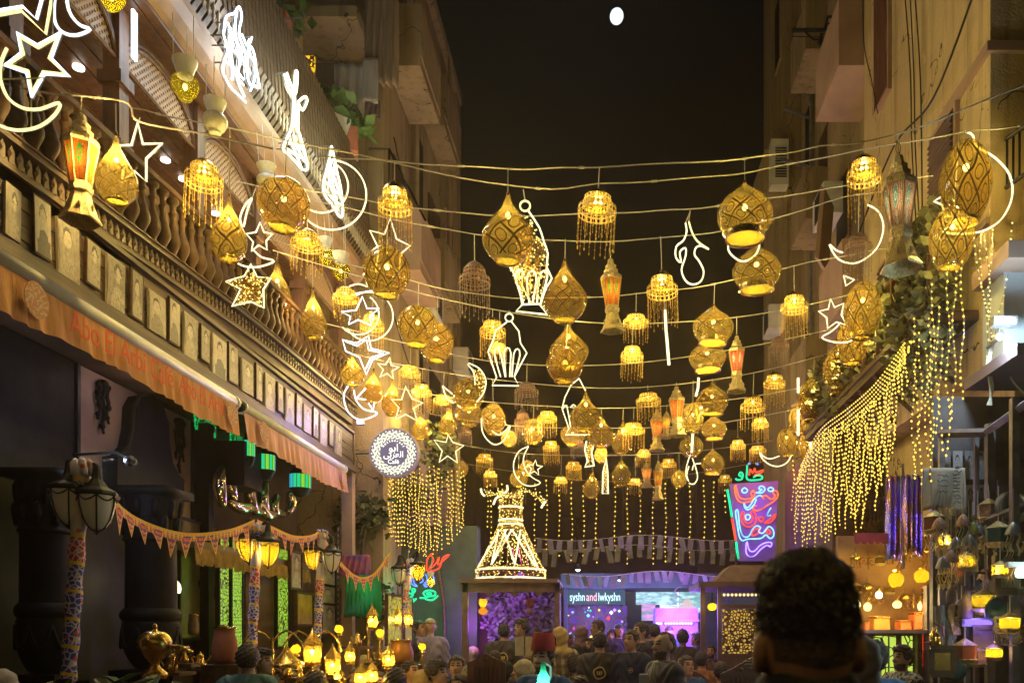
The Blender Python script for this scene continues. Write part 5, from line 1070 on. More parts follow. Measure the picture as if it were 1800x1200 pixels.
for a in [(549,1106,60,36,8.6,'large brass lantern in the middle of the golden lamp cluster'),(585,1132,56,30,8.3,'brass lantern with bead fringe right of the large one'),(615,1128,36,20,9.4,'tall brass lantern with two bulbs above the fringe one'),(634,1165,38,24,8.3,'low brass lantern, left one of the bottom pair'),(654,1160,40,22,8.4,'low brass lantern, right one of the bottom pair'),
          (683,1132,40,24,9.6,'brass lantern left of the copper drum'),(654,1062,42,22,10.4,'brass wall lantern on the standing pole'),(699,1065,32,16,12.0,'small brass lantern before the yellow lattice, left one'),(718,1065,34,16,12.0,'small brass lantern before the yellow lattice, right one')]: table_lantern(*a)
def stand(x, y0, Y, lab, arms=0):
    p = P(x, 1200, Y); zt = P(x, y0, Y).z; e = empty('lamp_stand', lab, 'lamp stand', (p.x, p.y, 0), 0, 'brass lamp stands')
    MB().lathe(sm([(.16,0),(.15,.03),(.04,.08),(.025,.3),(.02,zt*.5),(.03,zt*.55),(.018,zt*.6),(.018,zt)], 3), 12).build('pole', GOLDM, e, True)
    if arms:
        for sg in (-1, 1): MB().tube([(sg*r_*.28, 0, zt-.05+.12*math.sin(PI*r_)) for r_ in (0,.25,.5,.75,1)]+[(sg*.30,0,zt-.14)], .01, 6).build('arm', GOLDM, e)
    return e
stand(549, 1120, 8.65, 'brass stand with twin curved arms carrying the golden lamp cluster', 1); stand(648, 1085, 10.4, 'slim brass stand with turned pole beside the copper drum'); stand(478, 1120, 8.2, 'curved brass stand carrying a cone shade', 1)
e = empty('cone_shade', 'brass cone lamp shade hanging from a curved arm, left of the lamp cluster', 'lamp shade', P(504,1135,8.2)); MB().lathe(sm([(.01,0),(.03,-.03),(.08,-.1),(.16,-.17),(.165,-.19)], 3), 20).build('shade', GOLDM, e, True); MB().lathe([(.15,-.19),(.17,-.19),(.17,-.2),(.15,-.2)], 20).build('rim', GOLDM, e)
ur = empty('brass_urn', 'tall polished brass urn with domed lid and tap below the black column', 'urn', P(272,1192,5.8)); ur.scale = (.68,.68,.8)
m = MB().lathe(sm([(.1,0),(.12,.04),(.05,.1),(.05,.14),(.1,.19),(.15,.26),(.155,.30),(.155,.31)], 3), 28); m.build('body', GOLDM, ur, True); MB().lathe(sm([(.16,.31),(.15,.34),(.1,.39),(.03,.41),(.02,.43),(.025,.45),(.005,.47)], 3), 28).build('lid', GOLDM, ur, True)
m = MB()
for k in range(7): m.tube([(.16+k*.02, -.02, .12-.1*math.sin(k)), (.17+k*.025, 0, .26), (.2+k*.02, .05, .27)], .008, 5)
m.tube([(.1,-.05,.28),(.25,0,.27),(.36,.05,.22)], .02, 6); m.build('spout_bundle', GOLDM, ur, True)
tb = empty('side_table', 'dark table under the brass urn', 'table', (-3.1, 5.8, 0)); MB().box((0,0,1.36), (.8,.7,.04)).build('tabletop', WOOD, tb)
for sx in (-1,1):
    for sy in (-1,1): MB().box((sx*.35,sy*.3,.67), (.05,.05,1.34)).build('leg', WOOD, tb)
for (x, y, Y, w, h, lab, mt) in [(395,1165,7.3,.2,.3,'terracotta drum-shaped jar with dark scrolls',FLOORG),(705,1128+38,11.0,.3,.3,'round copper drum on the counter',pm('orange_copper_drum', (.55,.24,.05), (.4,.16,.04), 5, .4, .5)),(392,1132,7.35,.09,.16,'yellow glass jug on the terracotta jar',pm('yellow_glass', (.7,.5,.05), None, 5, .2)),(340,1115,8.6,.1,.2,'small carved souvenir castle on the shelf',WOODL)]:
    e = empty('jar', lab, 'jar', P(x, y, Y)); m = MB().lathe(sm([(w*.35,0),(w*.5,h*.1),(w*.52,h*.5),(w*.42,h*.85),(w*.45,h)], 3), 20); m.build('body', mt, e, True); MB().lathe([(w*.47,h),(w*.47,h*1.04),(.01,h*1.05)], 20).build('lid', GOLDM, e)
    if h > .25: MB().lathe([(w*.9,-P(x,y,Y).z),(w*.9,-.01),(.01,0)], 12).build('pedestal', WOOD, e)
for i, (x, y, Y, w_, lab) in enumerate([(300,1165,7.4,.11,'left of the terracotta drum'),(322,1150,7.8,.09,'behind the first'),(352,1160,7.9,.1,'in front of the castle souvenir'),(505,1175,8.6,.1,'under the cone shade'),(525,1185,8.9,.12,'beside the lamp stand foot'),(600,1190,9.0,.1,'between the fringe lantern and the low pair'),(628,1120,10.0,.1,'high on the rear shelf'),(470,1180,8.4,.1,'left of the cone shade'),(668,1148,10.2,.1,'before the leafy stall plant')]):
    e = empty('brass_pot', 'small brass coffee pot '+lab, 'coffee pot', P(x, y+14, Y), 0, 'small brass coffee pots'); MB().lathe(sm([(w_*.4,0),(w_*.55,w_*.3),(w_*.3,w_*.9),(w_*.35,w_*1.15),(w_*.1,w_*1.4),(.004,w_*1.6)], 2), 14).build('body', GOLDM, e, True)
    MB().tube([(w_*.3,0,w_*.5),(w_*.8,0,w_*.8),(w_*.95,0,w_*1.15)], w_*.07, 5).build('spout', GOLDM, e); MB().tube(smooth_path([(-w_*.3,0,w_*1.05),(-w_*.8,0,w_),(-w_*.5,0,w_*.3)], 4), w_*.05, 5).build('handle', GOLDM, e)
    MB().box((0,0,-.02), (.3,.3,.03)).build('tray', WOOD, e); MB().tube([(0,0,-.03),(0,0,-P(x,y+14,Y).z)], .03, 6).build('stand', WOOD, e)
for i, (x, y, Y, lab) in enumerate([(596,1105,10.6,'upper glowing globe behind the lantern cluster'),(520,1140,9.6,'small glowing globe left of the large brass lantern'),(668,1112,11.2,'glowing globe between the stall and the pole lantern'),(742,1136,12.4,'low glowing globe right of the copper drum')]):
    e = empty('globe_lamp', 'amber table lamp, '+lab, 'lamp', P(x, y, Y), 0, 'amber table lamps'); MB().sph((0,0,0), .055, 12).build('globe', LYEL, e, True); MB().lathe([(.03,-.05),(.05,-.08),(.02,-.1),(.02,-P(x,y,Y).z)], 10).build('stem', GOLDM, e); light('lamp_light', (0,0,0), 3, (1,.74,.3), .02, e)
# cream flame-shaped lamp behind the column
e = empty('flame_lamp', 'small cream flame-shaped lamp glowing on a slim stand right of the column', 'lamp', P(307,1042,8.3)); MB().lathe(sm([(.05,0),(.06,.04),(.05,.09),(.02,.13),(.005,.16)], 3), 12).build('shade', em('cream_lamp_shade', (1,.85,.55), 1.0, False), e, True); MB().tube([(0,0,0),(0,0,-P(307,1042,8.3).z)], .015, 6).build('stand', GOLDM, e); light('lamp_light', (0,-.1,.08), 3, (1,.8,.5), .04, e)
# big leaves at the bottom left
for i, (x, y, Y, s_) in enumerate([(95,1190,4.6,.22),(160,1180,4.5,.25),(245,1160,4.7,.26),(200,1195,4.3,.2),(330,1185,5.2,.2)]):
    e = empty('broadleaf_plant', ['low dark leaves at the bottom left edge','dull leaves left of the brass urn','bright green broad leaf tuft just below the brass urn','leaf tuft at the bottom edge below the urn','thin reedy leaves right of the brass urn'][i], 'plant', P(x, 1230, Y), 0, 'plants along the bottom left')
    m = MB()
    for k in range(12):
        a = R.uniform(0, 6.28); L = s_*R.uniform(.5, 1.1); d = Vector((math.cos(a), math.sin(a), R.uniform(.25, .9))).normalized(); sd = d.cross(Vector((0,0,1))).normalized()*L*.22; c0 = Vector((0,0,.02)); 
        m.add([c0, c0+d*L*.4+sd, c0+d*L*.8+sd*.7-Vector((0,0,L*.05)), c0+d*L*1.1-Vector((0,0,L*.2)), c0+d*L*.8-sd*.7-Vector((0,0,L*.05)), c0+d*L*.4-sd], [(0,1,2),(0,2,3),(0,3,4),(0,4,5)])
    m.build('leaves', LEAFG if i == 2 else LEAF, e); MB().lathe([(.08,-.3),(.11,-.02),(.1,0)], 12).build('pot', FLOORG, e); MB().box((0,0,-.3-(P(x,1230,Y).z-.3)/2), (.25,.25,P(x,1230,Y).z-.3)).build('plinth', WOOD, e)
# ------------------------------------------------------------------ round café sign
sgm = newmat('mandala_sign_face'); t = NT(sgm); co = t.n('ShaderNodeTexCoord').outputs['Object']; sp = t.n('ShaderNodeSeparateXYZ'); t.l(co, sp.inputs[0])
rr_ = t.M('DIVIDE', t.M('SQRT', t.M('ADD', t.M('POWER', sp.outputs[0], 2), t.M('POWER', sp.outputs[2], 2))), .365); th = t.M('ARCTAN2', sp.outputs[2], sp.outputs[0])
p1 = t.M('MULTIPLY', t.M('SINE', t.M('MULTIPLY', th, 20)), t.M('SINE', t.M('MULTIPLY', rr_, 34))); p2 = t.M('SINE', t.M('ADD', t.M('MULTIPLY', rr_, 60), t.M('MULTIPLY', t.M('ABSOLUTE', t.M('SINE', t.M('MULTIPLY', th, 10))), 4)))
pat = t.M('GREATER_THAN', t.M('ADD', p1, t.M('MULTIPLY', p2, .5)), -.35); rgm = t.M('MULTIPLY', t.M('GREATER_THAN', rr_, .58), t.M('LESS_THAN', rr_, t.M('ADD', .93, t.M('MULTIPLY', t.M('SINE', t.M('MULTIPLY', th, 40)), .05))))
e_ = t.n('ShaderNodeEmission'); t.l(t.mix(t.M('MULTIPLY', pat, rgm), (.15,.12,.19), (1,1,.72)), e_.inputs[0]); t.put(e_.inputs[1], .68); t.done(e_.outputs[0])
cs = empty('round_cafe_sign', 'round backlit café sign with white lace border', 'sign', P(692,795,13.2)); o = MB().lathe([(.002,0),(.365,0)], 48).build('face', sgm, cs); 
mv = o.data; mv.transform(Matrix.Rotation(PI/2, 4, 'X')); o2 = MB().lathe([(.365,-.004),(.385,-.004),(.385,.12),(.002,.12)], 48); ob = o2.build('drum', pm('violet_grey_rim', (.3,.26,.36)), cs); ob.data.transform(Matrix.Rotation(-PI/2, 4, 'X'))
SW = em('sign_white', (1,1,.85), 1.1, False)
text('\uFEEE\uFE91\uFE8D', SW, .16, cs.location+Vector((0,-.012,.065)), 'front', 'lettering', cs, .002); text('\uFEF0\uFE91\uFEAE\uFECC\uFEDF\uFE8D', SW, .13, cs.location+Vector((0,-.012,-.035)), 'front', 'lettering', cs, .002); text('Café', SW, .095, cs.location+Vector((0,-.012,-.145)), 'front', 'lettering', cs, .002)
for i, chh in enumerate('Restaurant'):
    a = math.radians(148-i*13); o = text(chh, SW, .06, cs.location+Vector((.185*math.cos(a),-.012,.185*math.sin(a))), 'front', 'lettering', cs, .002); o.data.transform(Matrix.Rotation(-(a-PI/2), 4, 'Y'))
MB().tube([(-.39,0.05,0),(-.75,.1,0)], .02, 6).build('bracket', GREYM, cs); light('violet_glow', (.0,.3,.5), 5, (.45,.35,1), .1, cs)
# blue violet flood by the bright crescent
e = empty('flood_lamp', 'small violet-blue floodlight under the bright blue-white crescent', 'lamp', P(633,741,11.6)); MB().box((0,.03,0), (.1,.06,.07)).build('housing', IRON, e); MB().box((0,-.004,0), (.08,.01,.05)).build('lens', em('violet_lens', (.5,.45,1), 5, False), e); light('flood_light', (0,-.1,-.05), 16, (.35,.3,1), .05, e)
# ------------------------------------------------------------------ vines and shade cloth left of the middle
rr = random.Random(11)
for i, (x, y, Y, rx, rz, n, mt) in enumerate([(640,905,13.6,.5,.45,420,LEAF),(700,880,14.6,.7,.7,500,LEAF),(655,1050,13.4,.5,.4,200,LEAF),(770,800,14.8,.3,.6,240,LEAF)]):
    c_ = P(x, y, Y); e = empty('climbing_vine', ['dark vine over the stall at the café corner','dark vine mass behind the left light curtain','leafy shadowed plant beside the yellow lattice stall','thin vine climbing the beige wall right of the round sign'][i], 'plant', c_, 0, 'vines around the stall'); leaves(MB(), (0,0,0), (rx,.35,rz), n, .14, rr).build('leaves', mt, e)
    MB().tube(smooth_path([(0,0,-c_.z),(.1,.05,-c_.z*.6),(-.06,0,-c_.z*.3),(.05,0,0)], 5), .03, 6).build('stem', WOODL, e)
cloth('shade_net', 'green-lit folded net hanging behind the third lamp post', 606,1010,668,1085,12.6, frosted('green_net', (.03,.4,.2), .35), 9, .09); light('green_lamp', P(640,1030,12.4), 1.6, (.05,1,.3), .1)
cloth('red_drape', 'small red and purple drape above the green-lit net', 598,975,650,1012,12.7, pm('red_drape', (.4,.06,.08), (.15,.05,.25), 8, .8), 5, .04)
plate('lattice_screen', 'yellow backlit star-pattern lattice at the stall in front of the green neon', 'screen', 681, 1048, 706, 1130, -3.0, lattice_mat('yellow_green_lattice', (.85,.72,.06), .38, 14, .08), None, frame=WOOD)
plate('lattice_screen', 'narrow yellow lattice strip at the right of the stall', 'screen', 711, 1052, 724, 1128, -3.0, lattice_mat('yellow_green_lattice2', (.85,.72,.06), .3, 14, .08), None, frame=WOOD)
bd = MB().bp((-5.0,14.9,0), (-2.3,15.3,3.6)); tag(bd.build('stall_wall', pm('dark_green_wall', (.06,.09,.07), (.04,.05,.05), 2, .7)), 'dark green-brown stall wall behind the red and green neon words', 'wall')
def neon(name, label, Y, groups, r=.012, grp=None):
    o0 = P(*groups[0][1][0], Y); e = empty(name, label, 'neon sign', o0, 0, grp); d = {}
    for g_ in groups:
        mt, pts = g_[0], g_[1]; cl = len(g_) > 2 and g_[2]; d.setdefault(mt.name, (mt, MB()))[1].tube(smooth_path([P(x, y, Y)-o0 for x, y in pts], 3, cl), r, 6, closed=cl)
    for mt, m in d.values(): m.build('neon_tube', mt, e)
    return e
neon('neon_sign', 'red neon Arabic word over the stall at left', 14.2, [(LRED,[(701,983),(704,990),(716,992),(727,988)]),(LRED,[(706,996),(709,997)]),(LRED,[(752,980),(758,976),(762,985),(754,1000),(766,990),(772,978),(770,992),(780,984),(790,974),(778,980),(772,998),(752,1003),(750,990)],True),(LRED,[(756,974),(762,972)])])
neon('neon_sign', 'blue neon Arabic word between the red and green words', 14.2, [(LBLU,[(735,1010),(724,1016),(724,1026),(734,1030),(728,1024),(727,1016)]),(LBLU,[(740,1012),(744,1020),(738,1024)]),(LBLU,[(748,1008),(751,1018),(744,1028)]),(LBLU,[(752,1024),(746,1030),(752,1030)]),(LBLU,[(760,1008),(763,1020),(756,1032)])])
neon('neon_sign', 'green neon Arabic word over the stall at left', 14.2, [(LGRN,[(719,1022),(721,1032),(717,1040),(726,1045),(717,1052)]),(LGRN,[(725,1034),(730,1036),(726,1042)],True),(LGRN,[(720,1057),(728,1052)]),(LGRN,[(725,1058),(732,1051)]),(LGRN,[(738,1050),(750,1050),(744,1042),(752,1037),(764,1039),(764,1046),(752,1048),(748,1052),(760,1054),(770,1046)]),(LGRN,[(750,1042),(758,1042),(755,1046)],True)], r=.016); light('green_glow', P(745,1045,13.9), 12, (.05,1,.4), .15); light('red_glow', P(770,988,13.9), 4, (1,.15,.05), .1)
for (x, y) in [(716,1008),(757,1020)]:
    e = empty('globe_lamp', 'small yellow tulip lamp before the neon words, '+('left one' if x < 730 else 'right one'), 'lamp', P(x, y, 13.6), 0, 'yellow tulip lamps'); MB().lathe(sm([(.03,.07),(.05,.0),(.065,-.05),(.03,-.09),(.004,-.1)], 3), 12).build('glass', LYEL, e, True); MB().lathe([(.04,.07),(.06,.13),(.05,.14)], 12).build('collar', WHITEP, e, True); MB().tube([(0,0,.12),(0,.1,.4)], .008, 4).build('rod', GREYM, e); light('lamp_light', (0,0,-.02), 3, (1,.8,.35), .02, e)
e = tag(MB().lathe([(.06,0),(.05,5.2)], 10, (P(803,1000,15.5).x,15.5,0)).build('light_pole', pm('olive_pole', (.3,.24,.12))), 'plain olive pole standing at the left of the purple booth', 'pole')
# ------------------------------------------------------------------ stage in the middle: purple booth and fairy-light dancer
PB = empty('stage_booth', 'booth with scalloped arches and purple-lit leafy back wall', 'booth', (P(900,0,14).x, 14, 0)); s = 14/F
bx = lambda x: P(x, 0, 14).x; bz = lambda y: P(0, y, 14).z
m = MB(); m.bp((bx(812),14.0,0), (bx(822),14.14,bz(1022))); m.bp((bx(975),14.0,0), (bx(984),14.14,bz(1022))); m.bp((bx(808),13.9,bz(1024)), (bx(981),15.5,bz(1017))); m.bp((bx(810),14.0,bz(1040)), (bx(984),14.08,bz(1024)))
for k in range(4):
    x0 = 815+k*44; n = 12; pts = [(bx(x0), 14.02, bz(1034))]+[(bx(x0+22-22*math.cos(PI*i/n)), 14.02, bz(1052-14*math.sin(PI*i/n))) for i in range(n+1)]+[(bx(x0+44), 14.02, bz(1034))]; m.prism(pts, (0,.05,0))
bw(m, 'arched_frame', pm('booth_brown_wood', (.16,.09,.05), (.09,.05,.03), 8, .6), PB)
m = MB(); m.bp((bx(812),15.2,0), (bx(978),15.35,bz(1024))); bw(m, 'back_wall', BROWNW, PB); m = MB(); c_ = P(905,1085,14); leaves(m, (c_.x,15.05,1.95), (.68,.1,.85), 2200, .11, random.Random(5)); bw(m, 'leaf_wall', pm('violet_grey_leaves', (.35,.3,.4), (.2,.16,.24), 6, .7), PB)
light('purple_light', (0,.55,3.0-.9+.5), 26, (.55,.1,1), .2, PB); light('purple_light', (-.7,.6,1.9), 14, (.55,.1,1), .2, PB)
for (x, y, lit) in [(849,1062,1),(931,1062,0)]:
    e = empty('vase_lamp', 'tulip-shaped lamp on the purple leaf wall, '+('glowing yellow' if lit else 'unlit pinkish'), 'lamp', P(x, y, 14.5)); MB().lathe(sm([(.06,.1),(.075,.04),(.05,-.03),(.02,-.05)], 3), 14).build('tulip', LYEL if lit else FROSTY, e, True); MB().lathe(sm([(.02,-.05),(.075,-.09),(.07,-.14),(.03,-.17)], 3), 14).build('foot', em('amber_foot', (1,.35,.02), .5, False) if lit else PLASTP, e, True)
    if lit: light('lamp_light', (0,0,.03), 3, (1,.8,.35), .02, e)
DN = empty('dancer_light', 'huge whirling-skirt figure of golden fairy lights standing on the booth', 'light', (P(898,0,14.5).x, 14.5, bz(1017)), 0); s = 14.5/F; z_ = lambda y: (1017-y)*s; wx = lambda x: (x-898)*s
prof = [(61,1015),(61,1000),(58,996),(38,955),(24,925),(20,915),(20,890),(21,868),(14,858)]
m = MB(); rd = random.Random(9); mw = MB()
for k in range(24):
    a = 2*PI*k/24; mw.tube([(r_*s*math.cos(a), r_*s*math.sin(a), z_(y)) for r_, y in prof], .004, 3)
for r_, y in prof[:-1]: mw.tube([(r_*s*math.cos(2*PI*k/24), r_*s*math.sin(2*PI*k/24), z_(y)) for k in range(24)], .008, 4, closed=True)
mw.build('wire_frame', GOLDM, DN)
for _ in range(820):
    y = rd.uniform(858, 1015); r_ = np.interp(-y, [-p[1] for p in prof], [p[0] for p in prof]); a = rd.uniform(0, 2*PI)
    if rd.random() > r_/61+.25: continue
    m.octa((r_*s*math.cos(a), r_*s*math.sin(a), z_(y)), .011)
for (pts, n) in [([(855,858),(868,866),(880,862),(890,868)], 45), ([(905,872),(920,858),(940,866),(956,880)], 60)]:
    q = smooth_path([(wx(x), 0, z_(y)) for x, y in pts], 8)
    for _ in range(n): v = q[rd.randrange(len(q))]; m.octa(v+Vector((rd.gauss(0,.03), rd.gauss(0,.03), rd.gauss(0,.03))), .011)
    DNa = MB().tube(q, .012, 5).build('arm_wire', GOLDM, DN)
m.build('fairy_lights', FAIRYW, DN, kind='stuff'); m = MB()
for r_, y in [(61.5,1014),(61,999),(20.5,919),(20.5,911),(21,889)]:
    m.tube([(r_*s*math.cos(a), r_*s*math.sin(a), z_(y)) for a in [PI+PI*k/16 for k in range(17)]], .016, 6)
def onc(x, y):
    r_ = float(np.interp(-y, [-p[1] for p in prof], [p[0] for p in prof]))*1.02; dx = max(-r_, min(r_, x-898)); return (dx*s, -math.sqrt(max(r_*r_-dx*dx, 0))*s, z_(y))
for (a, b) in [((879,930),(871,992)),((871,992),(903,930)),((889,930),(911,992)),((911,992),(917,930)),((903,930),(944,994)),((921,938),(948,996)),((877,940),(842,996)),((893,930),(871,992))]:
    m.tube([onc(a[0]+(b[0]-a[0])*i/6, a[1]+(b[1]-a[1])*i/6) for i in range(7)], .014, 6)
for pts in [[(846,856),(848,864),(853,869)],[(892,850),(892,860),(880,868),(872,874),(868,884)],[(960,878),(955,884),(952,890)]]: m.tube(smooth_path([(wx(x), -.05, z_(y)) for x, y in pts], 4), .018, 6)
m.build('led_rope', N_, DN); light('dancer_glow', (0,-1.2,.6), 3, (1,.8,.4), .3, DN)
# screen with lettering
SC = empty('screen_sign', 'dark lit sign board reading syshn and lwkyshn', 'sign', P(1047,1066,19)); s = 19/F
MB().box((0,.05,22*s), (104*s,.1,36*s)).build('board', em('slate_sign_face', (.07,.12,.2), .5, False), SC)
xs = {'syshn': (1015,26), 'and': (1040,18), 'lwkyshn': (1071,38)}
for tx, mt in (('syshn', em('sign_cyan', (.6,.92,1), 1.1, False)), ('and', em('sign_pink', (1,.5,.65), 1.0, False)), ('lwkyshn', em('sign_aqua', (.6,.95,1), 1.1, False))):
    text(tx, mt, .27, (P(xs[tx][0], 1049, 19).x, 18.985, P(0, 1049, 19).z), 'front', 'lettering', SC, .004, fit=xs[tx][1]*s)
m = MB(); m.bp((P(985,0,18).x,18.2,P(0,1032,18).z), (P(1290,0,18).x,20,P(0,1006,18).z)); m.bp((P(990,0,18).x,18.3,0), (P(996,0,18).x,18.4,3)); m.bp((P(1280,0,18).x,18.3,0), (P(1286,0,18).x,18.4,3)); tag(m.build('canopy_beam', pm('night_blue_canopy', (.04,.05,.09), (.03,.03,.05), 2, .7)), 'long dark blue canopy over the stage at the end of the street', 'canopy')
for (x, y, lab) in [(1016,1001,'left one, above the lettered sign'),(1090,1019,'brighter one, right of the lettered sign'),(1172,1021,'faint small one on the right')]:
    e = empty('spot_lamp', 'cold blue stage spotlight under the dark canopy, '+lab, 'lamp', P(x, y, 18), 0, 'stage spotlights'); MB().sph((0,0,0), .045, 10, 0, .6).build('lens', em('cold_lens', (.6,.85,1), 12, False), e); MB().lathe([(.05,.0),(.05,.1),(.01,.12)], 10).build('housing', IRON, e); light('stage_light', (0,-.3,-.35), 12, (.3,.6,1), .05, e)
# stage dressing
bs = em('violet_backdrop', (.22,.08,.6), .5, False)
e = empty('stage_backdrop', 'violet glowing backdrop strung with coloured stars and balls under the lettered sign', 'backdrop', P(1048,1110,19.3)); MB().box((0,.05,-.35), (110*s,.06,1.9)).build('cloth', lattice_mat('violet_bokeh', (.22,.10,.7), .3, 5, .12), e)
for i in range(46):
    mt = [FAIRY, LCYA, LRED, LVIO, NEONW, LGRN][i % 6]; v = (R.uniform(-.65,.65), -.06, R.uniform(-.9,.55)); MB().octa(v, R.choice([.02,.03,.045])).build('ornament', mt, e)
light('violet_glow', (0,-1.2,.3), 60, (.4,.2,1), .3, e)
e = empty('dj_booth', 'violet booth front with a row of small round white lamps', 'booth', P(1190,1200,17)); s7 = 17/F
MB().box((0,.5,.55+.4), (75*s7,.9,1.1)).build('front', pm('violet_board', (.3,.2,.6), (.2,.12,.5), 3, .6), e); m = MB()
for x in list(range(1154,1164,4))+list(range(1170,1218,5)): m.sph((P(x,0,17).x-e.location.x, -.02, P(0,1095,17).z-e.location.z), .022, 8)
MB().box((0,.02,P(0,1090,17).z-e.location.z), (78*s7,.12,.05)).build('ledge', PLASTP, e); m.build('lamp_row', em('pinkish_lamp', (1,.8,1), 1.5, False), e); light('violet_glow', (0,-.7,1.4), 130, (.4,.15,1), .2, e)
e = empty('pyramid_model', 'white striped pyramid model standing above the violet booth', 'model', P(1208,1076,17.5)); m = MB()
for k in range(7): r_ = .33*(1-k/7); m.lathe([(r_,k*.045),(r_*.9,k*.045+.035)], 4, rot0=PI/4)
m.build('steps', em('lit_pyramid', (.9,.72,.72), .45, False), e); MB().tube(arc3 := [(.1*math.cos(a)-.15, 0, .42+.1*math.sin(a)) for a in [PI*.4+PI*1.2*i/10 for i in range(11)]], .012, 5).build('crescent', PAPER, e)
for i, (x0, y0, x1, y1, Y, c1, c2) in enumerate([(1118,1035,1190,1062,20,(.35,.55,.65),(.1,.2,.25)),(1195,1010,1232,1075,20.5,(.35,.6,.6),(.1,.22,.24)),(1128,1060,1152,1090,19.5,(.5,.2,.5),(.1,.2,.25)),(1160,1036,1194,1074,20.2,(.6,.75,.8),(.2,.3,.4))]):
    m = newmat('stage_board'); t = NT(m); e_ = t.n('ShaderNodeEmission'); t.l(t.mix(t.ramp(t.noise(3.5, stretch=(1,1,4)), .4, .6), c1, c2), e_.inputs[0]); e_.inputs[1].default_value = 1.1; t.done(e_.outputs[0])
    a = P(x0, y0, Y); b = P(x1, y1, Y); tag(MB().bp((a.x,Y,b.z), (b.x,Y+.08,a.z)).build('stage_board', m), ['wide pale streaked board right of the lettered sign','teal lit board behind the white pyramid','small framed mirror board left of the violet booth','pale bright board above the violet booth'][i], 'board', 'lit boards around the stage')
w = MB().bp((P(990,0,21).x,21.0,0), (P(1345,0,21).x,21.2,P(0,1010,21).z)); tag(w.build('backing_wall', pm('night_teal_wall', (.09,.12,.16), (.05,.06,.09), 1.5, .7)), 'dark teal wall behind the stage boards', 'wall')
# paper pennants
def pennants(lab, x0, x1, y, Y, n, h):
    e = empty('pennant_line', lab, 'pennants', P(x0, y, Y), 0, 'lines of white paper pennants'); s_ = Y/F; q = []
    for i in range(25): u = i/24; q.append(P(x0+(x1-x0)*u, y+5*math.sin(PI*u*3), Y)-e.location)
    MB().tube(q, .006, 4).build('cord', ROPE, e)
    for i in range(n):
        u = (i+.5)/n; v = P(x0+(x1-x0)*u, y+5*math.sin(PI*u*3), Y)-e.location; w_ = 5*s_; hh = h*s_*R.uniform(.8,1.15); a = R.uniform(-.8,.8); sk = R.uniform(-.08,.08)
        dx, dy = w_*math.cos(a), w_*math.sin(a); MB().add([v+Vector((-dx,-dy,0)), v+Vector((dx,dy,0)), v+Vector((dx+sk,dy,-hh)), v+Vector((-dx+sk,-dy,-hh))], [(0,1,2,3)]).build('paper_flag', PAPER, e)
pennants('upper line of white paper strips in front of the dark buildings', 940, 1330, 945, 19.5, 22, 24); pennants('second line of white paper strips just under the upper one', 930, 1300, 962, 20.5, 20, 26); pennants('lower line of white paper strips in front of the dark stage canopy', 990, 1330, 1008, 17.5, 24, 19)
# ------------------------------------------------------------------ tall Ramadan neon board
NB = empty('ramadan_sign', 'tall purple board with red, cyan and violet neon Arabic writing', 'sign', P(1326,985,15.5)); Yb = 15.5
o = MB().prism([P(1283,850,Yb+.05), P(1368,845,Yb+.05), P(1362,985,Yb+.05), P(1298,985,Yb+.05)], (0,.08,0)); bw(o, 'board', pm('purple_board', (.22,.12,.5), (.16,.08,.4), 2, .5), NB)
def zz(pts): return [(1260+x/5.457, 780+y/5.457) for x, y in pts]
G_ = [(LORG, [(170,410),(185,500),(215,550),(270,560),(335,540),(365,480),(345,445),(330,475),(340,510),(280,530),(225,515),(200,470),(185,405)], True), (LCYA, [(240,445),(265,420),(295,445),(265,470)], True), (LCYA, [(375,465),(430,468),(460,440),(450,410),(415,405),(405,430),(435,435),(400,460)], False), (LCYA, [(490,435),(515,415),(545,435),(515,455)], True),
  (LORG, [(450,530),(445,500),(475,495),(520,530),(560,500),(535,460),(575,450),(585,500),(545,550),(480,590),(420,630),(360,635),(350,600),(380,590)], False), (LCYA, [(435,500),(400,495),(350,540),(310,600),(280,605),(260,570),(270,610),(300,630),(350,590),(380,530)], False),
  (LRED, [(240,660),(235,710),(255,770),(305,795),(360,770),(378,700),(350,640),(325,670),(345,700),(330,745),(290,760),(262,720),(258,655)], True), (LCYA, [(275,690),(295,675),(320,690),(310,720),(285,725)], True), (LRED, [(405,710),(430,700),(450,715),(430,745),(408,730)], True), (LRED, [(460,755),(500,755),(545,720),(565,670),(530,700),(490,735)], True), (LCYA, [(520,610),(490,660),(490,690),(520,680)], False),
  (LCYA, [(190,630),(180,660),(195,760),(215,880),(245,925),(300,910),(420,905),(470,870),(510,905),(545,880),(540,820),(500,790),(470,820),(440,855),(400,840),(420,800),(380,785),(340,820),(310,880),(265,890),(235,850),(215,760),(205,650)], True), (LRED, [(335,870),(360,820),(410,815),(400,850),(360,875)], True), (LRED, [(475,840),(495,820),(515,850),(500,862)], True),
  (LVIO, [(290,935),(280,980),(285,1050),(320,1080),(370,1065),(420,1010),(480,970),(515,985),(525,945),(470,945),(410,975),(370,1020),(330,1030),(305,1000)], True)]
d = {}
for mt, pts, cl in G_: d.setdefault(mt.name, (mt, MB()))[1].tube(smooth_path([P(x, y, Yb) for x, y in zz(pts)], 3, cl), .014, 6, closed=cl)
for mt, m in d.values(): bw(m, 'neon_tube', mt, NB)
m = MB(); m.tube([P(1296,985,Yb+.1), P(1300,1040,Yb+.1)], .04, 6); m.tube([P(1356,985,Yb+.1), P(1356,1040,Yb+.1)], .04, 6); bw(m, 'mount', IRON, NB); light('violet_glow', (0,-.5,.9), 9, (.35,.1,1), .3, NB); light('red_glow', (.1,-.5,1.5), 7, (1,.1,.2), .2, NB)
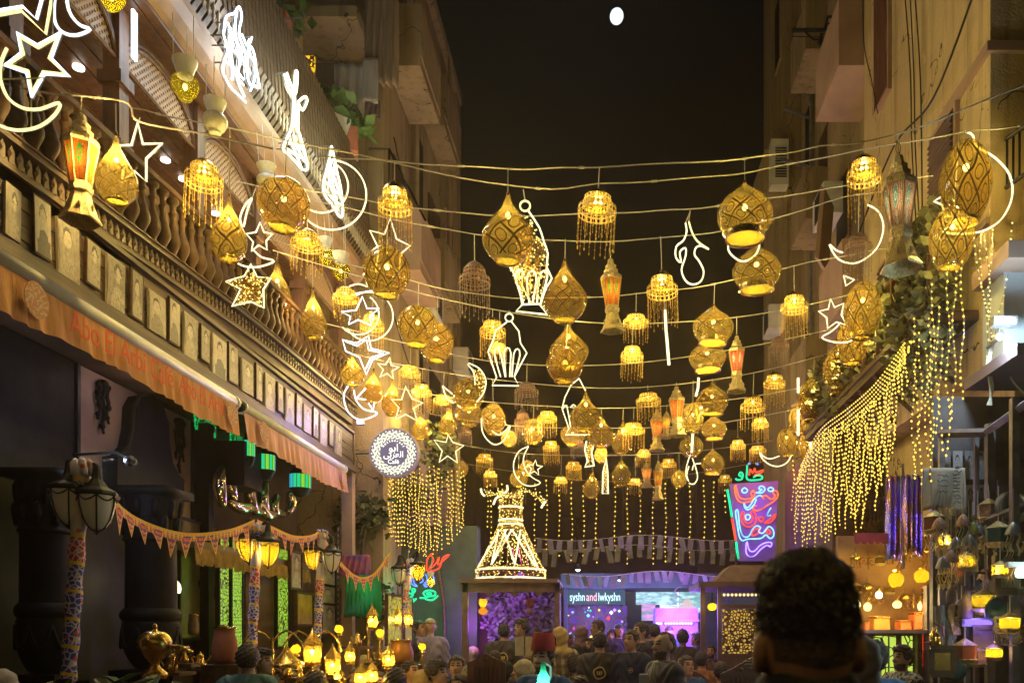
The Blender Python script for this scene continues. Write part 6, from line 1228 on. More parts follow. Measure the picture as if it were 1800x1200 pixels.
neon('neon_sign', 'small green and red neon Arabic word above the tall purple board', 15.0, [(LGRN,zz([(180,330),(200,345),(240,335),(250,290),(225,270),(215,300),(240,310)])),(LGRN,zz([(290,205),(290,260),(285,320),(310,345),(380,345),(430,335),(435,310),(390,300),(350,320)])),(LRED,zz([(310,300),(320,240),(345,280),(365,230),(375,270),(445,250),(420,280),(360,300)])),(LBLU,zz([(300,190),(320,185)])),(LBLU,zz([(380,190),(400,195)]))], r=.016)
neon('neon_pole', 'leaning green and red neon tube along the left edge of the purple board', 15.2, [(LGRN,zz([(100,435),(120,540),(145,700)])),(LRED,zz([(145,710),(165,820),(182,925)])),(LGRN,zz([(185,935),(195,1020),(208,1100)]))], r=.022)
# kiosk under it
K = empty('kiosk', 'brown wooden kiosk with hipped roof and backlit lattice wall', 'kiosk', P(1290,1200,13)); 
kx = lambda x: P(x,0,13).x; kz = lambda y: P(0,y,13).z; KW = pm('kiosk_brown', (.10,.055,.04), (.06,.03,.025), 6, .6)
m = MB(); m.bp((kx(1232),13,0), (kx(1240),13.1,kz(1030))); m.bp((kx(1262),13,0), (kx(1268),13.1,kz(1030))); m.bp((kx(1400),13,0), (kx(1408),13.1,kz(1030))); m.bp((kx(1228),12.9,kz(1032)), (kx(1412),14.6,kz(1022))); m.bp((kx(1266),13.02,kz(1068)), (kx(1402),13.06,kz(1062))); m.bp((kx(1268),13.0,0), (kx(1400),13.08,kz(1148))); bw(m, 'frame', KW, K)
m = MB(); m.prism([(kx(1255),12.9,kz(1022)), (kx(1400),12.9,kz(1022)), (kx(1372),13.3,kz(990)), (kx(1290),13.3,kz(990))], (0,.9,0)); bw(m, 'roof', KW, K)
m = MB(); m.bp((kx(1270),13.03,kz(1148)), (kx(1400),13.05,kz(1070))); bw(m, 'lattice_wall', lattice_mat('gold_speckled_lattice', (1,.58,.10), .32, 22, .16), K)
m = MB(); [m.sph((kx(1272+i*7),12.95,kz(1045)), .02, 6) for i in range(10)]; bw(m, 'light_row', FAIRYW, K)
e = empty('globe_lamp', 'round yellow lamp at the left post of the wooden kiosk', 'lamp', P(1252,1066,12.8)); MB().sph((0,0,0), .07, 12, 0, .85).build('globe', LYEL, e, True); MB().tube([(0,0,.05),(0,0,.22)], .01, 4).build('rod', IRON, e); light('lamp_light', (0,0,0), 4, (1,.75,.3), .02, e)
# ------------------------------------------------------------------ right-hand shop fronts
HG = empty('balcony_garland', 'thick garland of dull leaves along the trellised balcony on the right', 'hedge', (3.4, 10.8, 4.9)); rr = random.Random(21)
m = MB()
for i in range(42):
    y = 8.35+i*.125; zc = 5.42+.12*math.sin(y*2)+(.25 if y < 9 else 0); leaves(m, (3.24, y, zc-.1), (.17,.13,.48+(.15 if y < 9.2 else 0)), 130, .13, rr, 1, 0, .05)
for i in range(9): leaves(m, (3.2+rr.uniform(-.1,.15), 8.3+i*.12, 4.75), (.15,.1,.6), 80, .12, rr, 1)
bw(m, 'leaves', pm('dusty_green_leaf', (.22,.21,.09), (.10,.105,.05), 8, .7), HG)
m = MB(); m.bp((3.12,8.3,4.78), (3.6,13.6,4.88)); m.bp((3.1,8.3,4.88), (3.14,13.6,4.94)); m.bp((3.1,8.3,5.6), (3.14,13.6,5.64)); [m.bp((3.1,8.3+i*.53,4.9), (3.14,8.34+i*.53,5.62)) for i in range(10)]; bw(m, 'trellis_rail', WOOD, HG)
for i in range(8): m = MB(); y = 8.9+i*.6; m.tube([(3.14,y,4.78), (3.6,y,4.35)], .03, 5); m.tube([(3.14,y,4.78), (3.5,y+.3,4.4)], .02, 5); bw(m, 'bracket', WOODL, HG)
SB = empty('shop_canopy', 'projecting plastered canopy block with dark soffit above the shop at right', 'canopy', (4.4, 7.5, 4.2)); m = MB()
m.add([(3.02,8.2,4.24),(3.02,5.0,4.24),(7,5.0,4.24),(7,8.2,4.24),(3.02,8.2,4.4),(3.02,5.0,4.4),(7,5.0,4.4),(7,8.2,4.4)], [(0,1,2,3),(7,6,5,4),(0,4,5,1),(1,5,6,2),(2,6,7,3),(3,7,4,0)]) if 0 else m.bp((3.35,7.0,4.02), (7,8.04,4.12)); bw(m, 'soffit', pm('mauve_soffit', (.22,.15,.17), (.15,.10,.12), 1, .7), SB)
m = MB(); m.bp((3.52,7.6,4.12), (7,8.03,4.95)); bw(m, 'white_fascia', pm('white_rendered_wall', (.55,.58,.6), (.42,.46,.5), 3, .7), SB); m = MB(); m.bp((3.42,7.3,4.95), (7,8.03,5.1)); bw(m, 'lintel', PLASTP, SB)
fl = empty('flood_lamp', 'glaring white floodlight with bracket under the lintel at right', 'lamp', P(1768,562,7.2)); MB().box((.0,.05,.0), (.2,.1,.07)).build('housing', GREYM, fl); MB().box((0,-.006,-.01), (.15,.012,.045)).build('lens', em('white_flood_lens', (.8,.95,1), 14, False), fl); MB().tube([(0,.08,-.02),(.02,.2,-.1),(.02,.4,-.1)], .015, 5).build('bracket', GREYM, fl); light('flood_light', (-.06,-.15,-.14), 30, (.6,.85,1), .05, fl)
cmx = empty('security_camera', 'small white dome camera below the floodlight', 'camera', P(1757,592,7.3)); MB().sph((0,0,0), .035, 10).build('dome', WHITEP, cmx, True); MB().tube([(0,.02,.02),(.06,.2,.04)], .015, 5).build('mount', WHITEP, cmx)
# glazed shop frame, papers, goods
SF = empty('market_shop', 'cluttered glazed shop with dark posts at the right edge', 'shop', (3.6, 7.5, 0)); fm = pm('grey_brown_metal', (.2,.16,.17), (.12,.1,.11), 8, .5, .3)
pz = lambda x, y, Y: P(x, y, Y)
m = MB()
for (x, y0, y1, Y, w) in [(1655,760,1200,7.9,.05),(1740,745,1200,7.6,.07),(1716,760,1200,7.8,.04),(1783,700,1200,7.0,.06),(1700,960,1200,7.3,.04)]:
    a = pz(x, y0, Y); m.bp((a.x-w/2, Y-w/2, 0), (a.x+w/2, Y+w/2, a.z))
for (x0, y0, x1, y1, Y0_, Y1_) in [(1650,762,1740,760,7.9,7.6),(1735,758,1830,690,7.6,6.6),(1735,915,1830,880,7.5,6.8),(1650,910,1735,925,7.9,7.6)]: m.tube([pz(x0,y0,Y0_), pz(x1,y1,Y1_)], .04, 4)
bw(m, 'posts_and_rails', fm, SF)
m = MB(); m.bp((pz(1640,0,8.1).x,8.1,0), (7,8.19,3.98)); bw(m, 'back_wall', pm('dim_shop_interior', (.13,.10,.10), (.05,.04,.05), 3, .6), SF)
for i in range(8):
    x = 1658+(i % 4)*21; y0 = 790 if i < 4 else 850; a = pz(x, y0, 8.0); b = pz(x+17, y0+50, 8.0); m = MB(); m.add([(a.x,8.05,b.z),(b.x,8.05,b.z),(b.x,8.05,a.z),(a.x,8.05,a.z)], [(0,1,2,3)], 0, [[(0,0),(1,0),(1,1),(0,1)]]); bw(m, 'poster', photo_mat('monochrome_poster', 40+i, (.4,.36,.38)), SF)
PF = pm('old_paper_sheet', (.5,.42,.33), (.36,.3,.24), 3, .8, 0, .4, .02)
e = cloth('paper_sheet', 'large crumpled cream sheet with faint handwriting hanging before the posters', 1622,822,1696,898,7.5, PF, 1.5, .03)
m = MB(); o0 = P(1670,830,7.46)
for k in range(11):
    yy_ = 822+k*6; x0 = 1676+R.uniform(-2,2); m.tube(smooth_path([P(x0+j*3.2, yy_+R.uniform(-2,2)+(0 if k < 10 else 0), 7.43) for j in range(5)], 3), .0035, 4)
for k in range(4): m.tube(smooth_path([P(1648+j*3, 836+k*9+R.uniform(-2,2), 7.43) for j in range(7)], 3), .003, 4)
tag(m.build('handwriting', IRON), 'dark handwritten strokes on the crumpled cream sheet', 'writing')
foil = newmat('iridescent_foil'); t = NT(foil); nz = t.noise(3, detail=2, stretch=(2,1,.7)); c1 = t.mix(t.ramp(nz, .4, .5), (.55,.35,.1), (.35,.2,.8)); c1 = t.mix(t.ramp(nz, .55, .65), c1, (.3,.35,.9)); t.done(t.bsdf(c1, .22, .85, t.noise(5), .8, .05))
cloth('foil_banner', 'iridescent purple and gold foil banner hanging in folds, left one', 1558,836,1587,985,9.0, foil, 3, .05); cloth('foil_banner', 'iridescent silver-violet foil banner hanging in folds, right one', 1588,834,1622,975,8.8, foil, 4, .06); light('foil_lamp', P(1580,900,8.3), 4, (.45,.3,1), .1)
m = MB(); m.tube([P(1587,815,9), P(1588,1000,8.9)], .015, 6); tag(m.build('banner_pole', fm), 'thin pole between the two foil banners', 'pole')
rr = random.Random(31); nth = 'leftmost,second from left,third from left,fourth from left,fifth from left,sixth from left,seventh from left,eighth from left,eighth from right,seventh from right,sixth from right,fifth from right,fourth from right,third from right,second from right,rightmost'.split(',')
for i in range(16):
    x = 1640+i*10+rr.uniform(-3, 3); y = rr.uniform(900, 1010); Y = rr.uniform(6.8, 7.7); e = empty('hanging_chime', 'small '+('copper' if i % 2 else 'grey')+' hanging chime with curled scrolls in the right-hand shop, '+nth[i], 'chime', P(x, y, Y), 0, 'hanging metal chimes in the shop front'); m = MB()
    m.lathe(sm([(.01,.03),(.04,0),(.06,-.05),(.065,-.07)], 2), 12); m.build('bell', COPPER if i % 2 else GREYM, e, True); m = MB()
    for k in range(5):
        a = k*1.26; m.tube([(.05*math.cos(a)+.012*math.sin(q*1.6), .05*math.sin(a), -.06-q*.03) for q in range(7)], .005, 4)
    m.build('scrolls', TIN, e); MB().tube([(0,0,.03),(0,0,.3)], .004, 3).build('string', ROPE, e)
# yellow lit lamp stall
ST = empty('lamp_stall', 'lamp stall with orange cloth-backed shelves, counter and lattice base', 'stall', P(1600,1200,9)); sx_ = lambda x, Y=9: P(x,0,Y).x; sz_ = lambda y, Y=9: P(0,y,Y).z
m = MB(); m.bp((sx_(1500),9.6,0), (sx_(1735),9.7,sz_(930))); bw(m, 'back_wall', pm('ochre_stall_wall', (.35,.2,.06), (.2,.09,.03), 2, .7), ST)
m = MB(); m.bp((sx_(1495),8.8,sz_(1112)), (sx_(1712),9.6,sz_(1106))); bw(m, 'counter_top', WHITEP, ST); m = MB(); m.bp((sx_(1530),8.95,0), (sx_(1604),9.05,sz_(1114))); m.bp((sx_(1604),8.85,0), (sx_(1612),9.05,sz_(1114))); bw(m, 'counter_front', WOODL, ST)
YGm = lattice_mat('lime_backlit_star_lattice', (.65,.9,.12), .45, 10, .05)
for (x0, x1) in [(1533,1557),(1561,1571),(1582,1600)]: m = MB(); m.bp((sx_(x0),8.93,sz_(1195)), (sx_(x1),8.95,sz_(1117))); bw(m, 'lattice_panel', YGm, ST)
m = MB(); m.bp((sx_(1617),8.8,0), (sx_(1626),8.9,sz_(1030))); m.bp((sx_(1624),8.85,sz_(1112)), (sx_(1628),8.9,sz_(1060))); bw(m, 'grey_post', fm, ST); m = MB(); m.bp((sx_(1677),8.8,0), (sx_(1681),8.85,sz_(960))); bw(m, 'red_lit_post', pm('red_post', (.5,.1,.1)), ST)
m = MB(); m.bp((sx_(1628),9.45,sz_(1172)), (sx_(1706),9.5,sz_(1116))); bw(m, 'cabinet_back', pm('cabinet_dark', (.2,.05,.04)), ST); m = MB(); m.bp((sx_(1640),8.9,sz_(1121)), (sx_(1704),8.93,sz_(1117))); bw(m, 'red_tube', em('red_strip', (1,.05,.03), 1.1, False), ST); light('red_glow', (P(1665,0,9).x-ST.location.x, -.02+.3, sz_(1130)-ST.location.z), 2.5, (1,.08,.05), .05, ST)
for i, (x, y, w, h) in enumerate([(1644,1158,.09,.1),(1655,1146,.08,.16),(1668,1160,.07,.08),(1690,1150,.13,.14),(1650,1130,.05,.08),(1700,1135,.05,.08)]):
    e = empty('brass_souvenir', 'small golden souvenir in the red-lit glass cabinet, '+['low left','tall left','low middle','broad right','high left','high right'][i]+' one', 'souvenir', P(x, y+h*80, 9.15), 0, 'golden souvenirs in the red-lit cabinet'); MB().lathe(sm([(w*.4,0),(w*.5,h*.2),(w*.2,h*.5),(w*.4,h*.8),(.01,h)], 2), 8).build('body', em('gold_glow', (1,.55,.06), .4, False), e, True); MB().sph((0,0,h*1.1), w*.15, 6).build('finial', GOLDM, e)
m = MB(); m.bp((sx_(1625),8.95,sz_(1174)), (sx_(1708),9.45,sz_(1170))); m.bp((sx_(1706),8.9,0), (sx_(1712),9.0,sz_(1112))); m.bp((sx_(1612),8.9,sz_(1200)), (sx_(1708),8.93,sz_(1174))); bw(m, 'cabinet_shelf', fm, ST)
rr = random.Random(8)
for (x, y, w, h, sh) in [(1545,1045,12,12,'bulb'),(1525,1066,14,14,'cup'),(1577,1062,16,12,'cup'),(1667,1057,12,12,'bulb'),(1575,1018,26,26,'shade'),(1620,1012,26,22,'shade'),(1655,1010,28,18,'shade'),(1663,1042,24,22,'shade'),(1508,1062,10,12,'bulb'),(1617,1065,8,14,'cup'),(1721,1010,14,24,'shade')]:
    Y = 9.1; s_ = Y/F; e = empty('glass_lamp', '', 'lamp', P(x, y, Y), 0, 'glowing lamps of the stall'); w *= s_; h *= s_
    e['label'] = {1545:'bare round glowing bulb in the middle of the lamp stall',1525:'open cup lamp low on the left of the stall',1577:'wide glowing cup lamp with bead fringe at the stall middle',1667:'small white-hot bulb under the right tulip shade',1575:'large bell-shaped yellow glass shade, leftmost of the top row',1620:'rounded yellow glass shade, second of the top row',1655:'spread yellow glass shade, third of the top row',1663:'squat yellow glass shade below the top row, behind the red post',1508:'half-hidden glow at the left end of the stall behind the man',1617:'narrow lamp beside the grey post of the stall',1721:'cylindrical yellow lamp at the right end of the stall'}[x]
    g = {'bulb': BULB, 'cup': em('hot_yellow_glass', (1,.75,.2), 1.6, False), 'shade': LYEL}[sh]
    MB().lathe(sm([(w*.2,h*.5),(w*.42,h*.3),(w*.5,0),(w*.42,-h*.3),(w*.25,-h*.5)], 3), 14, wave=(lambda a, v: .06*math.sin(8*a)) if sh == 'shade' else None).build('glass', g, e, True)
    MB().lathe([(w*.22,h*.5),(w*.3,h*.62),(w*.1,h*.7)], 10).build('collar', GOLDM, e); MB().tube(smooth_path([(0,0,h*.7),(w*.5,.05,h*1.4),(w,.3,h*.8),(w*.9,.45,0)], 4), .008, 5).build('arm', GOLDM, e)
    light('lamp_light', (0,0,0) if sh == 'shade' else (0,-.12,0), 3.6, (1,.72,.24), .03, e)
for i, (x, y, w, h, c_) in enumerate([(1515,1100,22,16,(.75,.2,.06)),(1548,1095,28,26,(.7,.3,.05)),(1590,1098,20,18,(.8,.2,.05)),(1612,1090,14,30,(.85,.2,.06)),(1645,1060,34,60,(.6,.13,.04)),(1650,1098,38,18,(.8,.25,.08)),(1695,1085,22,40,(.7,.2,.05))]):
    a = P(x-w/2, y+h/2, 9.35); b = P(x+w/2, y-h/2, 9.35); e = empty('gift_box', ['leftmost','second','third','narrow tall','tall dark-red central','wide','rightmost'][i]+' orange-red cloth-covered box on the stall shelf', 'box', ((a.x+b.x)/2, 9.4, a.z), 0, 'orange-red boxes on the stall shelf')
    MB().box((0,0,(b.z-a.z)/2), (b.x-a.x,.15,b.z-a.z), 0, .1).build('body', pm('orange_box', c_), e); MB().box((0,-.005,(b.z-a.z)*.9), ((b.x-a.x)*1.04,.17,(b.z-a.z)*.1), 0, .1).build('trim', GOLDM, e)
m = MB()
for (x0, x1, yb) in [(1500,1565,965)]: 
    n = 12; m.prism([P(x0,yb,12.2)]+[P(x0+(x1-x0)*i/n, yb-70*math.sin(PI*.5*i/n)-15, 12.2) for i in range(n+1)]+[P(x1,yb,12.2)], (0,.2,0))
for i in range(8): m.lathe([(.03,0),(.05,.1),(.02,.2),(.05,.35),(.03,.45)], 8, P(1505+i*8, 950-i*4, 12.1))
tag(m.build('curved_stair_panel', WOOD), 'dark curved wooden balustrade panel behind the lamp stall', 'panel')
w = MB().bp((3.2,12.2,0), (3.9,15.5,4.6)); tag(w.build('shop_block', BROWNW), 'brown shop block behind the dense right light curtain', 'building')
e = empty('wicker_basket', 'woven lamp basket glowing faintly above the man on the right', 'basket', P(1492,985,11.5)); MB().lathe(sm([(.1,.0),(.14,.06),(.12,.12),(.1,.14)], 2), 14).build('body', lattice_mat('wicker_glow', (1,.6,.1), .3, 20, .12), e); MB().lathe([(.1,.14),(.12,.15),(.1,.16)], 14).build('rim', WOODL, e)
tt = empty('street_light_sphere', '', '') if 0 else None

e = empty('tube_lamp', 'cool greenish lamp glowing inside the shop at the far right edge', 'lamp', P(1797,1006,5.0)); MB().tube([(-.03,0,0),(.3,0,.0)], .03, 8).build('tube', em('pale_green_lamp', (.55,1,.8), 2.5, False), e); MB().box((.13,.05,.05), (.4,.06,.03)).build('fitting', GREYM, e); MB().tube([(.13,.05,.06),(.13,.05,2.0)], .01, 4).build('rod', IRON, e); light('lamp_light', (.1,-.1,-.05), 13, (.75,1,.85), .08, e)
e = empty('blue_strip_lamp', 'bright violet-blue glow strip on the shop shelf at right', 'lamp', P(1720,1093,7.2)); MB().box((0,0,0), (.22,.03,.04)).build('strip', em('violet_strip', (.2,.12,1), 1.3, False), e); MB().box((0,.04,0), (.26,.05,.07)).build('housing', GREYM, e); light('strip_light', (0,-.1,0), 2.5, (.3,.2,1), .08, e)

# goods crowding the right-hand shop
def tr_lantern(e, s, mt):
    MB().lathe([(.3*s,-.2*s),(.42*s,-.26*s),(.4*s,-.7*s),(.3*s,-.8*s)], 6).build('glass', mt, e); MB().lathe([(.05*s,0),(.2*s,-.1*s),(.45*s,-.24*s),(.4*s,-.26*s)], 6).build('roof', TIN, e); MB().lathe([(.42*s,-.7*s),(.44*s,-.74*s),(.3*s,-.85*s),(.01,-.86*s)], 6).build('base', TIN, e)
def tr_frame(e, s, mt):
    m = MB(); m.box((0,0,-.5*s), (.8*s,.03,1.0*s)); m.build('panel', mt, e); m = MB(); [m.box(c_, d_) for c_, d_ in (((0,-.005,0),(.9*s,.05,.06)),((0,-.005,-s),(.9*s,.05,.06)),((-.42*s,-.005,-.5*s),(.05,.05,s)),((.42*s,-.005,-.5*s),(.05,.05,s)))]; m.build('frame', WOODL, e)
def tr_scroll(e, s, mt):
    m = MB()
    for k in range(4):
        c0 = (k-1.5)*.22*s; m.tube([(c0+(.02+.012*q)*s*math.cos(q*.8), 0, -.35*s+(k % 2)*-.3*s+(.02+.012*q)*s*math.sin(q*.8)) for q in range(16)], .008, 4)
    m.tube([(-.45*s,0,0),(.45*s,0,0)], .01, 4); m.tube([(-.45*s,0,0),(-.3*s,0,-.9*s),(.3*s,0,-.9*s),(.45*s,0,0)], .01, 4); m.build('scrollwork', mt, e)
def tr_plate(e, s, mt):
    m = MB().lathe(sm([(.45*s,0),(.38*s,.04),(.2*s,.05),(.01,.05)], 2), 20); o = m.build('dish', mt, e, True); o.rotation_euler = (PI/2, 0, 0); o.location = (0,0,-.45*s)
def tr_cloth(e, s, mt):
    vs = []; [vs.append((.35*s*(i/6-.5)*2*(1-.3*j/5), .03*math.sin(i*2+j), -j/5*1.5*s)) for j in range(6) for i in range(7)]; MB().add(vs, [(j*7+i, j*7+i+1, (j+1)*7+i+1, (j+1)*7+i) for j in range(5) for i in range(6)]).build('cloth', mt, e, True)
def tr_bottle(e, s, mt): MB().lathe(sm([(.01,-s),(.2*s,-s),(.24*s,-.8*s),(.2*s,-.5*s),(.06*s,-.35*s),(.06*s,-.1*s),(.09*s,0)], 2), 12).build('glass', mt, e, True); MB().tube([(.06*s,0,-.1*s),(.3*s,0,-.2*s),(.34*s,0,-.6*s)], .01, 4).build('hose', COPPER, e)
gm = [TIN, COPPER, GOLDM, pm('teal_enamel', (.03,.09,.10)), pm('faded_red_board', (.25,.05,.03)), pm('dusty_cream_board', (.3,.24,.17)), pm('dim_mauve_board', (.15,.09,.09)), pm('blue_grey_cloth', (.09,.10,.17)), pm('olive_glass', (.3,.28,.08), None, 5, .2), GREYM, pm('pink_grey_cloth', (.2,.11,.12))]
fn = [(tr_lantern,'tin hanging lantern','hanging_lantern'),(tr_frame,'framed board','framed_board'),(tr_scroll,'curled iron scroll rack','scroll_rack'),(tr_plate,'round metal dish','metal_dish'),(tr_cloth,'hanging cloth strip','cloth_strip'),(tr_bottle,'water pipe bottle','water_pipe')]
rr = random.Random(77); cn = ['silvery','copper-brown','brassy','teal','dull red','cream','mauve','blue-grey','olive','dark grey','pinkish']; rows_ = ['at the top of the shop','high in the shop','at mid height in the shop','low in the shop','at the foot of the shop']
for r_ in range(5):
    for q in range(9):
        x = 1640+q*18.5+rr.uniform(-5, 5); y = 905+r_*58+rr.uniform(-18, 14)-(35 if q > 4 else 0); Y = rr.uniform(6.9, 7.75); k = rr.randrange(6); ci = rr.randrange(11)
        if r_ in (1, 2) and q < 2: continue
        s_ = rr.uniform(.16, .30); f_, nm, on = fn[k]; e = empty(on, cn[ci]+' '+nm+' '+rows_[r_]+', '+['far left','left','left of middle','near middle','middle','right of middle','right','far right','rightmost'][q]+' of its row', 'shop goods', P(x, y, Y), rr.uniform(-.5, .5), 'goods crowding the right-hand shop'); f_(e, s_, gm[ci]); MB().tube([(0,0,0),(0,0,.12)], .004, 3).build('string', ROPE, e)

for i, (x, y, Y, lab) in enumerate([(1662,935,7.4,'high at the left of the shop'),(1698,968,7.2,'in the upper middle of the shop'),(1728,1035,7.1,'in the middle of the shop beside the dark post'),(1758,985,6.9,'right of the dark post, high'),(1775,1075,6.8,'right of the dark post, low'),(1690,1052,7.3,'over the violet strip'),(1748,1130,7.0,'low in the middle of the shop'),(1665,1000,7.5,'left, under the chimes')]):
    e = empty('hanging_lantern', 'small lit yellow lantern hanging '+lab, 'lantern', P(x, y, Y), i, 'lit lanterns in the right-hand shop'); tr_lantern(e, .16+.03*(i % 3), VGL if i % 3 else LYEL); MB().tube([(0,0,0),(0,0,.12)], .004, 3).build('string', ROPE, e); light('lamp_light', (0,0,-.08), 3.2, (1,.76,.32), .02, e)

rr = random.Random(5)
for i in range(22):      # brass and beaded wares hung over the stall's back wall
    x = 1503+(i % 11)*21+rr.uniform(-4, 4); y = (962 if i < 11 else 1030)+rr.uniform(-10, 14); Y = 9.42; k = i % 3
    e = empty('stall_ornament', ['beaded brass','scrolled','faceted brass'][k]+' ornament hanging in the '+('upper' if i < 11 else 'lower')+' row of the stall, '+'first second third fourth fifth sixth seventh eighth ninth tenth last'.split()[i % 11]+' from left', 'ornament', P(x, y, Y), 0, 'ornaments hung in the lamp stall')
    if k == 0:
        MB().lathe(sm([(.01,0),(.05,-.03),(.06,-.07),(.02,-.1)], 2), 10).build('body', GOLDM, e, True); m = MB()
        for q in range(6): a_ = q*1.05; m.tube([(.05*math.cos(a_), .05*math.sin(a_), -.07), (.05*math.cos(a_), .05*math.sin(a_), -.16)], .006, 3); m.octa((.05*math.cos(a_), .05*math.sin(a_), -.17), .012)
        m.build('bead_fringe', GOLDM, e)
    elif k == 1:
        m = MB(); [m.tube([((.012+.004*q)*math.cos(q*.8)+dx, 0, -.08+(.012+.004*q)*math.sin(q*.8)) for q in range(14)], .006, 4) for dx in (-.04, .04)]; m.tube([(0,0,0),(0,0,-.16)], .008, 4); m.build('scrolls', GOLDM, e)
    else: tr_lantern(e, .14, LYEL if i % 2 else FROSTY)
    MB().tube([(0,0,0),(0,.03,.06)], .004, 3).build('hook', IRON, e)
for i, (x0, x1, y) in enumerate([(1502,1560,950),(1566,1618,948),(1632,1700,952)]):
    e = empty('scalloped_valance', 'dark red scalloped valance over the stall, '+['left','middle','right'][i]+' piece', 'valance', P((x0+x1)/2, y, 9.0), 0, 'valances over the stall'); o0 = e.location; m = MB(); n = 5
    for k in range(n):
        a_ = P(x0+(x1-x0)*k/n, y-14, 9.0)-o0; b_ = P(x0+(x1-x0)*(k+1)/n, y-14, 9.0)-o0; w_ = b_.x-a_.x
        m.prism([a_, b_]+[b_+Vector((-w_/2+w_/2*math.cos(PI*q/8), 0, -.07-.05*math.sin(PI*q/8))) for q in range(9)], (0,.015,0))
    m.build('cloth', pm('dark_red_cloth', (.35,.05,.03), (.22,.03,.02), 8, .8), e)
# ------------------------------------------------------------------ people: one continuous body each, grown from a distance field
def smin(a, b, k): h = np.clip(.5+.5*(b-a)/k, 0, 1); return b*(1-h)+a*h-k*h*(1-h)
def capsule(p, a, b, ra, rb):
    a, b = np.array(a, float), np.array(b, float); ba = b-a; t_ = np.clip(((p-a)@ba)/(ba@ba), 0, 1)
    return np.linalg.norm(p-a-t_[..., None]*ba, axis=-1)-(ra+(rb-ra)*t_)
def ellip(p, c_, r):
    q = (p-np.array(c_))/np.array(r); k0 = np.linalg.norm(q, axis=-1); k1 = np.linalg.norm(q/np.array(r), axis=-1)+1e-9; return k0*(k0-1)/k1
def nets(f, lo, hi, h):
    n = [int(math.ceil((hi[i]-lo[i])/h))+1 for i in range(3)]
    ax = [lo[i]+h*np.arange(n[i]) for i in range(3)]; g = np.stack(np.meshgrid(*ax, indexing='ij'), -1); d = f(g).astype(np.float64)
    ins = d < 0; nx, ny, nz = n; c8 = [(i, j, k) for i in (0,1) for j in (0,1) for k in (0,1)]
    sub = lambda A, o: A[o[0]:nx-1+o[0], o[1]:ny-1+o[1], o[2]:nz-1+o[2]]
    cnt = sum(sub(ins, o).astype(int) for o in c8); act = (cnt > 0) & (cnt < 8); idx = -np.ones(act.shape, int); idx[act] = np.arange(act.sum())
    acc = np.zeros(act.shape+(3,)); w = np.zeros(act.shape)
    for o in c8:
        for a in range(3):
            if o[a]: continue
            o2 = list(o); o2[a] = 1; d0, d1 = sub(d, o), sub(d, tuple(o2)); cr = (d0 < 0) != (d1 < 0); t_ = np.where(cr, d0/np.where(cr, d0-d1, 1), 0)
            for q in range(3): acc[..., q] += np.where(cr, o[q]+(t_ if q == a else 0), 0)
            w += cr
    ii = np.argwhere(act); v = (acc[act]/w[act][:, None]+ii)*h+np.array(lo); F_ = []
    for a in range(3):
        b, c_ = (a+1) % 3, (a+2) % 3; A = np.moveaxis(ins, (a, b, c_), (0, 1, 2)); I = np.moveaxis(idx, (a, b, c_), (0, 1, 2))
        s0 = A[:-1, 1:-1, 1:-1]; s1 = A[1:, 1:-1, 1:-1]; L = I[:, :-1, :-1], I[:, 1:, :-1], I[:, 1:, 1:], I[:, :-1, 1:]
        for cr, rev in ((s0 & ~s1, 0), (~s0 & s1, 1)):
            q = np.stack([l[cr] for l in L], -1); F_.append(q[:, ::-1] if rev else q)
    return v, np.concatenate(F_)
def bodyf(p, seat, look=0, lean=0, arms=0, fat=1.0):
    hz = lambda z: z  # standing figure is 1.75 tall, facing -Y
    d = ellip(p, (0,0,.97), (.165*fat,.115*fat,.14)); d = smin(d, ellip(p, (0,.005,1.25), (.175*fat,.115*fat,.25)), .06)
    d = smin(d, capsule(p, (-.15,.01,1.415), (.15,.01,1.415), .062, .062), .07); d = smin(d, capsule(p, (0,.015,1.42), (0,-.005,1.56), .056, .052), .03)
    return d
def headf(p):
    d = ellip(p, (0,.012,1.655), (.077,.098,.098)); d = smin(d, ellip(p, (0,-.035,1.59), (.056,.062,.07)), .04)
    d = smin(d, capsule(p, (0,-.088,1.655), (0,-.113,1.618), .008, .015), .012)            # nose
    d = smin(d, capsule(p, (-.035,-.078,1.674), (.035,-.078,1.674), .012, .012), .014)   # brow
    d = smin(d, capsule(p, (-.018,-.09,1.583), (.018,-.09,1.583), .007, .007), .01)       # lips
    d = smin(d, ellip(p, (0,-.078,1.545), (.025,.022,.02)), .02)
    for s_ in (-1, 1):
        d = -smin(-d, ellip(p, (s_*.031,-.092,1.652), (.018,.014,.011)), .01)             # eye socket
        ear = ellip(p, (s_*.084,.018,1.635), (.012,.024,.036)); ear = -smin(-ear, ellip(p, (s_*.098,.008,1.638), (.012,.014,.024)), .006); d = smin(d, ear, .008)
    return d
def armf(p, pose):
    ds = []
    for s_ in (-1, 1):
        if pose == 'phone' and s_ < 0: el, wr = (s_*.27,-.02,1.14), (s_*.16,-.27,1.17)
        elif pose == 'fold': el, wr = (s_*.26,-.02,1.13), (s_*.06,-.24,1.12)
        elif pose == 'seat': el, wr = (s_*.25,-.03,1.15), (s_*.16,-.27,1.08)
        else: el, wr = (s_*.235,.02,1.13), (s_*.25,-.04,.88)
        ds.append((capsule(p, (s_*.185,.01,1.40), el, .05, .04), capsule(p, el, wr, .04, .027), wr, el))
    return ds
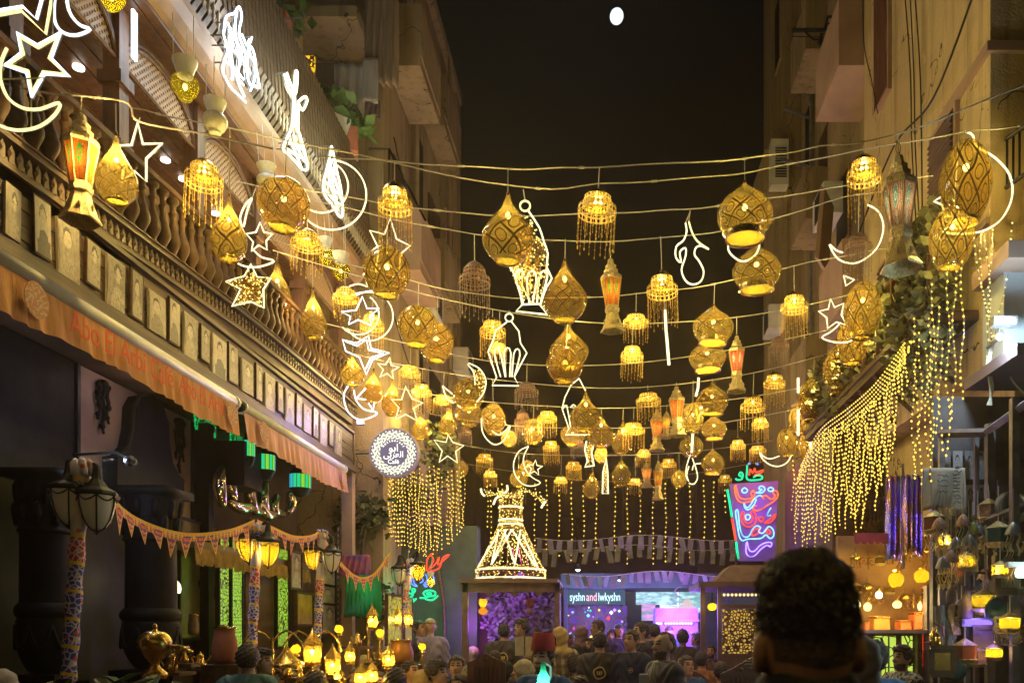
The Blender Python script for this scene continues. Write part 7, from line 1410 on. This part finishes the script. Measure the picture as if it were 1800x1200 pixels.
def legf(p, seat):
    ds = []
    for s_ in (-1, 1):
        if seat: a, k, f_ = (s_*.09,0,.95), (s_*.12,-.42,.96), (s_*.12,-.40,.53)
        else: a, k, f_ = (s_*.09,0,.92), (s_*.1,-.01,.5), (s_*.11,.03,.09)
        ds += [capsule(p, a, k, .085, .055), capsule(p, k, f_, .055, .036), capsule(p, (f_[0],f_[1]+.02,f_[2]-.05), (f_[0],f_[1]-.14,f_[2]-.06), .036, .03)]
    return ds
def hands(mb, pose, seat):                      # five separate tapered fingers rooted in each palm
    for (_, _, wr, el) in armf(np.zeros((1, 3)), pose):
        wr, el = Vector(wr), Vector(el); d = (wr-el).normalized(); sd = d.cross(Vector((0,0,1))) if abs(d.z) < .8 else Vector((0,1,0)); sd.normalize(); up = d.cross(sd).normalized()
        pc = wr+d*.045; M_ = MB(); mb.tube([wr-d*.01, wr+d*.03, pc+d*.02, pc+d*.045], [.024,.03,.036,.028], 8)
        for k, (o, L) in enumerate([(-.028,.062),(-.009,.074),(.01,.07),(.028,.056)]):
            b = pc+d*.04+sd*o; c1 = -up if pose != 'hang' else sd*0+Vector((0,-.3,0)); mb.tube([b, b+d*L*.5, b+d*L*.8+c1*L*.35, b+d*L*.85+c1*L*.7], [.0095,.009,.008,.006], 6)
        sg = -1 if wr.x < 0 else 1; b = pc-sd*.03*sg; mb.tube([pc-sd*.02*sg, b-sd*.02*sg+d*.02, b-sd*.025*sg+d*.05], [.013,.011,.008], 6)
_cache = {}
def body_mesh(pose, seat, h=.0125):
    key = (pose, seat, h)
    if key in _cache: return _cache[key]
    def f(p):
        d = bodyf(p, seat); hd = headf(p); d = smin(d, hd, .022)
        for a, b, wr, el in armf(p, pose): d = smin(d, smin(a, b, .02), .035)
        for l in legf(p, seat): d = smin(d, l, .03)
        return d
    lo, hi = ((-.34,-.60,.38), (.34,.22,1.80)) if seat else ((-.34,-.34,-.02), (.34,.22,1.80)); v, q = nets(f, lo, hi, h)
    mb = MB(); mb.v = [tuple(x) for x in v]; mb.f = [list(map(int, x)) for x in q]; mb.uv = [None]*len(mb.f); cen = v[q].mean(1); mi = np.zeros(len(q), int)
    x, y, z = cen.T; eye = (np.abs(np.abs(x)-.031) < .017) & (np.abs(z-1.653) < .008) & (y < -.065); brow = (np.abs(np.abs(x)-.033) < .02) & (np.abs(z-1.680) < .007) & (y < -.06)
    lip = (np.abs(x) < .024) & (np.abs(z-1.583) < .007) & (y < -.07); mi[lip] = 3
    brd = (y < -.012) & (z < 1.592+.0*y) & (z > 1.515) & ~((np.abs(x) < .022) & (np.abs(z-1.583) < .006)); must = (np.abs(x) < .034) & (np.abs(z-1.601) < .008) & (y < -.07)
    mi[brd | must] = 2; mi[eye] = 1; mi[brow] = 1; mb.m = [int(k) for k in mi]; hands(mb, pose, seat); _cache[key] = mb; return mb
def cloth_mesh(pose, seat, kind_, h=.0125, amp=.009):
    key = (kind_, pose, seat, h)
    if key in _cache: return _cache[key]
    def f(p):
        w = amp*(np.sin(p[..., 2]*46+6*np.sin(p[..., 0]*16))*np.sin(p[..., 0]*23+1)+.5*np.sin(p[..., 1]*38+p[..., 2]*25))
        if kind_ == 'top':
            d = bodyf(p, seat); d = smin(d, ellip(p, (0,0,1.0), (.18,.13,.2)), .05)
            for a, b, wr, el in armf(p, pose): d = smin(d, smin(a, b, .03)-.006, .04)
            d = d-.022+w; hem = .80 if not seat else .86; d = np.maximum(d, hem-p[..., 2]); d = np.maximum(d, p[..., 2]-1.505+.10*p[..., 1]*-1)
            for a, b, wr, el in armf(p, pose): d = np.maximum(d, .06-np.linalg.norm(p-np.array(wr), axis=-1)+.0)
            return d
        d = None
        L = legf(p, seat)
        for i, l in enumerate(L):
            if i % 3 == 2: continue
            d = l if d is None else smin(d, l, .03)
        d = smin(d, ellip(p, (0,0,.95), (.165,.12,.14)), .05)-.016+w
        ft = .56 if seat else .09; return np.maximum(np.maximum(d, ft-p[..., 2]), p[..., 2]-1.02)
    lo, hi = ((-.38,-.62,.38), (.38,.26,1.60)); lo = lo if seat else (-.38,-.38,-.02); v, q = nets(f, lo, hi, h)
    mb = MB(); mb.v = [tuple(x) for x in v]; mb.f = [list(map(int, x)) for x in q]; mb.uv = [None]*len(mb.f); mb.m = [0]*len(mb.f); _cache[key] = mb; return mb
def hair_mesh(style, h=.009):
    key = ('hair', style, h)
    if key in _cache: return _cache[key]
    def f(p):
        x, y, z = p[..., 0], p[..., 1], p[..., 2]; n = .0045*(np.sin(x*150+4*np.sin(z*60))*np.sin(y*140)+np.sin(z*150+x*90)); base = ellip(p, (0,.012,1.655), (.077,.098,.098))
        if style == 'hijab':
            d = base-.017; d = smin(d, ellip(p, (0,-.0,1.58), (.085,.09,.09)), .04); d = smin(d, ellip(p, (0,.0,1.45), (.19,.13,.075)), .08); d = d+.004*np.sin(z*70+x*40); fc = ellip(p, (0,-.12,1.635), (.052,.075,.072)); return np.maximum(np.maximum(d, -fc), 1.36-z)
        if style == 'cap': d = base-.014; return np.maximum(d, 1.685-z)
        th = {'short': .012, 'thick': .024, 'bald': .009, 'tall': .02}[style]; d = base-th+n
        if style in ('thick', 'tall'): d = smin(d, ellip(p, (0,-.02,1.735), (.06,.085,.045))+n*1.5, .03)
        line = 1.60+np.clip((-.0-y)*1.15, -.06, .12)+(.05 if style == 'bald' else 0); line = np.where(y > .03, 1.565, np.maximum(line, 1.62)); line = np.where(y < -.045, 1.708 if style != 'bald' else 1.80, line)
        if style == 'bald': line = np.where(y < .02, 1.74, line)
        return np.maximum(np.maximum(d, -(base+.004)), line-z)
    v, q = nets(f, (-.26,-.2,1.33) if style == 'hijab' else (-.12,-.15,1.52), (.26,.2,1.82), h)
    mb = MB(); mb.v = [tuple(x) for x in v]; mb.f = [list(map(int, x)) for x in q]; mb.uv = [None]*len(mb.f); mb.m = [0]*len(mb.f); _cache[key] = mb; return mb
def skin(name, c_): return pm(name, c_, tuple(x*.8 for x in c_), 20, .5, 0, .15, .002)
SK = [skin('tan_skin', (.42,.24,.15)), skin('light_skin', (.52,.33,.23)), skin('brown_skin', (.27,.15,.09))]
BEARDM = pm('dark_stubble', (.10,.06,.045), (.05,.032,.026), 80, .7); EYE = pm('dark_brow_and_eye', (.03,.02,.015)); HAIRM = pm('black_hair', (.035,.026,.024), (.015,.011,.011), 60, .55, 0, .8, .01); LIP = pm('lip_skin', (.34,.15,.12)); GREYH = pm('grey_hair', (.3,.26,.22), (.18,.16,.13), 50, .6, 0, .8, .01)
def fabric(name, c1, c2=None, sc=9): return pm(name, c1, c2 or tuple(x*.65 for x in c1), sc, .8, 0, .5, .01)
def plaid(name):
    m = newmat(name); t = NT(m); sp = t.n('ShaderNodeSeparateXYZ'); t.l(t.n('ShaderNodeTexCoord').outputs['Object'], sp.inputs[0])
    a = t.M('GREATER_THAN', t.M('SINE', t.M('MULTIPLY', sp.outputs[0], 60)), .3); b = t.M('GREATER_THAN', t.M('SINE', t.M('MULTIPLY', sp.outputs[2], 55)), .3)
    c1 = t.mix(a, (.16,.11,.08), (.35,.29,.2)); c1 = t.mix(t.M('MULTIPLY', b, .55), c1, (.05,.03,.03)); t.done(t.bsdf(c1, .85)); return m
NAVY = fabric('navy_shirt', (.015,.02,.05)); DARK = fabric('black_cotton', (.016,.015,.02)); GREYJ = fabric('charcoal_vest', (.055,.045,.045)); LEATH = pm('dark_leather', (.025,.022,.032), (.015,.013,.02), 12, .38, 0, .5, .01); BLUEJ = fabric('blue_denim_jacket', (.03,.10,.28)); TEAL = fabric('teal_shirt', (.08,.2,.22)); CREAMH = pm('floral_cream_scarf', (.5,.42,.28), (.3,.26,.17), 40, .8, 0, .4, .005); YELH = fabric('mustard_scarf', (.55,.38,.14)); BRNJ = fabric('brown_jacket', (.14,.06,.03)); PLAID = plaid('brown_plaid'); PRNT = pm('leaf_print_shirt', (.35,.35,.33), (.04,.05,.06), 22, .8, 0, .2, .01, None, 2, .47, .53); STRP = fabric('violet_striped_shirt', (.25,.22,.38)); MAROON = fabric('maroon_top', (.16,.03,.03)); TROU = fabric('dark_trousers', (.03,.03,.04)); RUST = fabric('rust_jacket', (.30,.11,.03))
_mesh = {}
def getm(key, mb, name, mats):
    k = key+tuple(m.name for m in mats)
    if k not in _mesh: _mesh[k] = mb.mesh(name, mats, True)
    return _mesh[k]
def chair_at(par, z=.45):
    m = MB(); m.box((0,.02,z), (.42,.42,.04)); m.build('seat', WOODR, par); m = MB(); m.box((0,.24,z+.42), (.40,.025,.42)); m.prism([(-.2,.225,z+.63),(.2,.225,z+.63),(.1,.225,z+.70),(0,.225,z+.74),(-.1,.225,z+.70)], (0,.028,0)); m.build('backrest', WOODR, par)
    for sx in (-1,1):
        for sy in (-1,1): MB().box((sx*.18,.02+sy*.18,z/2-.01), (.04,.04,z-.02)).build('leg', WOODR, par)
NCH = [0]
def person(x, ytop, hpx, yaw, label, skinm=0, hair='short', top=DARK, beard=False, pose='hang', hairm=HAIRM, emblem=0, seat=None, extra=None, chairlab=None, Yf=None, pants=TROU):
    Y = Yf or F*.245/hpx; pt = P(x, ytop, Y); ztop = pt.z
    if seat is None: seat = ztop < 1.5
    full = 1.78; s_ = ztop/full if not seat else min(max((ztop-0)/(1.78-.47), .93), 1.08)
    base = Vector((pt.x, Y, ztop-1.77*s_)) if seat else Vector((pt.x, Y, 0)); root = empty('person', label, 'person', (pt.x, Y, base.z), math.radians(-yaw), 'people at the street café'); root.scale = (s_, s_, s_)
    mats = [SK[skinm], EYE, BEARDM if beard else SK[skinm], LIP if not beard else SK[skinm]]
    bm = body_mesh(pose if not seat else 'seat' if pose == 'hang' else pose, seat); p_ = pose if not seat else ('seat' if pose == 'hang' else pose)
    def put(me, nm): o = bpy.data.objects.new(nm, me); COL.objects.link(o); o.parent = root; return o
    put(getm(('body', p_, seat), bm, 'body', mats), 'body')
    put(getm(('top', p_, seat), cloth_mesh(p_, seat, 'top'), 'jacket', [top]), 'jacket'); put(getm(('legs', p_, seat), cloth_mesh(p_, seat, 'legs'), 'trousers', [pants]), 'trousers')
    if hair and hair != 'none': put(getm(('hair', hair), hair_mesh(hair), 'headscarf' if hair == 'hijab' else 'hair', [hairm]), 'headscarf' if hair == 'hijab' else 'hair')
    if hair == 'fez':
        pass
    if emblem:
        em_ = MB().lathe([(.075,0),(.062,.002)], 28, wave=lambda a, v: .05*math.sin(24*a)); em_.lathe([(.052,.001),(.002,.001)], 24, m=1)
        for k in range(3): em_.box(((k-1)*.024, 0, .004), (.014,.03,.004), 2)
        em_.box((0,-.015,.004), (.07,.008,.004), 2); em_.box((0,.02,.004), (.05,.007,.004), 2)
        o = em_.build('vest_emblem', [fabric('gold_print', (.75,.5,.12)), DARK, fabric('gold_print_b', (.75,.5,.12))], root)
        if emblem == 1: o.matrix_basis = Matrix.Translation((0,.158,1.27)) @ Matrix.Rotation(-PI/2, 4, 'X')
        else: o.matrix_basis = Matrix.Translation((.09,-.142,1.30)) @ Matrix.Rotation(PI/2, 4, 'X') @ Matrix.Scale(.4, 4)
    if extra: extra(root)
    if seat:
        zb = base.z+.90*s_-.0; NCH[0] += 1
        ch_ = empty('chair', chairlab or 'wooden café chair under the '+label, 'chair', (pt.x, Y, 0), math.radians(-yaw), 'wooden café chairs'); words_ = ch_['label'].split()[:16]; ch_['label'] = ' '.join(words_); chair_at(ch_, max(zb-.09, .3))
    return root
def fez(root):
    m = MB().lathe([(.096,1.70),(.099,1.72),(.080,1.845),(.076,1.85),(.002,1.85)], 28, (0,.0,0), sy=1.15); m.build('fez_hat', fabric('red_felt', (.42,.03,.03)), root, True); MB().tube([(0,0,1.85),(.05,.04,1.855),(.085,.05,1.80),(.088,.05,1.74)], .006, 5).build('tassel', DARK, root)
def scarf(root): MB().lathe(sm([(.07,1.50),(.12,1.47),(.15,1.42),(.16,1.38)], 2), 20, sy=.8).build('scarf', fabric('blue_scarf', (.04,.09,.35)), root, True)
person(1167,1106,49,62,'man in dark leather jacket looking left with a phone, right of the middle',0,'bald',LEATH,True,'phone')
person(1109,1103,37,35,'young man in navy V-neck polo with small chest emblem',0,'short',NAVY,emblem=2)
person(1054,1106,36,180,'broad man seen from behind in charcoal vest with round gold emblem',0,'short',GREYJ,emblem=1)
def _fz(r): fez(r); scarf(r)
person(955,1128,49,25,'man in red fez with moustache and blue scarf',1,'short',BLUEJ,True,'fold',extra=_fz,seat=True)
person(984,1099,34,150,'woman in mustard headscarf and brown plaid jacket, seen from behind',1,'hijab',PLAID,hairm=YELH,seat=False)
person(888,1159,38,190,'seated woman in black headscarf',1,'hijab',DARK,hairm=fabric('black_scarf', (.012,.012,.014)))
person(919,1158,40,70,'seated woman in floral cream headscarf',1,'hijab',DARK,hairm=CREAMH)
person(928,1137,29,20,'bearded man half hidden behind the man in the fez',0,'short',DARK,True)
person(886,1092,28,180,'waiter from behind in dark shirt with round gold emblem at the purple booth',0,'short',GREYJ,emblem=1)
person(916,1086,27,50,'man in dark shirt leaning over by the purple booth',0,'thick',fabric('slate_shirt', (.05,.06,.08)),pose='fold')
person(944,1098,26,200,'man with dark hair bent away behind the man in the fez',2,'short',DARK)
person(1021,1098,27,120,'woman in plum headscarf near the lit stage',1,'hijab',DARK,hairm=fabric('plum_scarf', (.14,.07,.09)),seat=False)
person(1050,1086,27,60,'tall dark-skinned man in black before the violet stage',2,'short',DARK)
person(1075,1104,22,10,'young man facing us far back near the stage',0,'thick',DARK,seat=False)
person(1126,1090,32,70,'man in black suit with white collar behind the young man in the polo',1,'short',DARK)
person(1150,1093,27,170,'person in black facing the violet booth',0,'short',DARK)
person(1200,1105,27,185,'waiter from behind with gold emblem before the violet booth',0,'thick',GREYJ,emblem=1)
person(1250,1131,27,20,'bearded man in black looking down at his phone by the kiosk',0,'short',DARK,True,'fold')
person(1271,1127,27,175,'man in brown sitting with his back to us by the kiosk',0,'short',BRNJ,seat=True)
person(1318,1128,25,100,'man in black half hidden at the kiosk lattice',0,'short',DARK)
person(1325,1157,42,-70,'bearded man in profile looking right beside a pale wooden chair',0,'thick',DARK,True,seat=True)
person(1297,1178,36,170,'head of a man in mustard shirt at the bottom edge near the kiosk',2,'short',fabric('mustard_shirt', (.4,.22,.04)),seat=True)
person(1586,1132,46,68,'bearded man in leaf-print shirt looking left beside the lime lattice',0,'tall',PRNT,True)
person(1535,1118,62,175,'person in blue jacket partly hidden by the big foreground head',0,'short',BLUEJ,Yf=5.4)
person(1512,1112,88,170,'person in lavender-grey hoodie close behind the big foreground head',1,'hijab',fabric('lavender_hoodie', (.16,.15,.24)),hairm=fabric('lavender_hood', (.16,.15,.24)),Yf=4.2,seat=False)
person(738,1087,27,-60,'man in dark suit bending over the tables at left',0,'short',fabric('dark_green_suit', (.03,.035,.025)))
person(756,1084,27,160,'person in violet striped shirt behind the bending man in the suit',1,'cap',STRP,hairm=fabric('tan_cap', (.35,.25,.15)))
person(830,1133,25,80,'bald man seated at left of the purple booth',1,'none',DARK,seat=True)
person(803,1149,38,0,'dark-haired man facing us among the seated guests at left',0,'short',DARK,seat=True)
person(768,1160,40,-75,'man in profile looking right among the seated guests at left',1,'thick',DARK,seat=True)
person(722,1158,36,-60,'man in rust jacket looking right in the golden lamp light',0,'short',RUST,seat=True)
person(666,1178,42,5,'man facing us at the bottom edge in golden light',1,'short',fabric('mustard_sweater', (.3,.18,.04)),seat=True)
person(695,1174,44,180,'dark round head seen from behind at the bottom edge, left of the man in rust',0,'thick',DARK,seat=True)
person(829,1168,40,200,'grey-haired person seen from behind among the seated guests',1,'thick',RUST,hairm=GREYH,seat=True)
person(806,1183,42,20,'man with dark hair low at the bottom edge left of the carved chair',0,'short',MAROON,seat=True)
person(436,1130,52,170,'black-haired person in teal shirt behind the second lamp post',0,'thick',TEAL)
person(462,1138,50,-75,'person in profile looking right beside the second lamp post',1,'thick',DARK,Yf=7.6)
person(556,1180,46,180,'dark round head at the bottom under the brass lantern cluster',0,'thick',DARK,seat=True)
person(6,1172,60,160,'pale hooded head at the bottom left corner',1,'hijab',CLOTHW,hairm=CLOTHW,Yf=5.2,seat=False)
rr = random.Random(99)
LBL = 'man woman'.split()
for i, (x, yt, h_) in enumerate([(642,1150,30),(700,1140,26),(778,1130,25),(850,1122,24),(868,1140,30),(1001,1112,25),(1034,1118,27),(1088,1094,22),(1140,1112,25),(1176,1098,22),(1224,1110,23),(1234,1142,30),(1208,1150,34),(1010,1150,34),(745,1176,40),(866,1182,40),(905,1186,40),(1020,1188,42),(1268,1160,34),(628,1172,38),(500,1172,42),(1345,1150,34)]):
    hs = rr.choice(['short','short','thick','hijab','cap','tall']); tp = rr.choice([DARK,GREYJ,NAVY,BRNJ,MAROON,TEAL,STRP,BLUEJ,RUST]); hm_ = HAIRM if hs != 'hijab' else rr.choice([CREAMH,YELH,CLOTHW,MAROON,GREYH]); yw = rr.choice([175,150,-150,60,-60,20,-20,100,-100])
    look = {175:'seen from behind',150:'turned away to the left',-150:'turned away to the right',60:'in profile facing left',-60:'in profile facing right',20:'facing us',-20:'facing us slightly right',100:'turned left',-100:'turned right'}[yw]
    wear = {DARK:'black',GREYJ:'charcoal',NAVY:'navy',BRNJ:'brown',MAROON:'maroon',TEAL:'teal',STRP:'violet',BLUEJ:'blue',RUST:'rust-coloured'}[tp]
    place = ['left of the golden lamps','before the yellow lattice','right of the copper drum','at the left booth post','under the leaning man','right of the plaid jacket','before the violet backdrop','behind the young man','behind the leather jacket','before the lit boards','left of the kiosk','below the kiosk post','right of the leather jacket','left of the broad man','low beside the rust jacket','low below the black headscarf','low below the cream scarf','low right of the fez','below the kiosk lattice','low in the golden light','under the cone shade','beside the big head'][i]
    person(x, yt, h_, yw, {'hijab':'woman in a headscarf','cap':'man in a cap'}.get(hs,'dark-haired guest')+' and '*0+', '+wear+' top, '+look+', '+place, rr.choice([0,1,2]), hs, tp, rr.random() < .3 and hs != 'hijab', hairm=hm_, seat=None if yt < 1160 else True)
# carved chair back and pale chair seen above the crowd
for (x, yt, Y, lab) in [(855,1147,8.9,'carved wooden chair with pointed back between the black headscarf and the bald man'),(1303,1165,8.4,'pale wooden chair beside the bearded man in profile')]:
    p_ = P(x, yt, Y); e = empty('chair', lab, 'chair', (p_.x, Y, 0), 0, 'wooden café chairs'); z = p_.z; wd = WOODR if x < 1000 else WOODL
    m = MB(); m.prism([(-.2,0,z-.45),(.2,0,z-.45),(.2,0,z-.1),(.08,0,z-.05),(0,0,z),(-.08,0,z-.05),(-.2,0,z-.1)], (0,.03,0)); m.sph((0,-.01,z-.06), .02, 8); [m.tube([(-.13+k*.045,-.012,z-.3),(-.13+k*.045,-.012,z-.14)], .01, 5) for k in range(7)]; m.build('backrest', wd, e); MB().box((0,-.2,z-.55), (.42,.42,.04)).build('seat', wd, e)
    for sx in (-1,1):
        for yy_ in (0,-.38): MB().box((sx*.18,yy_,(z-.57)/2), (.04,.04,z-.57)).build('leg', wd, e)
# glowing bottle before the man in the fez; menu card; phone
e = empty('glass_bottle', 'green-lit glass water pipe bottle in front of the man in the fez', 'bottle', P(955,1215,5.8)); MB().lathe(sm([(.04,0),(.045,.03),(.04,.1),(.022,.14),(.018,.19),(.022,.2)], 3), 16).build('glass', frosted('green_lit_glass', (.04,.30,.19), .35), e, True); MB().tube([(.02,0,.19),(.05,0,.17),(.05,0,.1),(.035,0,.06)], .007, 6).build('handle', em('glowing_green_glass', (.3,.8,.6), .35, False), e)
light('lamp_light', (0,0,.06), 2.2, (.4,1,.75), .015, e); MB().lathe([(.06,-P(955,1215,5.8).z),(.05,-.02),(.04,0)], 14).build('stand', GOLDM, e)  # light added inside the bottle, handle emissive, so the green glass glows
e = empty('menu_card', 'open cream menu card held up behind the red fez', 'menu card', P(922,1150,9.9)); m = MB(); m.box((-.05,0,.1), (.12,.006,.22), 0, .35); m.box((.06,0,.1), (.12,.006,.22), 0, -.3); m.build('pages', pm('cream_card', (.55,.48,.32)), e); MB().tube([(0,.012,-.01),(0,.012,.21)], .006, 4).build('spine', WOODL, e)
e = tag(MB().box((0,0,0), (.075,.01,.15), 0, .3, Matrix.Rotation(.9, 3, 'X')).build('mobile_phone', WHITEP, None, False, P(1131,1193,7.3)), 'pale phone held by the man in the leather jacket', 'phone')
m = MB(); m.bp((0,0,0), (0,0,0)) if 0 else None
# ------------------------------------------------------------------ the foreground man, seen from behind
Y = 1.47; hx = (1416-CX)*Y/F; ztop = P(0,972,Y).z; s_ = 1.0; z0 = ztop-1.795
FG = empty('person', 'large man in the foreground seen from behind, curly dark hair, faded sides, black jacket', 'person', (hx, Y, 0), math.radians(184)); 
sc_ = ztop/1.795; FG.scale = (.97, 1.0, sc_)
def fgbody(p):
    d = bodyf(p, False); hd = headf(p); x, y, z = p[..., 0], p[..., 1], p[..., 2]
    d = smin(d, capsule(p, (0,.03,1.45), (0,.028,1.60), .066, .062), .03); d = smin(d, hd, .025)
    for s2 in (-1, 1): # fuller ears with rim and lobe
        ear = ellip(p, (s2*.090,.022,1.632), (.013,.021,.034)); ear = smin(ear, capsule(p, (s2*.086,.012,1.606), (s2*.088,.016,1.61), .009, .009), .008); ear = -smin(-ear, ellip(p, (s2*.104,.006,1.64), (.013,.013,.022)), .005); d = smin(d, ear, .006)
    for a, b, wr, el in armf(p, 'hang'): d = smin(d, smin(a, b, .02), .035)
    for l in legf(p, False): d = smin(d, l, .03)
    return d
v, q = nets(fgbody, (-.34,-.34,-.02), (.34,.22,1.80), .0095); mb = MB(); mb.v = [tuple(a) for a in v]; mb.f = [list(map(int, a)) for a in q]; mb.uv = [None]*len(mb.f); cen = v[q].mean(1); mb.m = [int(1 if (abs(abs(c_[0])-.031) < .017 and abs(c_[2]-1.653) < .008 and c_[1] < -.065) else 0) for c_ in cen]; hands(mb, 'hang', False)
mb.build('body', [skin('rosy_skin', (.50,.27,.19)), EYE], FG, True)
def fgj(p):
    w = .004*np.sin(p[..., 2]*40+5*np.sin(p[..., 0]*14)); d = bodyf(p, False); d = smin(d, capsule(p, (-.19,.01,1.43), (.19,.01,1.43), .07, .07), .05); col_ = ellip(p, (0,.022,1.545), (.088,.088,.085))
    for a, b, wr, el in armf(p, 'hang'): d = smin(d, smin(a, b, .03)-.01, .04)
    d = smin(d-.025+w, col_, .05); d = np.maximum(d, .78-p[..., 2]); d = np.maximum(d, p[..., 2]-1.600-.12*(p[..., 1]-.03))
    return d
v, q = nets(fgj, (-.40,-.34,.7), (.40,.26,1.66), .011); mb = MB(); mb.v = [tuple(a) for a in v]; mb.f = [list(map(int, a)) for a in q]; mb.uv = [None]*len(mb.f); mb.m = [0]*len(mb.f); mb.build('jacket', DARK, FG, True)
MB_ = cloth_mesh('hang', False, 'legs'); MB_.build('trousers', TROU, FG, True)
def fgh(p):
    x, y, z = p[..., 0], p[..., 1], p[..., 2]; base = ellip(p, (0,.012,1.655), (.077,.098,.098)); th = np.interp(z, [1.56,1.60,1.66,1.70,1.74,1.8], [.001,.002,.003,.005,.009,.014])
    n = .0045*np.clip((z-1.66)/.08, 0, 1)*(np.sin(x*120+3*np.sin(z*90))*np.sin(y*110+z*60)+np.sin(z*130+x*70)); d = base-th+n; top_ = smin(ellip(p, (0,-.005,1.738), (.070,.086,.054))+n*.7, d, .02)
    line = np.where(y > .045, 1.600, 1.585+np.clip(-y, 0, .1)*1.2); line = np.where((y < .05) & (y > -.01) & (np.abs(x) > .07), 1.655, line); line = np.where(y < -.05, 1.71, line); return np.maximum(top_, line-z)
v, q = nets(fgh, (-.13,-.16,1.52), (.13,.17,1.84), .005); mb = MB(); mb.v = [tuple(a) for a in v]; mb.f = [list(map(int, a)) for a in q]; mb.uv = [None]*len(mb.f); mb.m = [0]*len(mb.f)
HF = newmat('curly_faded_hair'); t = NT(HF); co = t.n('ShaderNodeTexCoord').outputs['Object']; sp = t.n('ShaderNodeSeparateXYZ'); t.l(co, sp.inputs[0]); f1 = t.ramp(t.M('ADD', sp.outputs[2], t.M('MULTIPLY', t.noise(60), .03)), 1.61, 1.69)
t.done(t.bsdf(t.mix(f1, (.22,.13,.11), (.045,.034,.04)), .6, 0, t.noise(120), .9, .01)); hb = mb.build('hair', HF, FG, True)
rr = random.Random(4); m = MB()
cand = [a for a in v if a[2] > 1.70 or (a[2] > 1.665 and rr.random() < .5)]
for _ in range(4200):
    a = Vector(cand[rr.randrange(len(cand))]); nrm = (a-Vector((0,0,1.67))).normalized(); tg = nrm.orthogonal().normalized(); tg = Matrix.Rotation(rr.uniform(0, 6.28), 3, nrm) @ tg; r_ = rr.uniform(.003, .009); bt = nrm.cross(tg)
    m.tube([a+nrm*(r_*(1-math.cos(k*.9))*.9)+tg*(r_*math.sin(k*.9))+bt*(.0015*k) for k in range(6)], [.0014,.0014,.0013,.0012,.001,.0006], 3, cap=False)
m.build('curls', pm('curly_black_hair', (.06,.045,.05), (.03,.022,.026), 60, .42), hb)
# ------------------------------------------------------------------ warm night haze of the street
hm = newmat('night_haze'); t = NT(hm); v = t.n('ShaderNodeVolumePrincipled'); v.inputs['Color'].default_value = (1,.78,.5,1); v.inputs['Density'].default_value = .0019; v.inputs['Anisotropy'].default_value = .82
t.l(v.outputs[0], t.out.inputs['Volume'])
hz = MB().bp((-61,-11,-1), (61,81,21)).build('haze', hm, kind='stuff')
